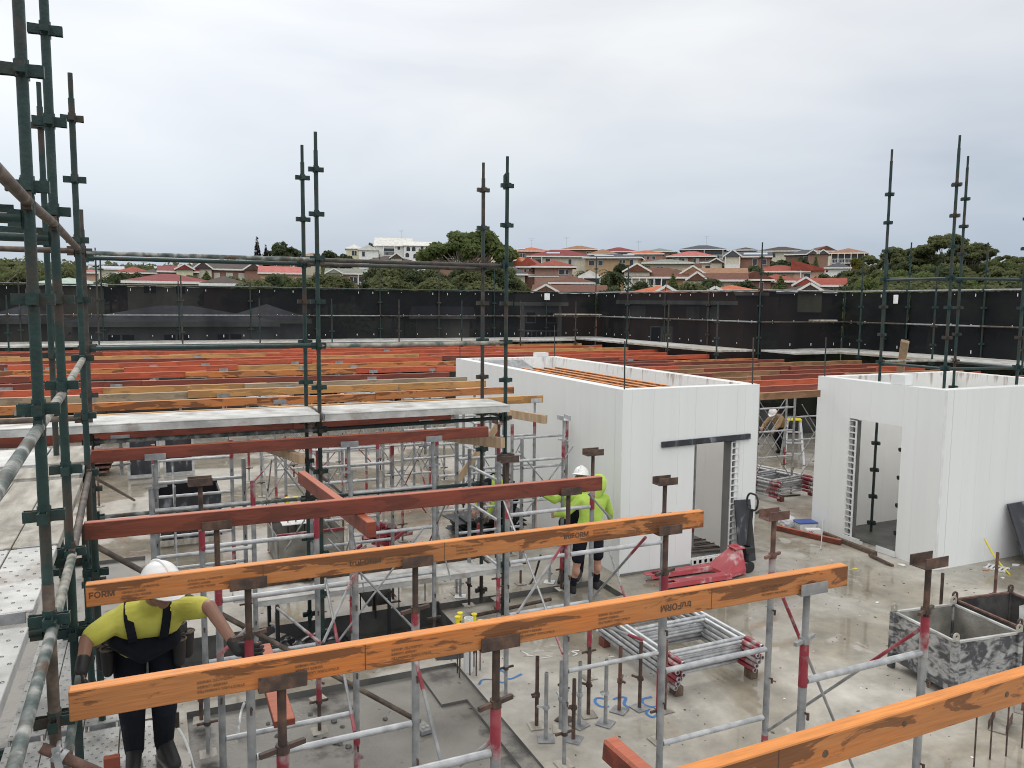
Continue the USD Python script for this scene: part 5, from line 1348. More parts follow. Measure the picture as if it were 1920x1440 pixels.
single('loose_board', 'short pale board resting on the middle rail where the cloth steps back on the right', 'board', MB().bar((18.7, 18.9, 3.66), (19.6, 18.8, 3.66), .22, .045, ch=.004), 'plank_dirty', False)
single('white_tag', 'white tag hanging on the top rail in the middle of the back run of cloth', 'tag', MB().cbox(14.6, 14.84, 29.2, 29.22, 4.25, 4.52, .004), 'white_plastic', False)
single('white_tag', 'white tag hanging on the top rail behind the leftmost pole of the right core', 'tag', MB().cbox(20.4, 20.42, 17.2, 17.36, 4.2, 4.46, .004), 'white_plastic', False)

# grit, chips and sawdust lying on the slab
r = np.random.RandomState(4)
for nm_, lab, mt, n, lo, hi in (('concrete_grit', 'pale concrete grit scattered over the slab', 'concrete_pad', 900, .006, .02), ('timber_chips', 'brown timber chips scattered over the slab', 'timber_dark', 420, .008, .03), ('pale_flakes', 'white plaster and paper flakes scattered over the slab', 'white_plastic', 120, .006, .022)):
    m = MB()
    for k in range(n):
        x, y = r.uniform(-.5, 12.5), r.uniform(4.2, 14) if r.rand() < .8 else r.uniform(14, 26)
        if 6.2 < x < 9.1 and y > 9.9 or x > 10.9 and y > 8.2 or (-1.1 < x < 3.6 and 8.5 < y < 10.3):
            continue
        z = -.075 if .2 < x < 2.9 and y < 8.28 else -.06 if x < -.2 and 8.3 < y < 13.85 else -.5 if x < .05 and y < 8.3 else 0.0
        a, s, e, h = r.uniform(0, PI), r.uniform(lo, hi), r.uniform(.2, .8), r.uniform(.003, .01)
        u_, v_ = np.array([math.cos(a), math.sin(a), 0]) * s, np.array([-math.sin(a), math.cos(a), 0]) * s * e
        c = np.array([x, y, z + .002])
        m.add([c - u_, c + v_, c + u_, c - v_, c + [0, 0, h]], [[0, 3, 4], [3, 2, 4], [2, 1, 4], [1, 0, 4]])
    tag(part(None, nm_, m, mt, False), lab, 'debris', kind='stuff')

# ---------------------------------------------------------------- people
pm('skin', (0.42, 0.23, 0.16), 6, rough=0.5)
pm('skin_tan', (0.27, 0.14, 0.095), 6, rough=0.5)
pm('hivis_yellow', [(0.3, (0.5, 0.48, 0.08)), (0.7, (0.66, 0.63, 0.14))], 4, rough=0.85, bump=0.9, bscale=11, spec=.2)
pm('hivis_lime', [(0.3, (0.36, 0.52, 0.085)), (0.7, (0.48, 0.66, 0.13))], 4, rough=0.85, bump=0.9, bscale=10, spec=.2)
pm('navy_cloth', [(0.3, (0.005, 0.006, 0.010)), (0.66, (0.011, 0.013, 0.02)), (0.72, (0.04, 0.04, 0.045))], 5, detail=8, rough=0.9, bump=0.5, bscale=16, spec=.2)
pm('tan_cloth', (0.3, 0.19, 0.09), 8, rough=0.85)
pm('helmet_white', (0.78, 0.78, 0.77), rough=0.3)
pm('leather_black', (0.012, 0.011, 0.011), rough=0.55)
pm('hair_dark', (0.014, 0.01, 0.008), 20, rough=0.7, bump=0.4)
pm('sole_grey', (0.3, 0.29, 0.27), rough=0.8)
pm('eye_dark', (0.01, 0.008, 0.007), rough=0.3)


def ball(p, r):
    s = np.asarray(r, float) * np.ones(3)
    return m3.Manifold.sphere(1.0, 20).scale(tuple(s)).translate(tuple(map(float, p)))


def bone(p0, r0, p1, r1):
    return m3.Manifold.batch_hull([ball(p0, r0), ball(p1, r1)])


def skin_of(ms, step=.03, it=10):
    u = m3.Manifold.batch_boolean(ms, m3.OpType.Add).refine_to_length(step).to_mesh()
    t = trimesh.Trimesh(u.vert_properties[:, :3], u.tri_verts, process=True)
    trimesh.smoothing.filter_taubin(t, iterations=it)
    return MB().add(t.vertices, t.faces)


def hand_bones(wrist, d, nrm_, curl, side, s=1.0):
    """palm, four fingers and a thumb; d: towards the fingers, nrm_: out of the palm, curl in degrees per joint"""
    d, n = nrm(d), np.asarray(nrm_, float)
    n = nrm(n - d * (n @ d))
    q = np.cross(d, n) * side
    wrist = np.asarray(wrist, float)
    out = []
    pal = [wrist + d * .02 * s + q * o * s for o in (-.024, .024)] + [wrist + d * .085 * s + q * o * s for o in (-.034, .034)]
    out.append(m3.Manifold.batch_hull([ball(p, .0145 * s) for p in pal]))
    for k, (o, l) in enumerate(((-.033, .9), (-.011, 1.0), (.011, .95), (.032, .75))):
        p = wrist + d * .085 * s + q * o * s
        a = math.radians(curl * .5)
        for j, ln in enumerate((.043, .028, .022)):
            v = d * math.cos(a) + n * math.sin(a)
            p2 = p + v * ln * l * s
            out.append(bone(p, (.0098 - .001 * j) * s, p2, (.0088 - .001 * j) * s))
            p = p2
            a += math.radians(curl)
    p = wrist + d * .03 * s - q * .03 * s
    for v, ln in ((d * .55 - q * .7 + n * .45, .04), (d * .75 - q * .15 + n * .65, .032)):
        v = nrm(v)
        p2 = p + v * ln * s
        out.append(bone(p, .0115 * s, p2, .0098 * s))
        p = p2
    return out


def head_bones(c, f, up, s=1.0):
    """skull, jaw, nose, ears; c: centre of the skull, f: the way the face looks"""
    f, up = nrm(f), nrm(up)
    up = nrm(up - f * (up @ f))
    r = np.cross(f, up)
    c = np.asarray(c, float)
    o = [ball(c - f * .012, np.array([.078, .078, .085]) * s), bone(c + f * .025 - up * .03, .06 * s, c + f * .045 - up * .088, .034 * s),
         bone(c - f * .02 - up * .04, .06 * s, c + f * .02 - up * .07, .045 * s), bone(c + f * .078 - up * .012, .009, c + f * .098 - up * .042, .0135),
         bone(c + f * .074 - up * .068, .013, c + f * .078 - up * .074, .012), bone(c + f * .066 + up * .012 - r * .03, .014, c + f * .066 + up * .012 + r * .03, .014)]
    for s_ in (-1, 1):
        o.append(bone(c + r * s_ * .078 - up * .005 - f * .01, .014, c + r * s_ * .084 - up * .04, .01))
    return o, (f, up, r)


def eyes_mb(c, fr):
    f, up, r = fr
    m = MB()
    for s in (-1, 1):
        p = np.asarray(c) + f * .0715 - up * .012 + r * s * .031
        t = trimesh.creation.icosphere(subdivisions=2, radius=.011)
        m.add(t.vertices * [1, 1, .7] + p, t.faces)
    return m


def helmet(t, c, fr, mat, hood=False):
    f, up, r = fr
    c = np.asarray(c, float)
    n, k = 28, 9
    V = []
    for i in range(k + 1):
        th = i / k * PI / 2
        for j in range(n):
            a = 2 * PI * j / n
            e = math.cos(th)
            V.append(c + up * (.022 + .118 * math.sin(th)) + f * (.128 * e * math.cos(a)) + r * (.108 * e * math.sin(a)))
    V = np.array(V)
    F = [[i * n + j, i * n + (j + 1) % n, (i + 1) * n + (j + 1) % n, (i + 1) * n + j] for i in range(k) for j in range(n)]
    m = MB().add(V, F)
    h = part(t, 'hard_hat', m, mat, True)
    ring0 = V[:n]
    br = []
    for j in range(n):
        a = 2 * PI * j / n
        ex = .012 + .05 * max(0, math.cos(a)) ** 2
        br.append(ring0[j] + (f * math.cos(a) + r * math.sin(a)) * ex - up * (.012 + .012 * max(0, math.cos(a))))
    br = np.array(br)
    F = [[j, (j + 1) % n, n + (j + 1) % n, n + j] for j in range(n)]
    lo = np.vstack([ring0 - up * .006, br - up * .004])
    part(h, 'brim', MB().add(np.vstack([ring0, br]), F).add(lo, [x[::-1] for x in F]), mat, True)
    rg = smoothpath([c + up * (.022 + .122 * math.sin(x)) + f * (.131 * math.cos(x)) for x in np.linspace(.35, PI - .35, 9)], 3)
    part(h, 'crown_rib', MB().path(rg, .008, 6), mat, True)


def person(label, J, skin, top, legs, head_f, head_up=(0, 0, 1), sleeves='short', shorts=False, hat='helmet_white', gloves=False, hood=None, hand=(None, None), sock=True, curl=(35, 35), extra=None, hair=True):
    """J: joints in metres. Everything is one continuous body; clothes are children over it"""
    J = {k: np.asarray(v, float) for k, v in J.items()}
    t = thing('person', label, 'person', (0, 0, 0))
    chest, pel, neck = J['chest'], J['pelvis'], J['neck']
    sl, sr, hl, hr = J['lsh'], J['rsh'], J['lhip'], J['rhip']
    spine = (chest + pel) / 2
    body = [m3.Manifold.batch_hull([ball(sl, .062), ball(sr, .062), ball(chest + (chest - pel) * .05, .1)]), m3.Manifold.batch_hull([ball(chest + (sl - chest) * .5, .105), ball(chest + (sr - chest) * .5, .105), ball(spine + (sl - sr) * .14, .1), ball(spine - (sl - sr) * .14, .1)]),
            m3.Manifold.batch_hull([ball(spine + (sl - sr) * .14, .1), ball(spine - (sl - sr) * .14, .1), ball(hl, .098), ball(hr, .098)]), bone(chest + (neck - chest) * .5, .07, neck, .055), bone(neck, .054, J['head'], .05)]
    for s in 'lr':
        body += [bone(J[s + 'sh'], .056, J[s + 'el'], .042), bone(J[s + 'el'], .041, J[s + 'wr'], .028)]
        body += [bone(J[s + 'hip'], .09, J[s + 'kn'], .058), bone(J[s + 'kn'], .056, J[s + 'an'], .037)]
        cf = J[s + 'kn'] * .68 + J[s + 'an'] * .32
        back = J.get('back', np.array([0, .03, 0]))
        body.append(ball(cf + back * .6, (.05, .05, .09)))
        body.append(bone(J[s + 'an'] - [0, 0, .03], .036, J[s + 'toe'], .03))
        d = J[s + 'wr'] - J[s + 'el']
        hd = J.get(s + 'hd', d)
        body += hand_bones(J[s + 'wr'], hd, J.get(s + 'pn', (0, 0, -1)), curl[0 if s == 'l' else 1], 1 if s == 'l' else -1)
    hb, fr = head_bones(J['head'], head_f, head_up)
    body += hb
    b = part(t, 'body', skin_of(body, .026, 6), skin, True)
    part(b, 'eyes', eyes_mb(J['head'], fr), 'eye_dark', True)
    if hair:
        c = J['head']
        part(t, 'hair', skin_of([m3.Manifold.batch_hull([ball(c - fr[0] * .03 + fr[1] * .01, .082), ball(c - fr[0] * .035 - fr[1] * .03, .075)])], .03, 3), 'hair_dark', True)
    # shirt
    sh = [m3.Manifold.batch_hull([ball(sl, .074), ball(sr, .074), ball(chest + (chest - pel) * .05, .112)]), m3.Manifold.batch_hull([ball(chest + (sl - chest) * .5, .12), ball(chest + (sr - chest) * .5, .12), ball(spine + (sl - sr) * .15, .114), ball(spine - (sl - sr) * .15, .114)]),
          m3.Manifold.batch_hull([ball(spine + (sl - sr) * .15, .114), ball(spine - (sl - sr) * .15, .114), ball(hl * .8 + spine * .2, .108), ball(hr * .8 + spine * .2, .108)]), bone(chest + (neck - chest) * .4, .085, neck - (neck - chest) * .12, .066)]
    for s in 'lr':
        a, e, w = J[s + 'sh'], J[s + 'el'], J[s + 'wr']
        if sleeves == 'short':
            sh.append(bone(a, .073, a * .25 + e * .75, .066))
        else:
            sh += [bone(a, .072, e, .056), bone(e, .056, e * .06 + w * .94, .041)]
    part(t, 'shirt', skin_of(sh, .03, 5), top, True)
    tr = [m3.Manifold.batch_hull([ball(hl, .113), ball(hr, .113), ball(pel + (chest - pel) * .22 + (sl - sr) * .13, .1195), ball(pel + (chest - pel) * .22 - (sl - sr) * .13, .1195)])]
    for s in 'lr':
        if shorts:
            tr.append(bone(J[s + 'hip'], .112, J[s + 'hip'] * .12 + J[s + 'kn'] * .88, .088))
        else:
            tr += [bone(J[s + 'hip'], .11, J[s + 'kn'], .078), bone(J[s + 'kn'], .077, J[s + 'an'] + [0, 0, .02], .06)]
        an, toe = J[s + 'an'], J[s + 'toe']
        heel = an - nrm((toe - an) * [1, 1, 0]) * .03
        bt = [m3.Manifold.batch_hull([ball(an + [0, 0, .05], .05), ball(heel - [0, 0, .05], .042), ball(an * .4 + toe * .6 - [0, 0, .0], .046), ball(toe - [0, 0, .006], .043)])]
        k = part(t, 'boot', skin_of(bt, .03, 3), 'leather_black', True)
        zz = J.get('floor', np.zeros(3))[2]
        part(k, 'sole', MB().hull([p + o for p in ((heel * [1, 1, 0]), (toe * [1, 1, 0])) for o in ([.048, 0, zz + .002], [-.048, 0, zz + .002], [0, .048, zz + .002], [0, -.048, zz + .002], [.048, 0, zz + .024], [-.048, 0, zz + .024], [0, .048, zz + .024], [0, -.048, zz + .024])]), 'sole_grey', False)
        if shorts and sock:
            part(t, 'sock', skin_of([bone(an + (J[s + 'kn'] - an) * .06, .045, an + (J[s + 'kn'] - an) * .36, .051)], .03, 2), 'navy_cloth', True)
    part(t, 'shorts' if shorts else 'trousers', skin_of(tr, .03, 4), legs, True)
    if gloves:
        for s in 'lr':
            d = nrm(J[s + 'wr'] - J[s + 'el'])
            g = [bone(J[s + 'wr'] - d * .05, .037, J[s + 'wr'] + d * .02, .034)] + hand_bones(J[s + 'wr'], J.get(s + 'hd', d), J.get(s + 'pn', (0, 0, -1)), curl[0 if s == 'l' else 1], 1 if s == 'l' else -1, 1.12)
            part(t, 'glove', skin_of(g, .012, 3), 'leather_black', True)
    if hood:
        c = J['head']
        f, up, r = fr
        part(t, 'hood', skin_of([m3.Manifold.batch_hull([ball(c - f * .03 + up * .02, .108), ball(c - f * .03 - up * .05, .105), ball(c + f * .02 + up * .02, .1)]), bone(c - f * .03 - up * .06, .1, neck - (neck - chest) * .1, .1)], .03, 4), hood, True)
    elif hat:
        helmet(t, J['head'] + fr[1] * .02, fr, hat)
    return t, J, fr


# 1: bending over, left
jackx = np.array([.46, 4.68, 2.07])
J1 = dict(pelvis=(-.10, 5.62, 1.86), lhip=(.02, 5.62, 1.84), rhip=(-.2, 5.62, 1.84), chest=(-.075, 5.28, 2.14), neck=(-.03, 5.13, 2.31), head=(-.0, 5.03, 2.415), lsh=(.125, 5.17, 2.21), rsh=(-.265, 5.24, 2.16),
          lel=(0.265,4.980,2.269), lwr=(.40, 4.74, 2.085), rel=(-0.401,5.140,2.112), rwr=(-0.423,4.990,2.011), lkn=(-.0, 5.5, 1.43), rkn=(-.19, 5.48, 1.43), lan=(-.01, 5.62, 1.12), ran=(-.19, 5.6, 1.12), ltoe=(.05, 5.44, 1.075), rtoe=(-.2, 5.42, 1.075),
          lhd=(.75, -.6, -.05), lpn=(.3, .9, 0), rhd=(-.02, -.1, -1), rpn=(.9, 0, .1), floor=(0, 0, 1.022))
t, J, fr = person('person bending over in a yellow work shirt, black bib trousers and white hard hat', J1, 'skin_tan', 'hivis_yellow', 'navy_cloth', (.5, -.82, -.27), (.08, -.22, .97), gloves=True, curl=(62, 30))
m = MB()
for s, sh in ((1, J['lsh']), (-1, J['rsh'])):
    a = J['chest'] + (sh - J['chest']) * .55
    pts = [J['pelvis'] + [s * .09, -.16, .1], J['chest'] + [s * .085, -.15, -.07], a + [0, -.1, .045], a + [0, -.02, .105], a + [0, .1, .1]]
    p = smoothpath(pts, 5)
    for q0, q1 in zip(p[:-1], p[1:]):
        m.bar(q0, q1 + (q1 - q0) * .15, .05, .012, up=(0, -.7, .7))
part(t, 'braces', m, 'navy_cloth', False)
part(t, 'bib', skin_of([m3.Manifold.batch_hull([ball(J['pelvis'] + [.11, -.02, .03], (.09, .1, .08)), ball(J['pelvis'] + [-.11, -.02, .03], (.09, .1, .08)), ball(J['chest'] + [.12, .0, -.14], (.07, .1, .07)), ball(J['chest'] + [-.16, .0, -.1], (.07, .1, .07)), ball(J['chest'] + [-.03, -.03, -.2], (.06, .1, .06))])], .03, 2), 'navy_cloth', True)
m = MB()
for k in range(16):
    a = 2 * PI * k / 16
    b = 2 * PI * (k + 1) / 16
    c = J['pelvis'] + [0, -.01, .07]
    m.bar(c + [.25 * math.cos(a), .17 * math.sin(a), -.03 * math.sin(a)], c + [.25 * math.cos(b), .17 * math.sin(b), -.03 * math.sin(b)], .014, .055)
tb = part(t, 'tool_belt', m, 'leather_black', False)
for dx, dy, w in ((.25, -.02, .05), (.2, -.13, .045), (-.25, -.02, .045), (-.22, -.12, .04)):
    c = J['pelvis'] + [dx, dy, -.01]
    part(tb, 'pouch', skin_of([m3.Manifold.batch_hull([ball(c + [0, 0, -.11], (w * .8, .035, .03)), ball(c + [0, 0, .03], (w, .045, .02))])], .025, 2), 'leather_black', True)
    part(tb, 'pouch_rim', MB().path(np.array([c + [w * 1.02 * math.cos(a), .047 * math.sin(a), .045] for a in np.linspace(0, 2 * PI, 13)]), .007, 6), 'timber_dark', True)
part(tb, 'hammer_handle', MB().tube(J['pelvis'] + [-.32, -.08, .0], J['pelvis'] + [-.35, -.2, -.1], .014, 8), 'rusty_steel', 40)
m = MB()
for k in range(4):
    m.add(trimesh.creation.icosphere(subdivisions=1, radius=.007).vertices + J['chest'] * (1 - k * .22) + J['pelvis'] * k * .22 + [.06, -.125, .015], trimesh.creation.icosphere(subdivisions=1).faces)
part(t, 'button', m, 'leather_black', True, kind='stuff')

# 2: the hooded worker, seen from behind
J3 = dict(pelvis=(5.56, 9.62, .93), lhip=(5.44, 9.62, .9), rhip=(5.67, 9.62, .9), chest=(5.6, 9.6, 1.28), neck=(5.64, 9.6, 1.46), head=(5.69, 9.6, 1.60), lsh=(5.42, 9.62, 1.38), rsh=(5.8, 9.62, 1.36),
          lel=(5.24, 9.72, 1.17), lwr=(5.2, 9.95, 1.1), rel=(5.93, 9.68, 1.12), rwr=(6.05, 9.85, .97), lkn=(5.36, 9.58, .5), rkn=(5.7, 9.6, .5), lan=(5.33, 9.66, .1), ran=(5.73, 9.68, .1), ltoe=(5.3, 9.82, .05), rtoe=(5.75, 9.84, .05),
          back=(0, -.04, 0), rhd=(.2, .5, -.6), rpn=(-.5, .5, 0), lpn=(.5, .5, -.2), floor=(0, 0, 0))
person('person with the hood up in a lime sweatshirt and dark shorts, seen from behind', J3, 'skin', 'hivis_lime', 'navy_cloth', (.35, .9, -.05), sleeves='long', shorts=True, hat=None, hood='hivis_lime', hair=False)
# 3: white hard hat, looking up to the left
J2 = dict(pelvis=(5.62, 10.2, .9), lhip=(5.73, 10.2, .88), rhip=(5.5, 10.2, .88), chest=(5.64, 10.15, 1.24), neck=(5.66, 10.12, 1.43), head=(5.67, 10.08, 1.585), lsh=(5.82, 10.2, 1.35), rsh=(5.45, 10.1, 1.35),
          rel=(5.2, 10.0, 1.3), rwr=(4.98, 9.92, 1.42), lel=(5.9, 10.1, 1.1), lwr=(5.78, 9.95, .98), lkn=(5.72, 10.14, .48), rkn=(5.46, 10.12, .48), lan=(5.74, 10.2, .1), ran=(5.46, 10.18, .1), ltoe=(5.62, 10.06, .05), rtoe=(5.34, 10.06, .05),
          rhd=(-.8, -.1, .4), rpn=(0, 0, -1), floor=(0, 0, 0))
t, J, fr = person('person in a white hard hat and lime and navy shirt looking up to the left', J2, 'skin', 'hivis_lime', 'navy_cloth', (-.72, -.62, .28), sleeves='long', shorts=False, gloves=True)
part(t, 'navy_panel', skin_of([m3.Manifold.batch_hull([ball(J['chest'] + [-.05, -.06, -.05], .09), ball(J['pelvis'] + [-.06, -.04, .08], .1), ball(J['pelvis'] + [.1, -.04, .08], .1)])], .03, 3), 'navy_cloth', True)
# 4: stooping over the plywood pile
J4 = dict(pelvis=(5.62, 12.45, .86), lhip=(5.62, 12.33, .83), rhip=(5.62, 12.56, .83), chest=(5.33, 12.42, 1.04), neck=(5.15, 12.4, 1.03), head=(5.0, 12.38, .97), lsh=(5.28, 12.24, 1.0), rsh=(5.26, 12.6, 1.0),
          lel=(5.2, 12.2, .75), lwr=(5.14, 12.3, .54), rel=(5.12, 12.66, .78), rwr=(5.02, 12.62, .56), lkn=(5.52, 12.28, .47), rkn=(5.54, 12.6, .47), lan=(5.66, 12.28, .1), ran=(5.68, 12.6, .1), ltoe=(5.5, 12.26, .05), rtoe=(5.52, 12.6, .05),
          back=(.04, 0, 0), floor=(0, 0, 0))
t, J, fr = person('person stooping over the black plywood pile in a lime vest and dark clothes', J4, 'skin', 'hivis_lime', 'navy_cloth', (-.8, -.1, -.6), (-.6, 0, .8), sleeves='long', hat=None, hood='navy_cloth', hair=False)
m = MB()
for y in (-.1, .1):
    p = smoothpath([J['pelvis'] + [.02, y, .17], J['chest'] + [.05, y, .14], J['chest'] + [-.1, y, .1]], 4)
    m.path(p, .016, 6)
part(t, 'dark_straps', m, 'navy_cloth', True)
# 5: far back between the cores
J5 = dict(pelvis=(15.9, 16.9, .82), lhip=(15.9, 16.8, .79), rhip=(15.9, 17.0, .79), chest=(15.62, 16.85, 1.02), neck=(15.48, 16.82, 1.1), head=(15.4, 16.78, 1.18), lsh=(15.6, 16.68, 1.04), rsh=(15.56, 17.02, 1.04),
          lel=(15.42, 16.6, .86), lwr=(15.25, 16.55, .78), rel=(15.36, 17.05, .85), rwr=(15.2, 16.95, .8), lkn=(15.72, 16.78, .45), rkn=(15.74, 17.02, .45), lan=(15.88, 16.8, .1), ran=(15.9, 17.0, .1), ltoe=(15.74, 16.78, .05), rtoe=(15.76, 17.0, .05), back=(.04, 0, 0), floor=(0, 0, 0))
person('person in tan clothes and white hard hat bending behind the step ladder', J5, 'skin', 'tan_cloth', 'navy_cloth', (-.75, -.4, -.4), (-.3, 0, .9), sleeves='long')

# ---------------------------------------------------------------- houses on the hill
for nm_, c in (('roof_orange', (0.42, 0.125, 0.06)), ('roof_red', (0.27, 0.065, 0.045)), ('roof_maroon', (0.2, 0.045, 0.045)), ('roof_pink', (0.42, 0.13, 0.115)), ('roof_brown', (0.14, 0.062, 0.042)), ('roof_tan', (0.27, 0.15, 0.09)), ('roof_slate', (0.075, 0.08, 0.095)), ('roof_darkbrown', (0.07, 0.055, 0.048)), ('roof_greygreen', (0.2, 0.215, 0.185)), ('roof_palegreen', (0.33, 0.42, 0.36)), ('roof_white', (0.62, 0.61, 0.57)), ('roof_metal', (0.42, 0.45, 0.5))):
    pm(nm_, [(0.3, tuple(q * .8 for q in c)), (0.5, c), (0.72, tuple(q * 1.18 for q in c))], 1.3, detail=6, rough=.8, bump=.5, bscale=5, spec=.15)
for nm_, c in (('wall_cream', (0.6, 0.56, 0.45)), ('wall_white', (0.72, 0.72, 0.69)), ('wall_brick', (0.24, 0.135, 0.1)), ('wall_pinkbrick', (0.36, 0.215, 0.17)), ('wall_tanbrick', (0.4, 0.27, 0.16)), ('wall_darkbrick', (0.15, 0.1, 0.08)), ('wall_beige', (0.46, 0.41, 0.32)), ('wall_peach', (0.52, 0.34, 0.25)), ('wall_yellow', (0.6, 0.58, 0.4))):
    pm(nm_, [(0.3, tuple(q * .88 for q in c)), (0.7, tuple(q * 1.08 for q in c))], 2.0, detail=8, rough=.85, bump=.3, bscale=14)
pm('trim_white', (0.68, 0.67, 0.63), rough=.6)
pm('pane_dark', (0.025, 0.03, 0.035), rough=.12)
pm('pane_blind', (0.5, 0.48, 0.42), rough=.4)
pm('solar_glass', (0.3, 0.34, 0.4), rough=.15)
pm('antenna_grey', (0.3, 0.3, 0.3), rough=.5)


def roof_mb(W, D, kind, rise, o, y0=0.0):
    x0, x1, a, b = -W / 2 - o, W / 2 + o, y0 - o, D + o
    e = [(x, y, z) for x in (x0, x1) for y in (a, b) for z in (-.16, 0)]
    if kind == 'hip':
        if W >= D:
            k = (W - D) / 2
            r = [(-k, (a + b) / 2, rise), (k, (a + b) / 2, rise)]
        else:
            k = (D - W) / 2
            r = [(0, (a + b) / 2 - k, rise), (0, (a + b) / 2 + k, rise)]
    elif kind == 'gx':
        r = [(x0, (a + b) / 2, rise), (x1, (a + b) / 2, rise)]
    elif kind == 'gf':
        r = [(0, a, rise), (0, b, rise)]
    elif kind == 'left':
        r = [(x0, a, rise), (x0, b, rise)]
    elif kind == 'back':
        r = [(x0, b, rise), (x1, b, rise)]
    return MB().hull(e + r)


def house(label, p, W, D, hw, kind, rise, wall, roof, wins=(), rot=0, over=.45, gables=(), solar=(), balc=(), name='house', fascia=True, ant=None, side=()):
    rise = rise * .66 if kind != 'left' else rise
    gables = [(g[0], g[1], g[2], g[3] * .8, *g[4:]) for g in gables]
    az = math.atan2(p[0], p[1]) + math.radians(rot)
    t = thing(name, label, 'house', p, -math.degrees(az))
    hw = max(hw, p[2] - min(float(terrain_h(p[0], p[1])), float(terrain_h(p[0] + D * math.sin(az), p[1] + D * math.cos(az)))) + .8)
    w = MB().box(-W / 2, W / 2, 0, D, -hw, -.17)
    if kind == 'gx':
        w.hull([(x, y, z) for x in (-W / 2, W / 2) for y, z in ((.1, -.17), (D - .1, -.17), (D / 2, rise - .3))])
    if kind == 'gf':
        w.hull([(x, y, z) for y in (0, D) for x, z in ((-W / 2 + .1, -.17), (W / 2 - .1, -.17), (0, rise - .3))])
    if kind == 'left':
        w.hull([(x, y, -.17) for y in (0, D) for x in (-W / 2, W / 2)] + [(-W / 2, y, rise - .25) for y in (0, D)])
    part(t, 'wall', w, wall, False)
    rf = part(t, 'roof', roof_mb(W, D, kind, rise, over), roof, False)
    if fascia:
        o = over
        part(rf, 'fascia', MB().box(-W / 2 - o - .03, W / 2 + o + .03, -o - .05, -o + .02, -.3, -.02).box(-W / 2 - o - .03, -W / 2 - o + .03, -o + .02, D + o, -.3, -.02).box(W / 2 + o - .03, W / 2 + o + .03, -o + .02, D + o, -.3, -.02), 'trim_white', False)
    for (xc, gw, pr, gr, gz, gm, *gf) in gables:
        g = part(t, 'gable_roof', MB().hull([(xc + s * (gw / 2 + .3), y, gz + z) for s in (-1, 1) for y in (-pr - .35, D * .45) for z in (-.14, 0)] + [(xc, -pr - .35, gz + gr), (xc, D * .45, gz + gr)]), roof, False)
        part(t, 'gable_wall', MB().hull([(xc + s * gw / 2, y, gz - .15) for s in (-1, 1) for y in (-pr, D * .4)] + [(xc, y, gz + gr - .28) for y in (-pr, D * .4)]).box(xc - gw / 2, xc + gw / 2, -pr, max(.5, -pr + .3), -hw if p[1] > 90 else -2.4, gz - .151), gm, False)
        for s in (-1, 1):
            part(g, 'barge_board', MB().bar((xc + s * (gw / 2 + .34), -pr - .38, gz - .14), (xc, -pr - .38, gz + gr + .0), .06, .26), 'trim_white', False)
    for (x, z, ww, wh, *k) in wins:
        k = k[0] if k else ''
        y = 0.0
        if 'g' in k:
            y = -[g for g in gables if abs(g[0] - x) < g[1] / 2][0][2]
        if 'a' in k:                                                  # arched
            aa = np.linspace(0, PI, 9)
            pts = [(x - ww / 2, z - wh / 2), (x + ww / 2, z - wh / 2)] + [(x + ww / 2 * math.cos(q), z + wh / 2 - ww / 2 + ww / 2 * math.sin(q)) for q in aa]
            f = part(t, 'window', MB().poly(pts, .05, (0, y - .0, 0), (1, 0, 0), (0, 0, 1)), 'trim_white', False)
            part(f, 'pane', MB().poly([(x + (a - x) * .82, z + (b - z) * .86) for a, b in pts], .03, (0, y - .045, 0), (1, 0, 0), (0, 0, 1)), 'pane_dark', False)
            continue
        f = part(t, 'window', MB().box(x - ww / 2, x + ww / 2, y - .06, y + .04, z - wh / 2, z + wh / 2), 'trim_white', False)
        n = 2 if ww > 1.3 else 1
        for j in range(n):
            a = x - ww / 2 + ww * j / n
            part(f, 'pane', MB().box(a + .07, a + ww / n - .05, y - .075, y - .05, z - wh / 2 + .07, z + wh / 2 - .07), 'pane_blind' if 'b' in k and j == n - 1 else 'pane_dark', False)
    for (x, z, yy, ww, wh) in side:                                   # windows of the right hand wall
        f = part(t, 'window', MB().box(W / 2 - .04, W / 2 + .06, yy - ww / 2, yy + ww / 2, z - wh / 2, z + wh / 2), 'trim_white', False)
        part(f, 'pane', MB().box(W / 2 + .05, W / 2 + .075, yy - ww / 2 + .07, yy + ww / 2 - .07, z - wh / 2 + .07, z + wh / 2 - .07), 'pane_dark', False)
    for (x, bw, z, pr, style) in balc:
        b = part(t, 'balcony', MB().box(x - bw / 2, x + bw / 2, -pr, -.01, z - .2, z), 'trim_white', False)
        part(t, 'balcony_opening', MB().box(x - bw / 2 + .25, x + bw / 2 - .25, -.05, .02, z + .01, z + 2.1), 'pane_dark', False)
        m = MB().box(x - bw / 2, x + bw / 2, -pr - .02, -pr + .05, z + .95, z + 1.05)
        if style == 'solid':
            m.box(x - bw / 2, x + bw / 2, -pr, -pr + .04, z + .06, z + .94)
        else:
            for q in np.arange(x - bw / 2 + .1, x + bw / 2, .35):
                m.box(q - .03, q + .03, -pr, -pr + .04, z + .02, z + .95)
        part(b, 'railing', m, 'trim_white', False)
        for q in (x - bw / 2 + .08, x + bw / 2 - .08) if bw < 6 else np.linspace(x - bw / 2 + .08, x + bw / 2 - .08, 6):
            part(b, 'column', MB().box(q - .08, q + .08, -pr + .06, -pr + .22, z - hw * .4 if style != 'solid' else z, -.17), 'trim_white', False)
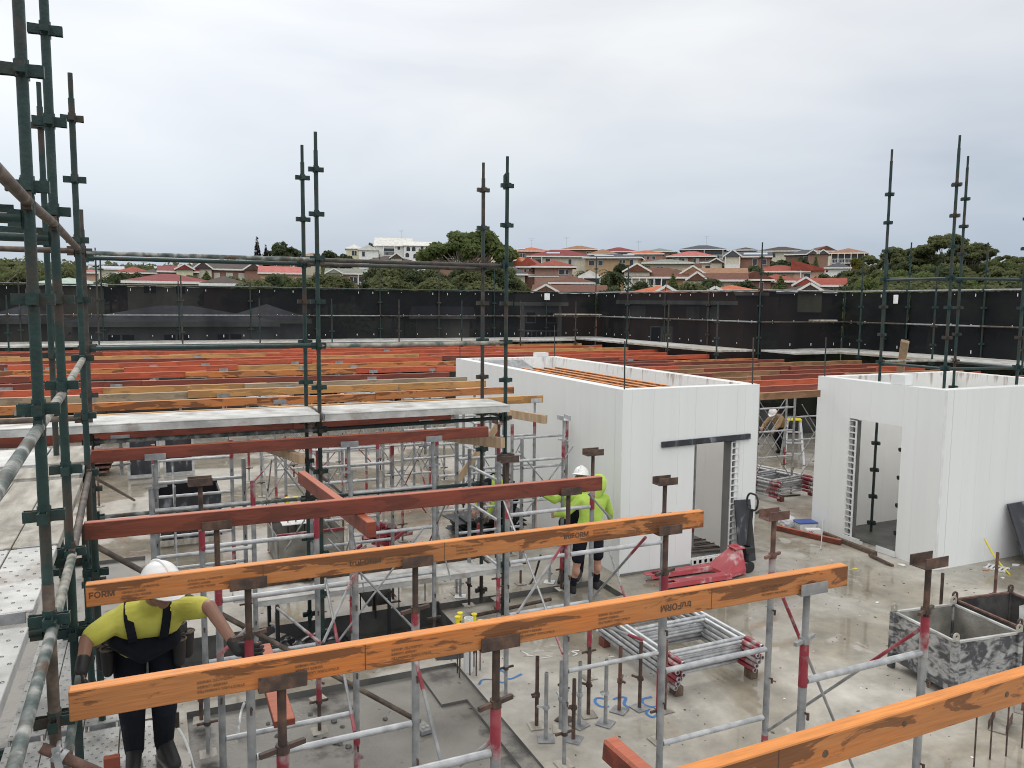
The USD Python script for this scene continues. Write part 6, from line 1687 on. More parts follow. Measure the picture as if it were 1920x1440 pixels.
    for (x, f, ww, dd) in solar:
        # panels lie on the front slope
        run = (D / 2 + over)
        d = nrm([0, run, rise])
        n = nrm(np.cross([1, 0, 0], d))
        c = np.array([x, -over, 0]) + d * np.hypot(run, rise) * f + n * .06
        part(rf, 'solar_panel', MB().bar(c - d * dd / 2, c + d * dd / 2, ww, .05, up=n), 'solar_glass', False)
    if ant is not None:
        part(rf, 'antenna', MB().tube((ant, D / 2, rise - .3), (ant, D / 2, rise + 2.6), .035, 6).bar((ant - .9, D / 2, rise + 2.5), (ant + .9, D / 2, rise + 2.5), .04, .04).bar((ant - .6, D / 2, rise + 2.1), (ant + .6, D / 2, rise + 2.1), .04, .04), 'antenna_grey', False)
    return t


W2 = lambda xs, z=-1.3, w=1.5, h=1.2, k='': [(x, z, w, h, k) for x in xs]
# the upper rows, left to right
house('orange hip roofed brick house at the left end of the hilltop row', (100.462,209.947,19.246), 9.5, 9, 6, 'hip', 1.9, 'wall_brick', 'roof_orange', W2((-2.5, 2)), solar=[(-3, .5, 2.6, 1.4)], ant=0)
house('tan hip roofed brick house on the hilltop behind the large cream house', (120.433,217.650,20.857), 10.5, 9, 6, 'hip', 2.0, 'wall_brick', 'roof_tan', W2((3,)), ant=-4)
house('large cream two storey house with a dark red hip roof', (89.070,170.557,15.414), 14.2, 10, 7, 'hip', 2.7, 'wall_cream', 'roof_maroon', [(-2.2, -1.4, 2.2, 1.6, 'b'), (2.9, -1.5, 1.6, 1.6, 'b'), (2.6, -5.1, 1.7, 1.6)], balc=[(-5.4, 2.6, -2.9, .8, 'rail')], solar=[(-1.5, .45, 3.2, 1.3)], over=.7)
house('tan brick house with a dark solar panelled roof right of the cream house', (94.148,154.938,14.571), 12, 10, 6, 'hip', 1.5, 'wall_tanbrick', 'roof_slate', [(-4.6, -1.3, 1.3, 1.2), (-2.6, -1.3, 1.1, 1.2), (2.2, -1.0, 1.4, .8), (4.7, -1.3, 1.9, 1.5, 'b')], solar=[(-2, .4, 4.4, 1.4), (3.4, .55, 2.6, 1.3)], over=.6, rot=6)
house('tan roofed wing behind the solar panelled house', (106.213,179.529,16.953), 7, 9, 6, 'hip', 2.2, 'wall_tanbrick', 'roof_tan')
house('maroon hip roofed house on the hilltop left of the mast', (126.067,203.945,19.656), 10, 9, 6, 'hip', 2.2, 'wall_brick', 'roof_maroon')
house('orange roofed pink brick house on the hilltop with a bracket mast', (123.686,186.093,18.021), 9, 8, 6, 'hip', 1.6, 'wall_pinkbrick', 'roof_orange', [(-2.6, -1.2, 1.2, 1.0), (-1.0, -1.2, 1.2, 1.0), (.6, -1.2, .9, 1.0), (2.1, -1.2, .9, 1.0)], ant=-2)
house('grey green hip roofed house at the skyline behind the orange roofed one', (142.898,207.459,20.434), 8, 8, 6, 'hip', 1.8, 'wall_brick', 'roof_greygreen')
house('dark slate roofed two storey house at the skyline with upper verandah', (146.758,191.365,20.298), 12.5, 10, 8, 'hip', 2.2, 'wall_darkbrick', 'roof_slate', W2((-4, -2)), balc=[(3, 5.4, -2.8, 1.2, 'rail')], ant=1)
house('pink roofed brick house below the dark slate house', (122.547,164.350,16.190), 10.6, 9, 6, 'hip', 2.2, 'wall_brick', 'roof_pink', [(-3.7, -1.2, 1.6, 1.3, 'b'), (-1.6, -1.2, 1.7, 1.3, 'b'), (1.2, -1.2, 1.5, 1.3, 'b'), (3.9, -1.2, .9, 1.3)], over=.8)
house('low grey green roofed beige house in the middle of the hillside', (97.666,138.820,12.817), 9.5, 8, 6, 'hip', 1.3, 'wall_beige', 'roof_greygreen', [(-3.4, -1.6, 1.3, 1.2), (-1.6, -1.6, 1.4, 1.6)], over=.6)
house('cream porch house with a small white gable right of the pink roof', (111.327,140.435,13.397), 6, 6, 5, 'hip', 1.4, 'wall_cream', 'roof_darkbrown', [(-1.8, -1.4, 1.1, 1.2), (1.8, -1.4, 1.1, 1.2)], gables=[(0, 2.4, .6, .9, 0, 'wall_cream')])
house('brown brick house with a cream gabled balcony and bright roof panels', (109.336,128.165,13.974), 8.6, 9, 8, 'gx', 1.7, 'wall_brick', 'roof_slate', [(1.4, -1.2, .9, 1.3), (3.2, -1.2, .9, 1.2), (-1.8, -5.6, 2, 1.4)], gables=[(-2.9, 3.0, 1.0, 1.5, 0, 'wall_cream')], balc=[(-2.9, 2.9, -2.7, 1.8, 'solid')], solar=[(1.5, .45, 4.6, 2.2)])
house('small dark roofed house among trees at the skyline right of the slate house', (160.078,188.678,20.467), 6, 6, 5, 'hip', 1.3, 'wall_darkbrick', 'roof_darkbrown')
house('cream two storey house with a dark hip roof at the skyline on the right', (167.614,181.921,20.047), 12, 10, 7, 'hip', 2.2, 'wall_cream', 'roof_darkbrown', [(-2.2, -1.3, 1.0, 1.3)], over=.8)
house('slate roofed house with twin gables below the cream skyline house', (153.812,158.090,17.433), 10, 9, 7, 'hip', 2.0, 'wall_darkbrick', 'roof_slate', [(0, -1.3, 1.3, 1.3), (3.8, -1.4, 1.1, 1.5)], gables=[(1.6, 2.4, .8, 1.2, 0, 'wall_brick'), (4.0, 2.4, .8, 1.2, 0, 'wall_brick')])
house('cream gable end of a brown roofed house at the skyline', (185.501,182.741,20.719), 5.6, 9, 6, 'gf', 2.2, 'wall_cream', 'roof_brown', rot=-20)
house('hip roofed brick house with a long columned verandah at the right of the skyline', (171.517,161.238,18.472), 8.4, 9, 6.5, 'hip', 2.3, 'wall_brick', 'roof_tan', balc=[(0, 8.2, -2.7, 1.5, 'rail')], over=.9)
house('small slate roofed white house beside the trees on the right', (133.555,128.083,12.399), 4.6, 6, 5, 'hip', 1.7, 'wall_white', 'roof_slate', [(1.4, -1.2, .9, 1.0)])
# the red terrace
house('long red hip roofed house with pale walls on the right of the hillside', (109.320,118.990,10.713), 9.6, 8, 6, 'hip', 1.9, 'wall_peach', 'roof_red', [(-3.8, -1.2, 1.2, 1.1), (-1.5, -1.2, 1.6, 1.1), (.6, -1.2, 1.0, 1.1), (3.0, -2.6, 1.4, 2.0)], over=.7)
house('tall house with a single red sloping roof and white balcony terraces', (112.994,115.144,10.877), 5.6, 8, 8, 'left', 1.9, 'wall_peach', 'roof_red', [(-.4, -1.2, 1.2, 1.1), (1.6, -2.8, 1.3, 1.3)], balc=[(.6, 4.4, -3.9, 1.3, 'rail')], over=.5, fascia=False)
# the middle rows
house('pink brick house with a brown hip roof and a cream awning', (64.636,125.927,10.663), 6.6, 7, 6, 'hip', 1.9, 'wall_pinkbrick', 'roof_red', [(1.4, -1.0, 1.0, 1.0), (2.4, -1.0, .6, 1.0)], over=.7)
single('awning', 'cream awning stretched before the pink brick house', 'awning', MB().bar((57.979,122.084,8.565), (62.540,120.030,8.611), 2.6, .12), 'trim_white', False)
house('red brown low roofed house at the left foot of the pink brick house', (62.671,129.977,9.347), 5.4, 6, 5, 'hip', 1.2, 'wall_pinkbrick', 'roof_brown')
house('salmon roofed gabled house at the left end of the hillside', (63.232,137.622,10.971), 4.0, 7, 6, 'gf', 2.0, 'wall_beige', 'roof_orange', [(0, -1.4, 1.2, 1.3)], rot=15)
house('second salmon roofed gabled house with a cream front', (63.147,133.242,10.901), 3.4, 8, 6, 'gf', 2.4, 'wall_peach', 'roof_red', [(-.5, -1.1, .5, 1.3), (.4, -1.1, .5, 1.3)], rot=10)
house('grey roofed pale house at the far left of the hillside behind a tree', (57.631,126.726,9.226), 3.4, 6, 5, 'hip', 1.6, 'wall_beige', 'roof_slate')
house('cream pavilion house with a white pediment and balcony', (61.318,107.318,8.332), 2.9, 6, 6, 'gf', 1.4, 'wall_beige', 'roof_white', balc=[(.3, 2.7, -2.3, 1.1, 'rail')], over=.35)
house('low dark brown roofed house left of the cream pavilion', (56.840,104.815,7.308), 6.0, 6, 5, 'hip', 1.5, 'wall_pinkbrick', 'roof_brown')
house('wide brown roofed cream house with a broad front gable in the middle', (74.134,108.173,8.555), 11.5, 8, 6, 'hip', 2.5, 'wall_tanbrick', 'roof_brown', [(-3.4, -1.2, 1.6, 1.6), (-.6, -1.2, .8, 1.5), (1.0, -1.2, 1.0, 1.5), (4.6, -1.2, 1.0, 1.1, 'b')], gables=[(-3.2, 4.0, .3, 1.5, .9, 'wall_cream')], balc=[(-2.2, 6.0, -2.4, .8, 'solid')], over=.7)
house('brown gabled house with an orange roof strip right of the wide cream house', (82.553,104.437,9.149), 9.5, 8, 6, 'gx', 1.6, 'wall_tanbrick', 'roof_tan', gables=[(-3.4, 3.6, .8, 1.5, 0, 'wall_tanbrick')])
house('dark brown low roof in front of the brown gabled house', (75.279,94.343,7.834), 7.6, 7, 5, 'gx', 1.6, 'wall_beige', 'roof_brown', gables=[(-3.0, 2.6, .7, 1.3, 0, 'wall_cream')])
house('brick gable house at the right of the dark brown low roof', (81.457,93.780,8.026), 4.6, 7, 6, 'gf', 1.8, 'wall_brick', 'roof_brown', [(1.0, -1.2, .7, 1.4)], rot=-8)
house('red brown twin gabled house below the long red roof', (84.318,92.465,7.820), 6.6, 7, 6, 'hip', 1.6, 'wall_brick', 'roof_red', gables=[(-2.2, 2.8, .6, 1.3, 0, 'wall_brick')])
house('brown roofed house with two cream gables at the right front', (79.669,79.022,6.881), 5.4, 7, 5, 'gx', 1.5, 'wall_pinkbrick', 'roof_red', [(1.2, -1.0, .6, 1.2), (2.2, -1.0, .6, 1.2)], gables=[(-1.9, 2.8, .5, 1.2, 0, 'wall_brick')])
house('cream gabled dark roof right at the black cloth on the right', (68.887,70.539,5.812), 5.6, 7, 5, 'hip', 1.3, 'wall_darkbrick', 'roof_darkbrown', gables=[(.4, 2.6, .6, 1.1, 0, 'wall_yellow')])
house('brown roofed house with a white front gable right behind the black cloth', (50.282,93.263,5.698), 9.2, 8, 5, 'gx', 1.5, 'wall_brick', 'roof_brown', gables=[(-3.1, 3.0, .5, 1.1, 0, 'wall_white')])
house('left orange tiled roof right behind the black cloth', (46.380,67.417,5.346), 4.8, 6, 5, 'hip', 1.1, 'wall_tanbrick', 'roof_orange', gables=[(.8, 2.0, .4, .8, 0, 'wall_tanbrick')])
house('right wide orange tiled roof right behind the black cloth', (50.436,61.175,5.348), 5.8, 6, 5, 'hip', 1.15, 'wall_brick', 'roof_orange', gables=[(-1.5, 1.6, .4, .6, 0, 'wall_brick')])
# the white mansion
t = house('big white mansion on the hilltop with arched windows, left of the large tree', (70.042,246.004,21.660), 11, 12, 9, 'gx', 4.4, 'wall_white', 'roof_white', [(1.6, -.6, .9, 1.2)], balc=[(-1.4, 3.6, -2.9, .9, 'rail')], over=.5, fascia=False, ant=2.5)
for nm_, x0, x1, y0, y1, z1 in (('right_wing', 3.2, 12.6, -1.8, 9, .1), ('left_wing', -10.6, -4.8, -2.2, 8, -1.5)):
    xc = (x0 + x1) / 2
    part(t, nm_, MB().box(x0, x1, y0, y1, -9, z1 - .2), 'wall_white', False)
    part(t, nm_ + '_roof', roof_mb(x1 - x0, y1 - y0, 'gx' if nm_ == 'right_wing' else 'gf', 1.6, .35).move(loc=(xc, y0, z1)), 'roof_white', False)
for (x, z, a) in ((4.5, -1.0, 1), (6.2, -1.0, 1), (4.2, -2.9, 1), (6.6, -3.2, 1), (8.8, -.9, 0), (10.4, -.9, 0), (-9.2, -2.8, 0), (-6.0, -4.6, 0)):
    y = -1.8 if x > 0 else -2.2
    if a:
        aa = np.linspace(0, PI, 9)
        pts = [(x - .55, z - .6), (x + .55, z - .6)] + [(x + .55 * math.cos(q), z + .2 + .55 * math.sin(q)) for q in aa]
        part(t, 'arched_window', MB().poly(pts, .05, (0, y, 0), (1, 0, 0), (0, 0, 1)), 'pane_dark', False)
    else:
        f = part(t, 'window', MB().box(x - .5, x + .5, y - .05, y + .02, z - .8, z + .8), 'trim_white', False)
        part(f, 'pane', MB().box(x - .42, x + .42, y - .07, y - .045, z - .72, z + .72), 'pane_dark', False)
house('yellowish wing house left of the white mansion', (60.651,259.021,21.249), 5, 7, 7, 'hip', 2.4, 'wall_yellow', 'roof_white', [(0, -1.5, 1.6, 1.6)], fascia=False)
house('dark brown roof with a cream gable below the white mansion', (50.935,182.081,13.773), 9.5, 8, 5, 'hip', 2.0, 'wall_brick', 'roof_darkbrown', gables=[(1.5, 2.6, .6, 1.3, .6, 'wall_cream')], fascia=False)
house('long dark roof with white barge boards below the large tree', (59.972,172.536,14.214), 6, 8, 5, 'gf', 1.2, 'wall_brick', 'roof_slate')
house('brick gable house half hidden by the large tree', (75.831,193.287,17.326), 5.5, 9, 6, 'gx', 2.0, 'wall_brick', 'roof_tan', rot=20)
house('cream house with a red roof between the large tree and the hillside', (80.308,185.739,17.200), 4.5, 8, 7, 'hip', 1.6, 'wall_cream', 'roof_red', [(-.8, -1.3, 1.0, 1.1), (.9, -1.3, .9, 1.1)])
house('orange roof edge with a gable left of the salmon houses', (78.993,174.998,14.430), 4, 8, 6, 'gf', 1.6, 'wall_cream', 'roof_orange', rot=15)
# left side
house('pinkish house with white latticed balconies behind the rear pole pair', (38.139,170.922,10.196), 7.8, 8, 7, 'gx', 1.7, 'wall_pinkbrick', 'roof_greygreen', [(1.6, -1.5, 1.6, 1.5), (-1.0, -1.5, 1.2, 1.5)], balc=[(-2.2, 3.2, -2.9, 1.3, 'rail'), (3.2, 1.3, -2.9, 1.3, 'rail')], gables=[(-2.4, 3.0, 1.3, 1.1, 0, 'wall_beige')])
house('tan walled house right of the dark round tree', (41.324,147.402,9.954), 3.4, 7, 7, 'hip', 1.2, 'wall_tanbrick', 'roof_tan')
house('long pink red roofed house with peach walls left of the rear poles', (21.503,147.444,9.182), 7.2, 8, 6, 'gx', 1.9, 'wall_peach', 'roof_pink', [(2.9, -1.6, 1.2, 1.6)])
house('long brick house with grey brown roof and white gables on the left', (13.620,159.924,10.073), 11.8, 8, 6, 'gx', 1.7, 'wall_brick', 'roof_darkbrown', [(-2.0, -1.4, 1.0, 1.2, 'b'), (.2, -1.4, 1.2, 1.3, 'b'), (2.4, -1.4, 1.2, 1.3, 'b')], gables=[(-4.4, 2.9, .7, 1.6, 0, 'wall_cream'), (4.5, 3.2, .7, 1.5, 0, 'wall_brick')])
house('maroon roofed house with a cream gable left of the long brick house', (4.869,158.288,9.405), 6.2, 8, 5, 'gx', 1.6, 'wall_brick', 'roof_maroon', gables=[(1.1, 2.8, .6, 1.1, .4, 'wall_yellow')])
house('dark low roof beside the maroon roofed house', (0.822,163.398,9.179), 4.6, 7, 5, 'hip', 1.0, 'wall_brick', 'roof_darkbrown')
house('bright red hip roofed house on the left behind the rails', (-2.632,167.167,9.212), 6.2, 8, 5, 'hip', 1.9, 'wall_brick', 'roof_red', [(1.6, -1.5, 1.6, 1.6)])
house('grey roofed house at the far left behind the red one', (-8.358,197.512,10.939), 6.2, 8, 5, 'gx', 1.0, 'wall_cream', 'roof_metal', gables=[(-2.2, 2.2, .5, .9, 0, 'wall_cream')])
house('wide maroon brown roof just over the black cloth on the left', (2.044,100.773,6.296), 8.6, 7, 5, 'hip', 1.4, 'wall_cream', 'roof_maroon', [(-2, -1.0, 1.4, 1.0), (1.8, -1.0, 2.2, 1.0, 'b')], over=.6)
house('dark brown roof over the black cloth below the long brick house', (7.511,93.864,6.024), 4.2, 7, 5, 'hip', 1.3, 'wall_brick', 'roof_darkbrown')
house('pale green roof over the black cloth at the far left', (-9.092,114.603,6.108), 7.6, 8, 5, 'hip', 1.2, 'wall_cream', 'roof_palegreen')
house('small salmon roof at the far left between the poles', (-10.105,170.544,9.236), 3.0, 6, 5, 'hip', .8, 'wall_peach', 'roof_pink')
house('tan walled house at the skyline behind the rear poles', (44.978,245.892,18.028), 4.6, 7, 6, 'hip', 1.2, 'wall_beige', 'roof_tan')
# lower ones seen through the cloth
house('long grey metal roof seen through the black cloth on the left', (1.395,52.162,2.830), 11, 9, 4, 'hip', 1.4, 'wall_white', 'roof_metal', W2((-3, 0, 3)), name='shed')
house('second grey metal roof seen through the black cloth left of the poles', (7.288,57.227,2.885), 5, 9, 4, 'hip', 1.5, 'wall_white', 'roof_metal', name='shed')
house('grey metal roof seen through the cloth at the far left edge', (-7.203,58.253,2.856), 4, 9, 4, 'hip', 1.2, 'wall_cream', 'roof_metal', name='shed')
house('white fronted house with a porch seen through the cloth right of centre', (27.667,55.895,4.242), 3.2, 7, 6, 'gx', 1.0, 'wall_white', 'roof_darkbrown', [(-.8, -1.2, .8, .9), (.8, -1.2, .8, .9)], balc=[(0, 3.0, -3.2, 1.2, 'rail')])
house('brick house with white windows seen through the cloth on the right', (34.805,48.282,4.439), 7.6, 8, 6, 'gx', 1.1, 'wall_brick', 'roof_brown', [(-2.8, -.9, 1.2, .9, 'b'), (1.2, -.9, .9, .9, 'b'), (2.6, -.9, .9, .9, 'b'), (-1.0, -2.6, 1.6, 1.4, 'b')])
house('cream house seen faintly through the cloth in the middle', (19.996,57.039,3.214), 4.0, 7, 6, 'gx', .9, 'wall_cream', 'roof_slate')

# ---------------------------------------------------------------- trees and shrubs
def leaf_mat(name, c, tr=.45):
    M[name] = usdkit.material(stage, '/World/Looks/' + name, {
        'g': ('geometry', {}), 'r': ('rgb_ramp', {'ramp': [(0.0, tuple(q * .6 for q in c)), (.45, c), (.8, tuple(q * 1.35 for q in c)), (1.0, (c[0] * 2.0, c[1] * 1.8, c[2] * 1.6))]}),
        'p': ('principled_bsdf', {'roughness': .75, 'specular_ior_level': .12}), 't': ('translucent_bsdf', {}), 'x': ('mix_closure', {'fac': tr})},
        [('g.random_per_island', 'r.fac'), ('r.color', 'p.base_color'), ('r.color', 't.color'), ('p.BSDF', 'x.closure1'), ('t.BSDF', 'x.closure2')], surface='x.closure')


leaf_mat('leaf_olive', (0.2, 0.225, 0.1))
leaf_mat('leaf_deep', (0.12, 0.15, 0.072))
leaf_mat('leaf_fresh', (0.2, 0.25, 0.09))
leaf_mat('leaf_yellow', (0.2, 0.19, 0.04))
leaf_mat('leaf_rusty', (0.06, 0.04, 0.038))
leaf_mat('leaf_palm', (0.07, 0.1, 0.04))
pm('bark_pale', [(0.3, (0.16, 0.14, 0.115)), (0.7, (0.3, 0.27, 0.23))], 3, stretch=(3, 3, .6), rough=.85, bump=.5, bscale=8)
pm('bark_dark', [(0.3, (0.05, 0.04, 0.032)), (0.7, (0.11, 0.09, 0.07))], 3, stretch=(3, 3, .6), rough=.9, bump=.5, bscale=8)


def leaf_cloud(blobs, n, size, seed, flat=.35):
    r = np.random.RandomState(seed)
    c = np.array([b[0] for b in blobs], float)
    ra = np.array([b[1] for b in blobs], float)
    w = (ra[:, 0] * ra[:, 1] + ra[:, 0] * ra[:, 2])
    k = r.choice(len(blobs), n, p=w / w.sum())
    d = r.normal(size=(n, 3))
    d[:, 2] = d[:, 2] * .8 + .28
    d /= np.linalg.norm(d, axis=1)[:, None]
    p = c[k] + d * ra[k] * (1 - .35 * r.rand(n)[:, None] ** 1.6 + .08 * r.normal(size=(n, 1)))
    nn = d + r.normal(size=(n, 3)) * .55 + [0, 0, flat]
    nn /= np.linalg.norm(nn, axis=1)[:, None]
    a = np.cross(nn, r.normal(size=(n, 3)))
    a /= np.linalg.norm(a, axis=1)[:, None]
    b = np.cross(nn, a)
    s = size * (.6 + .8 * r.rand(n))[:, None]
    V = np.stack([p - a * s, p - b * s * .55 + nn * s * .12, p + a * s, p + b * s * .55 + nn * s * .12], 1).reshape(-1, 3)
    i = np.arange(n)[:, None] * 4
    F = np.vstack([i + [0, 1, 2], i + [0, 2, 3]])
    return MB().add(V, F)


def limb_tree(seed, trunk_h, blobs, r0=.3, lean=.15, split=1):
    """tapered trunk(s) with a limb bending up into every foliage mass"""
    r = np.random.RandomState(seed)
    m = MB()
    top = np.array([r.uniform(-lean, lean) * trunk_h, r.uniform(-lean, lean) * trunk_h, trunk_h])
    p = smoothpath([(0, 0, -1.5), (top[0] * .2, top[1] * .3, trunk_h * .5), top], 4)
    for k in range(len(p) - 1):
        f0, f1 = 1 - .45 * k / (len(p) - 1), 1 - .45 * (k + 1) / (len(p) - 1)
        m.tube(p[k], p[k + 1], r0 * f0, 7, r2=r0 * f1)
    for c, ra in blobs:
        c = np.array(c, float)
        st = p[r.randint(len(p) // 2, len(p))]
        mid = (st + c) / 2 + [0, 0, -.1 * np.linalg.norm(c - st)] + r.normal(size=3) * .2
        q = smoothpath([st, mid, c - [0, 0, ra[2] * .2]], 3)
        for k in range(len(q) - 1):
            m.tube(q[k], q[k + 1], r0 * .45 * (1 - k / len(q) * .7), 5, r2=r0 * .45 * (1 - (k + 1) / len(q) * .7))
    return m


def tree_proto(label, cat, name, loc, blobs, trunk_h, n, size, seed, leaf, bark, group=None, scale=1.0, rot=0, r0=.3, flat=.35):
    t = thing(name, label, cat, loc, rot, group, scale)
    part(t, 'trunk', limb_tree(seed, trunk_h, blobs, r0), bark, 40)
    part(t, 'crown', leaf_cloud(blobs, n, size, seed + 1, flat), leaf, False)
    return t


def blob_set(seed, n, R_, H0, H1, rad, squash=.7, dome=True):
    r = np.random.RandomState(seed)
    out = []
    for _ in range(n):
        a, q = r.uniform(0, 2 * PI), math.sqrt(r.rand())
        x, y = R_ * q * math.cos(a), R_ * q * math.sin(a)
        z = H0 + (H1 - H0) * ((1 - q ** 2) if dome else r.rand()) * r.uniform(.75, 1.05)
        s = rad * r.uniform(.7, 1.25)
        out.append(((x, y, z), (s, s, s * squash)))
    return out


def on_ground(u):
    return np.array([u[0], u[1], float(terrain_h(u[0], u[1])) - .3])


def stand(u, h):
    """foot of a plant whose tip is at u and which is h tall"""
    return np.array([u[0], u[1], u[2] - h])


# single trees that stand out
big = blob_set(3, 46, 8.6, 6.6, 11.6, 1.75, .62)
tree_proto('large dome crowned tree with bright green top right of the white mansion', 'tree', 'broad_tree', stand((54.739,142.316,18.743), 13.0), big, 5.0, 9000, .42, 12, 'leaf_fresh', 'bark_pale', r0=.45)
umb = blob_set(8, 12, 4.6, 7.6, 10.2, 1.35, .5) + [((-2.5, 0, 6.2), (1.2, 1.2, .6)), ((2.6, .4, 6.6), (1.3, 1.3, .6))]
U1 = tree_proto('tallest flat topped tree on the right with sky showing between its limbs', 'tree', 'umbrella_tree', stand((110.434,83.757,15.771), 11.2), umb, 5.0, 3400, .34, 31, 'leaf_olive', 'bark_pale', r0=.3)
dup(U1, 'flat topped tree left of the tallest one on the right', stand((109.063,89.782,14.788), 10), 130, scale=(.85, .85, .8))
dup(U1, 'smaller flat topped tree at the left shoulder of the right hand wood', stand((103.142,88.981,13.285), 8), 220, scale=(.75, .75, .75))
dup(U1, 'flat topped tree right of the tallest one, its crown leaning right', stand((110.330,81.389,13.873), 9), 70, scale=(.7, .7, .8))
rb = blob_set(14, 22, 3.2, 2.2, 6.4, 1.35, .8)
RT = tree_proto('dark round tree between the balcony house and the tan walled house', 'tree', 'round_tree', stand((30.673,119.067,9.396), 6.6), blob_set(15, 20, 1.9, 1.2, 5.6, 1.1, .9), 2.0, 3200, .26, 40, 'leaf_deep', 'bark_dark')
RO = tree_proto('broad dark tree at the skyline left of the pole pair', 'tree', 'skyline_tree', stand((33.866,229.137,20.585), 8.0), blob_set(16, 26, 4.4, 2.6, 7.0, 1.6, .75), 3.0, 3600, .42, 44, 'leaf_deep', 'bark_dark')
dup(RO, 'smaller dark tree at the skyline just right of the pole pair', stand((44.531,218.559,18.330), 6), 60, scale=.7)
dup(RO, 'dark tree at the skyline left of the yellowish wing', stand((46.932,211.897,17.756), 6), 130, scale=.62)
dup(RO, 'dark tree at the skyline between the orange and the slate roofed houses', stand((133.729,186.282,20.857), 8), 10, scale=.75)
dup(RO, 'dark tree group at the skyline right of the slate roofed house', stand((159.431,194.624,21.729), 6), 40, scale=.6)
dup(RO, 'rounded tree at the skyline behind the small dark roofed house', stand((166.937,193.463,21.938), 6), 90, scale=.6)
dup(RO, 'dark tree rising behind the white mansion', stand((66.335,261.323,25.385), 9), 200, scale=(.45, .45, .9))
dup(RO, 'dark tree below the cream skyline house', stand((141.307,158.176,17.020), 6), 20, scale=(.8, .8, .6))
dup(RO, 'dark tree right of the dark tree below the cream skyline house', stand((137.682,148.635,15.653), 5), 80, scale=(.8, .8, .55))
dup(RO, 'low dark tree before the slate roofed twin gabled house', stand((137.440,143.227,15.628), 5), 170, scale=(.6, .6, .6))
SP = tree_proto('thin reddish leafless looking conifer at the skyline on the left', 'tree', 'spire_tree', stand((26.833,226.782,20.433), 8), [((0, 0, z), (1.6 - z * .16, 1.6 - z * .16, .8)) for z in np.arange(1, 8.2, .7)], 7.6, 900, .3, 50, 'leaf_rusty', 'bark_dark', r0=.18)
dup(SP, 'second thin reddish conifer at the skyline, shorter', stand((29.011,226.754,19.097), 6), 40, scale=.7)
CY = tree_proto('dark conical shrub in front of the wide brown roofed cream house', 'shrub', 'conical_shrub', stand((62.141,87.069,8.083), 2.6), [((0, 0, .3 + k * .35), (1.05 - k * .15, 1.05 - k * .15, .4)) for k in range(7)], .4, 1800, .12, 52, 'leaf_fresh', 'bark_dark', r0=.1)
dup(CY, 'round clipped shrub before the long brick house on the left', stand((9.208,150.789,9.175), 2.2), 0, scale=(1.3, 1.3, .85))
dup(CY, 'slim yellow green shrub before the slate roofed twin gabled house', stand((137.008,137.878,15.350), 4), 0, scale=(.9, .9, 1.6))
dup(CY, 'round dark tree before the red brown twin gabled house', stand((74.892,81.265,7.660), 2.4), 0, scale=(1.5, 1.5, 1.0))
YT = tree_proto('yellow green shrub at the edge of the wood on the right', 'shrub', 'yellow_shrub', stand((121.275,111.667,13.248), 4.2), blob_set(18, 14, 2.2, .8, 3.6, .9, .8), 1.0, 1500, .25, 55, 'leaf_yellow', 'bark_dark', r0=.12)


def palm(label, loc, H, n=22, seed=1, group=None, scale=None):
    t = thing('palm_tree', label, 'palm tree', loc, seed * 37, group, scale)
    part(t, 'trunk', MB().tube((0, 0, -3), (0, 0, H), .2, 8, r2=.15), 'bark_dark', 40)
    r = np.random.RandomState(seed)
    m = MB()
    for k in range(n):
        a = 2 * PI * k / n + r.uniform(-.15, .15)
        el = r.uniform(-.2, 1.25)
        d = np.array([math.cos(a), math.sin(a), 0])
        L = r.uniform(2.2, 3.0)
        p = np.array([d * L * s * math.cos(el * (1 - s * .4)) + np.array([0, 0, H + L * (math.sin(el) * s - .75 * s ** 2.2)]) for s in np.linspace(0, 1, 8)])
        q = np.array([-d[1], d[0], 0])
        for j in range(7):
            w = .55 * math.sin(PI * (j + .8) / 8.2)
            for s in (-1, 1):
                e = (p[j] + p[j + 1]) / 2 + q * s * w + (p[j + 1] - p[j]) * .7 - [0, 0, .25 * w]
                m.add([p[j], p[j + 1], e], [[0, 1, 2]])
    part(t, 'fronds', m, 'leaf_palm', False)
    return t


PT = palm('big palm with drooping fronds right of the cream pavilion', stand((59.059,97.423,9.350), 5.6), 4.4, 26, 3)
dup(PT, 'second palm crown just right of the big palm', stand((61.207,98.620,9.001), 5), 50, scale=.85)
dup(PT, 'small palm before the large cream house', stand((74.733,132.486,11.485), 5.6), 10, scale=.9)
dup(PT, 'palm before the low grey green roofed house', stand((84.734,116.926,11.330), 5.4), 80, scale=.85)
dup(PT, 'palm before the dark brown low roof', stand((70.612,89.908,8.508), 4.5), 120, scale=.75)
dup(PT, 'palm at the corner of the brown brick balcony house', stand((92.182,107.934,10.282), 5), 200, scale=.8)
dup(PT, 'palm at the far left behind the rails', stand((-3.616,117.862,8.078), 4.4), 30, scale=.8)
dup(PT, 'thin palm right of the palm before the grey green roof', stand((84.078,122.824,12.128), 4.6), 70, scale=.6)

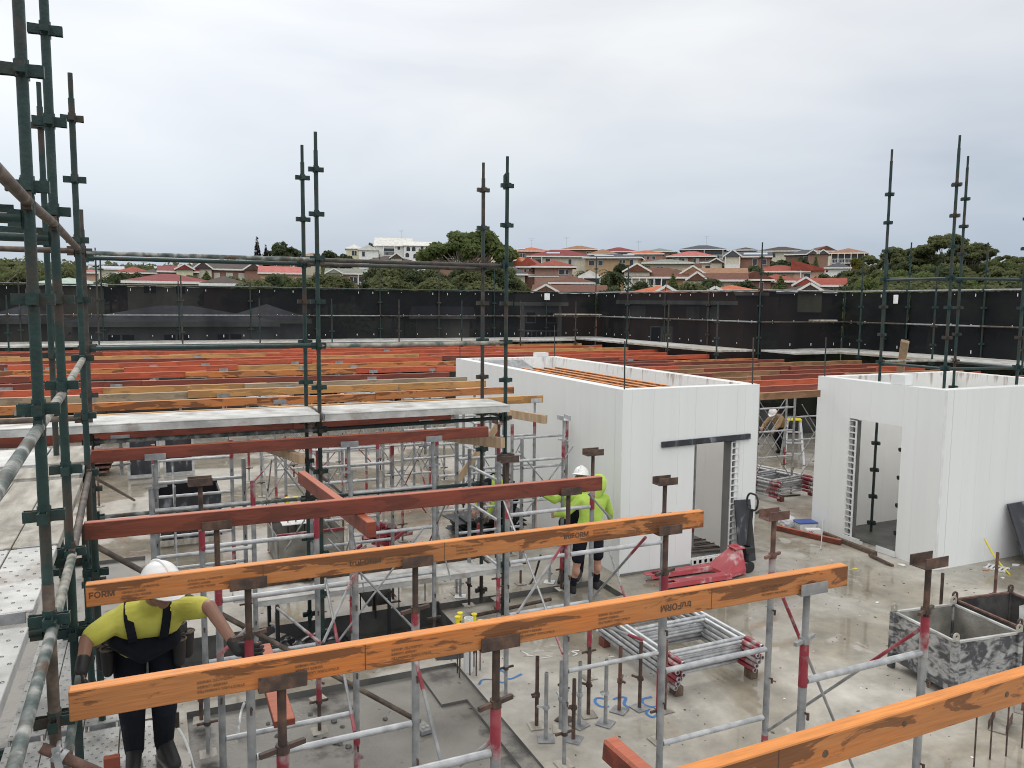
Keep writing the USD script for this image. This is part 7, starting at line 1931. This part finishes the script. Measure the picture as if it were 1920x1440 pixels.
# shrubs and garden trees between the houses
BU = tree_proto('olive garden tree standing nearest below the large dome crowned tree', 'tree', 'garden_tree', stand((40.938,105.543,8.796), 5.2), blob_set(22, 18, 3.0, 1.4, 4.4, 1.15, .75), 1.8, 3200, .24, 60, 'leaf_olive', 'bark_pale', r0=.18)
B2 = tree_proto('deep green garden tree left of the large dome crowned tree', 'tree', 'dark_garden_tree', stand((36.759,111.853,8.907), 5), blob_set(23, 18, 2.8, 1.0, 4.4, 1.1, .8), 1.4, 3000, .24, 63, 'leaf_deep', 'bark_dark', r0=.18)
B3 = tree_proto('fresh green low shrub over the black cloth at the left edge', 'shrub', 'green_shrub', stand((-16.625,129.256,8.138), 3.2), blob_set(24, 14, 2.6, .5, 2.6, .95, .7), .6, 2200, .2, 66, 'leaf_fresh', 'bark_dark', r0=.1)
# tip of each plant, its kind and where it stands
SPEC = [(27.88,98.77,8.59,'olive garden tree','below the dome crowned tree'),
        (31.10,103.36,9.19,'deep green garden tree','below the dome crowned tree'),
        (30.14,95.28,8.10,'deep green garden tree','below the dome crowned tree'),
        (37.01,110.17,8.97,'olive garden tree','below the dome crowned tree'),
        (32.94,94.66,7.63,'deep green garden tree','below the dome crowned tree'),
        (40.71,108.11,8.98,'deep green garden tree','below the dome crowned tree'),
        (35.52,91.42,8.53,'olive garden tree','below the dome crowned tree'),
        (38.66,92.98,8.35,'deep green garden tree','below the dome crowned tree'),
        (39.64,92.48,9.04,'deep green garden tree','below the dome crowned tree'),
        (24.38,86.15,6.54,'olive garden tree','at the black cloth below the dome tree'),
        (26.69,89.37,6.27,'fresh green shrub','at the black cloth below the dome tree'),
        (28.37,86.57,6.34,'deep green garden tree','at the black cloth below the dome tree'),
        (25.92,75.78,6.32,'olive garden tree','at the black cloth below the dome tree'),
        (28.03,75.25,6.28,'fresh green shrub','at the black cloth below the dome tree'),
        (31.50,80.55,6.25,'deep green garden tree','at the black cloth below the dome tree'),
        (30.14,73.48,5.95,'olive garden tree','at the black cloth below the dome tree'),
        (36.09,81.54,6.17,'fresh green shrub','at the black cloth below the dome tree'),
        (8.40,97.39,6.57,'olive garden tree','before the long pink red roof'),
        (10.32,106.22,6.62,'deep green garden tree','before the long pink red roof'),
        (10.34,93.22,6.17,'olive garden tree','before the long pink red roof'),
        (12.41,98.09,7.09,'deep green garden tree','before the long pink red roof'),
        (15.63,107.74,7.36,'olive garden tree','before the long pink red roof'),
        (14.61,91.69,6.43,'deep green garden tree','before the long pink red roof'),
        (15.74,91.88,6.45,'olive garden tree','before the long pink red roof'),
        (19.80,109.26,7.64,'deep green garden tree','before the white balcony house'),
        (24.04,125.52,7.66,'olive garden tree','before the white balcony house'),
        (24.56,121.63,7.50,'deep green garden tree','before the white balcony house'),
        (22.79,107.24,7.41,'olive garden tree','before the white balcony house'),
        (-19.78,141.98,8.44,'fresh green shrub','far left behind the poles'),
        (-15.58,123.80,7.59,'olive garden tree','far left behind the poles'),
        (-13.91,124.51,8.60,'fresh green shrub','far left behind the poles'),
        (-12.19,124.17,7.46,'fresh green shrub','far left behind the poles'),
        (-11.04,131.75,8.44,'olive garden tree','far left behind the poles'),
        (-8.57,123.03,7.57,'fresh green shrub','far left behind the poles'),
        (-5.17,129.60,7.81,'deep green garden tree','before the bright red roof'),
        (-3.38,120.07,7.68,'fresh green shrub','before the bright red roof'),
        (-2.13,130.93,8.08,'deep green garden tree','before the bright red roof'),
        (-0.54,123.63,7.76,'fresh green shrub','before the bright red roof'),
        (47.35,102.47,7.23,'deep green garden tree','at the left foot of the hillside'),
        (49.85,101.28,6.58,'fresh green shrub','before the pink brick house'),
        (55.46,107.61,7.02,'fresh green shrub','before the pink brick house, right one'),
        (52.34,114.69,8.41,'fresh green shrub','left of the salmon gables'),
        (77.64,131.13,11.12,'fresh green shrub','under the tan brick house'),
        (84.01,133.87,12.01,'deep green garden tree','right under the tan brick house'),
        (60.88,94.16,7.24,'deep green garden tree','before the wide brown roof'),
        (51.07,87.47,6.38,'fresh green shrub','under the cream pavilion'),
        (51.83,84.90,6.23,'deep green garden tree','at the foot of the big palm'),
        (56.24,85.15,6.50,'fresh green shrub','left of the left orange roof'),
        (62.02,82.55,6.63,'olive garden tree','between the two orange roofs'),
        (66.73,86.02,7.40,'deep green garden tree','before the dark brown low roof'),
        (66.58,80.53,6.94,'fresh green shrub','behind the right orange roof'),
        (70.52,83.20,7.34,'deep green garden tree','behind the right orange roof, right one'),
        (101.06,115.07,11.34,'deep green garden tree','left of the long red roof'),
        (124.14,138.05,14.25,'fresh green shrub','above the long red roof'),
        (121.54,128.09,13.28,'deep green garden tree','beside the red sloping roof'),
        (104.71,102.19,9.51,'deep green garden tree','right of the white balcony terrace'),
        (108.72,103.73,9.83,'deep green garden tree','below the small slate roof'),
        (87.32,84.48,7.70,'olive garden tree','right of the two cream gables'),
        (93.65,88.30,8.23,'olive garden tree','at the left edge of the right hand wood'),
        (66.36,158.61,14.09,'fresh green shrub','right of the large dome crowned tree'),
        (65.36,147.92,13.11,'deep green garden tree','left of the orange roof edge'),
        (48.60,110.95,9.18,'olive garden tree','behind the centre poles'),
        (45.39,101.21,7.67,'olive garden tree','right of the centre poles'),
        (5.50,121.38,7.32,'olive garden tree','left of the long brick house'),
        (13.70,124.38,8.05,'fresh green shrub','right of the long brick house'),
        (84.93,127.85,11.19,'olive garden tree','left of the low grey green roof')]
seen = {}
R = random.Random(78)
for x, y, z, kind_, w in SPEC:
    src = {'olive garden tree': BU, 'deep green garden tree': B2, 'fresh green shrub': B3}[kind_]
    s0 = R.uniform(.7, 1.05)
    seen[kind_, w] = seen.get((kind_, w), 0) + 1
    n_ = seen[kind_, w]
    dup(src, f'{kind_} {w}' + ('' if n_ == 1 else f', {ORD[n_ - 1]} from the left'), (x, y, z - 4.6 * s0), R.uniform(0, 360), 'garden trees and shrubs on the hillside', scale=s0)

# the wood on the right: tips of its trees, row by row
WOOD = [(109.16,100.05,10.67,'flat topped','skyline',0),
        (110.12,98.70,11.31,'olive','skyline',1),
        (108.85,93.20,12.31,'flat topped','skyline',2),
        (109.12,90.74,12.56,'fresh green','skyline',3),
        (116.20,93.06,12.81,'olive','skyline',4),
        (116.03,89.85,12.98,'deep green','skyline',5),
        (116.75,87.85,12.32,'olive','skyline',6),
        (121.81,88.71,12.28,'dark round','skyline',7),
        (128.81,91.14,12.40,'olive','skyline',8),
        (132.10,90.18,13.29,'flat topped','skyline',9),
        (126.77,83.74,12.51,'flat topped','skyline',10),
        (136.34,87.39,13.73,'dark round','skyline',11),
        (134.56,84.53,12.51,'dark round','skyline',12),
        (139.78,84.40,12.53,'olive','skyline',13),
        (91.70,84.34,7.98,'fresh green','second',0),
        (91.78,81.22,9.63,'flat topped','second',1),
        (102.02,87.79,10.29,'olive','second',2),
        (95.92,79.84,10.70,'deep green','second',3),
        (100.92,81.69,10.84,'fresh green','second',4),
        (108.00,84.27,11.85,'deep green','second',5),
        (102.17,77.07,10.55,'olive','second',6),
        (112.96,82.34,10.75,'deep green','second',7),
        (108.31,76.03,10.35,'flat topped','second',8),
        (114.18,78.89,11.52,'fresh green','second',9),
        (115.51,76.40,10.86,'olive','second',10),
        (111.36,71.96,10.93,'dark round','second',11),
        (116.53,73.32,10.57,'fresh green','second',12),
        (119.76,72.60,11.07,'fresh green','second',13),
        (80.05,73.26,7.23,'deep green','middle',0),
        (79.43,69.98,8.18,'fresh green','middle',1),
        (87.11,73.86,9.32,'fresh green','middle',2),
        (85.50,69.77,8.95,'fresh green','middle',3),
        (90.97,72.65,9.51,'deep green','middle',4),
        (86.40,65.72,9.20,'dark round','middle',5),
        (90.51,66.76,8.70,'fresh green','middle',6),
        (96.11,68.44,8.46,'dark round','middle',7),
        (93.80,64.72,9.10,'flat topped','middle',8),
        (102.43,69.14,9.19,'olive','middle',9),
        (102.05,66.53,9.71,'dark round','middle',10),
        (102.37,64.16,9.24,'flat topped','middle',11),
        (107.33,65.31,8.96,'olive','middle',12),
        (67.91,61.49,5.91,'olive','fourth',0),
        (73.52,63.59,6.79,'olive','fourth',1),
        (78.04,65.98,7.19,'dark round','fourth',2),
        (70.35,57.16,7.14,'olive','fourth',3),
        (75.09,57.91,7.28,'fresh green','fourth',4),
        (81.73,61.25,7.53,'deep green','fourth',5),
        (81.04,58.30,6.55,'dark round','fourth',6),
        (77.50,54.03,6.86,'fresh green','fourth',7),
        (83.00,55.99,7.69,'olive','fourth',8),
        (85.21,55.55,7.20,'deep green','fourth',9),
        (92.60,57.96,7.37,'olive','fourth',10),
        (90.34,54.71,7.18,'olive','fourth',11),
        (64.41,55.47,5.99,'olive','front',1),
        (68.00,56.05,5.95,'dark round','front',2),
        (63.95,50.34,6.30,'olive','front',3),
        (71.85,54.51,6.48,'dark round','front',4),
        (67.98,48.79,5.67,'fresh green','front',5),
        (77.30,53.08,6.62,'olive','front',6),
        (78.41,51.69,6.79,'deep green','front',7),
        (73.44,46.30,6.12,'olive','front',8),
        (72.51,44.29,5.77,'fresh green','front',9)]
for x, y, z, kind_, row, i in WOOD:
    src, h0 = {'olive': (BU, 5.2), 'deep green': (B2, 5.0), 'dark round': (RT, 6.6), 'fresh green': (B3, 3.2), 'flat topped': (U1, 11.2)}[kind_]
    s0 = R.uniform(.8, 1.3) if src is not U1 else R.uniform(.45, .65)
    dup(src, f'{kind_} tree of the right hand wood, {row} row, {ORD[i]} from the left', (x, y, z - h0 * s0), R.uniform(0, 360), 'trees of the right hand wood', scale=s0)

# the wooded ridge far away on the left: one mass of crowns
r = np.random.RandomState(5)
bl = []
for k in range(420):
    az, d = math.radians(r.uniform(-22, 12)), r.uniform(300, 500)
    x, y = d * math.sin(az), d * math.cos(az)
    s = r.uniform(3.0, 5.5)
    bl.append(((x, y, float(terrain_h(x, y)) + s * .7), (s, s, s * .8)))
tag(part(None, 'ridge_wood', leaf_cloud(bl, 26000, 1.15, 9), 'leaf_olive', False), 'wooded ridge far behind the rails on the left', 'wood', kind='stuff')
bl = []
for k in range(700):
    az, d = math.radians(r.uniform(-14, 62)), r.uniform(60, 300)
    x, y = d * math.sin(az), d * math.cos(az)
    s = r.uniform(.8, 1.9)
    bl.append(((x, y, float(terrain_h(x, y)) + s * .3), (s * 1.3, s * 1.3, s)))
tag(part(None, 'garden_cover', leaf_cloud(bl, 26000, .38, 19), 'leaf_olive', False), 'low garden greenery covering the hillside between the houses', 'greenery', kind='stuff')
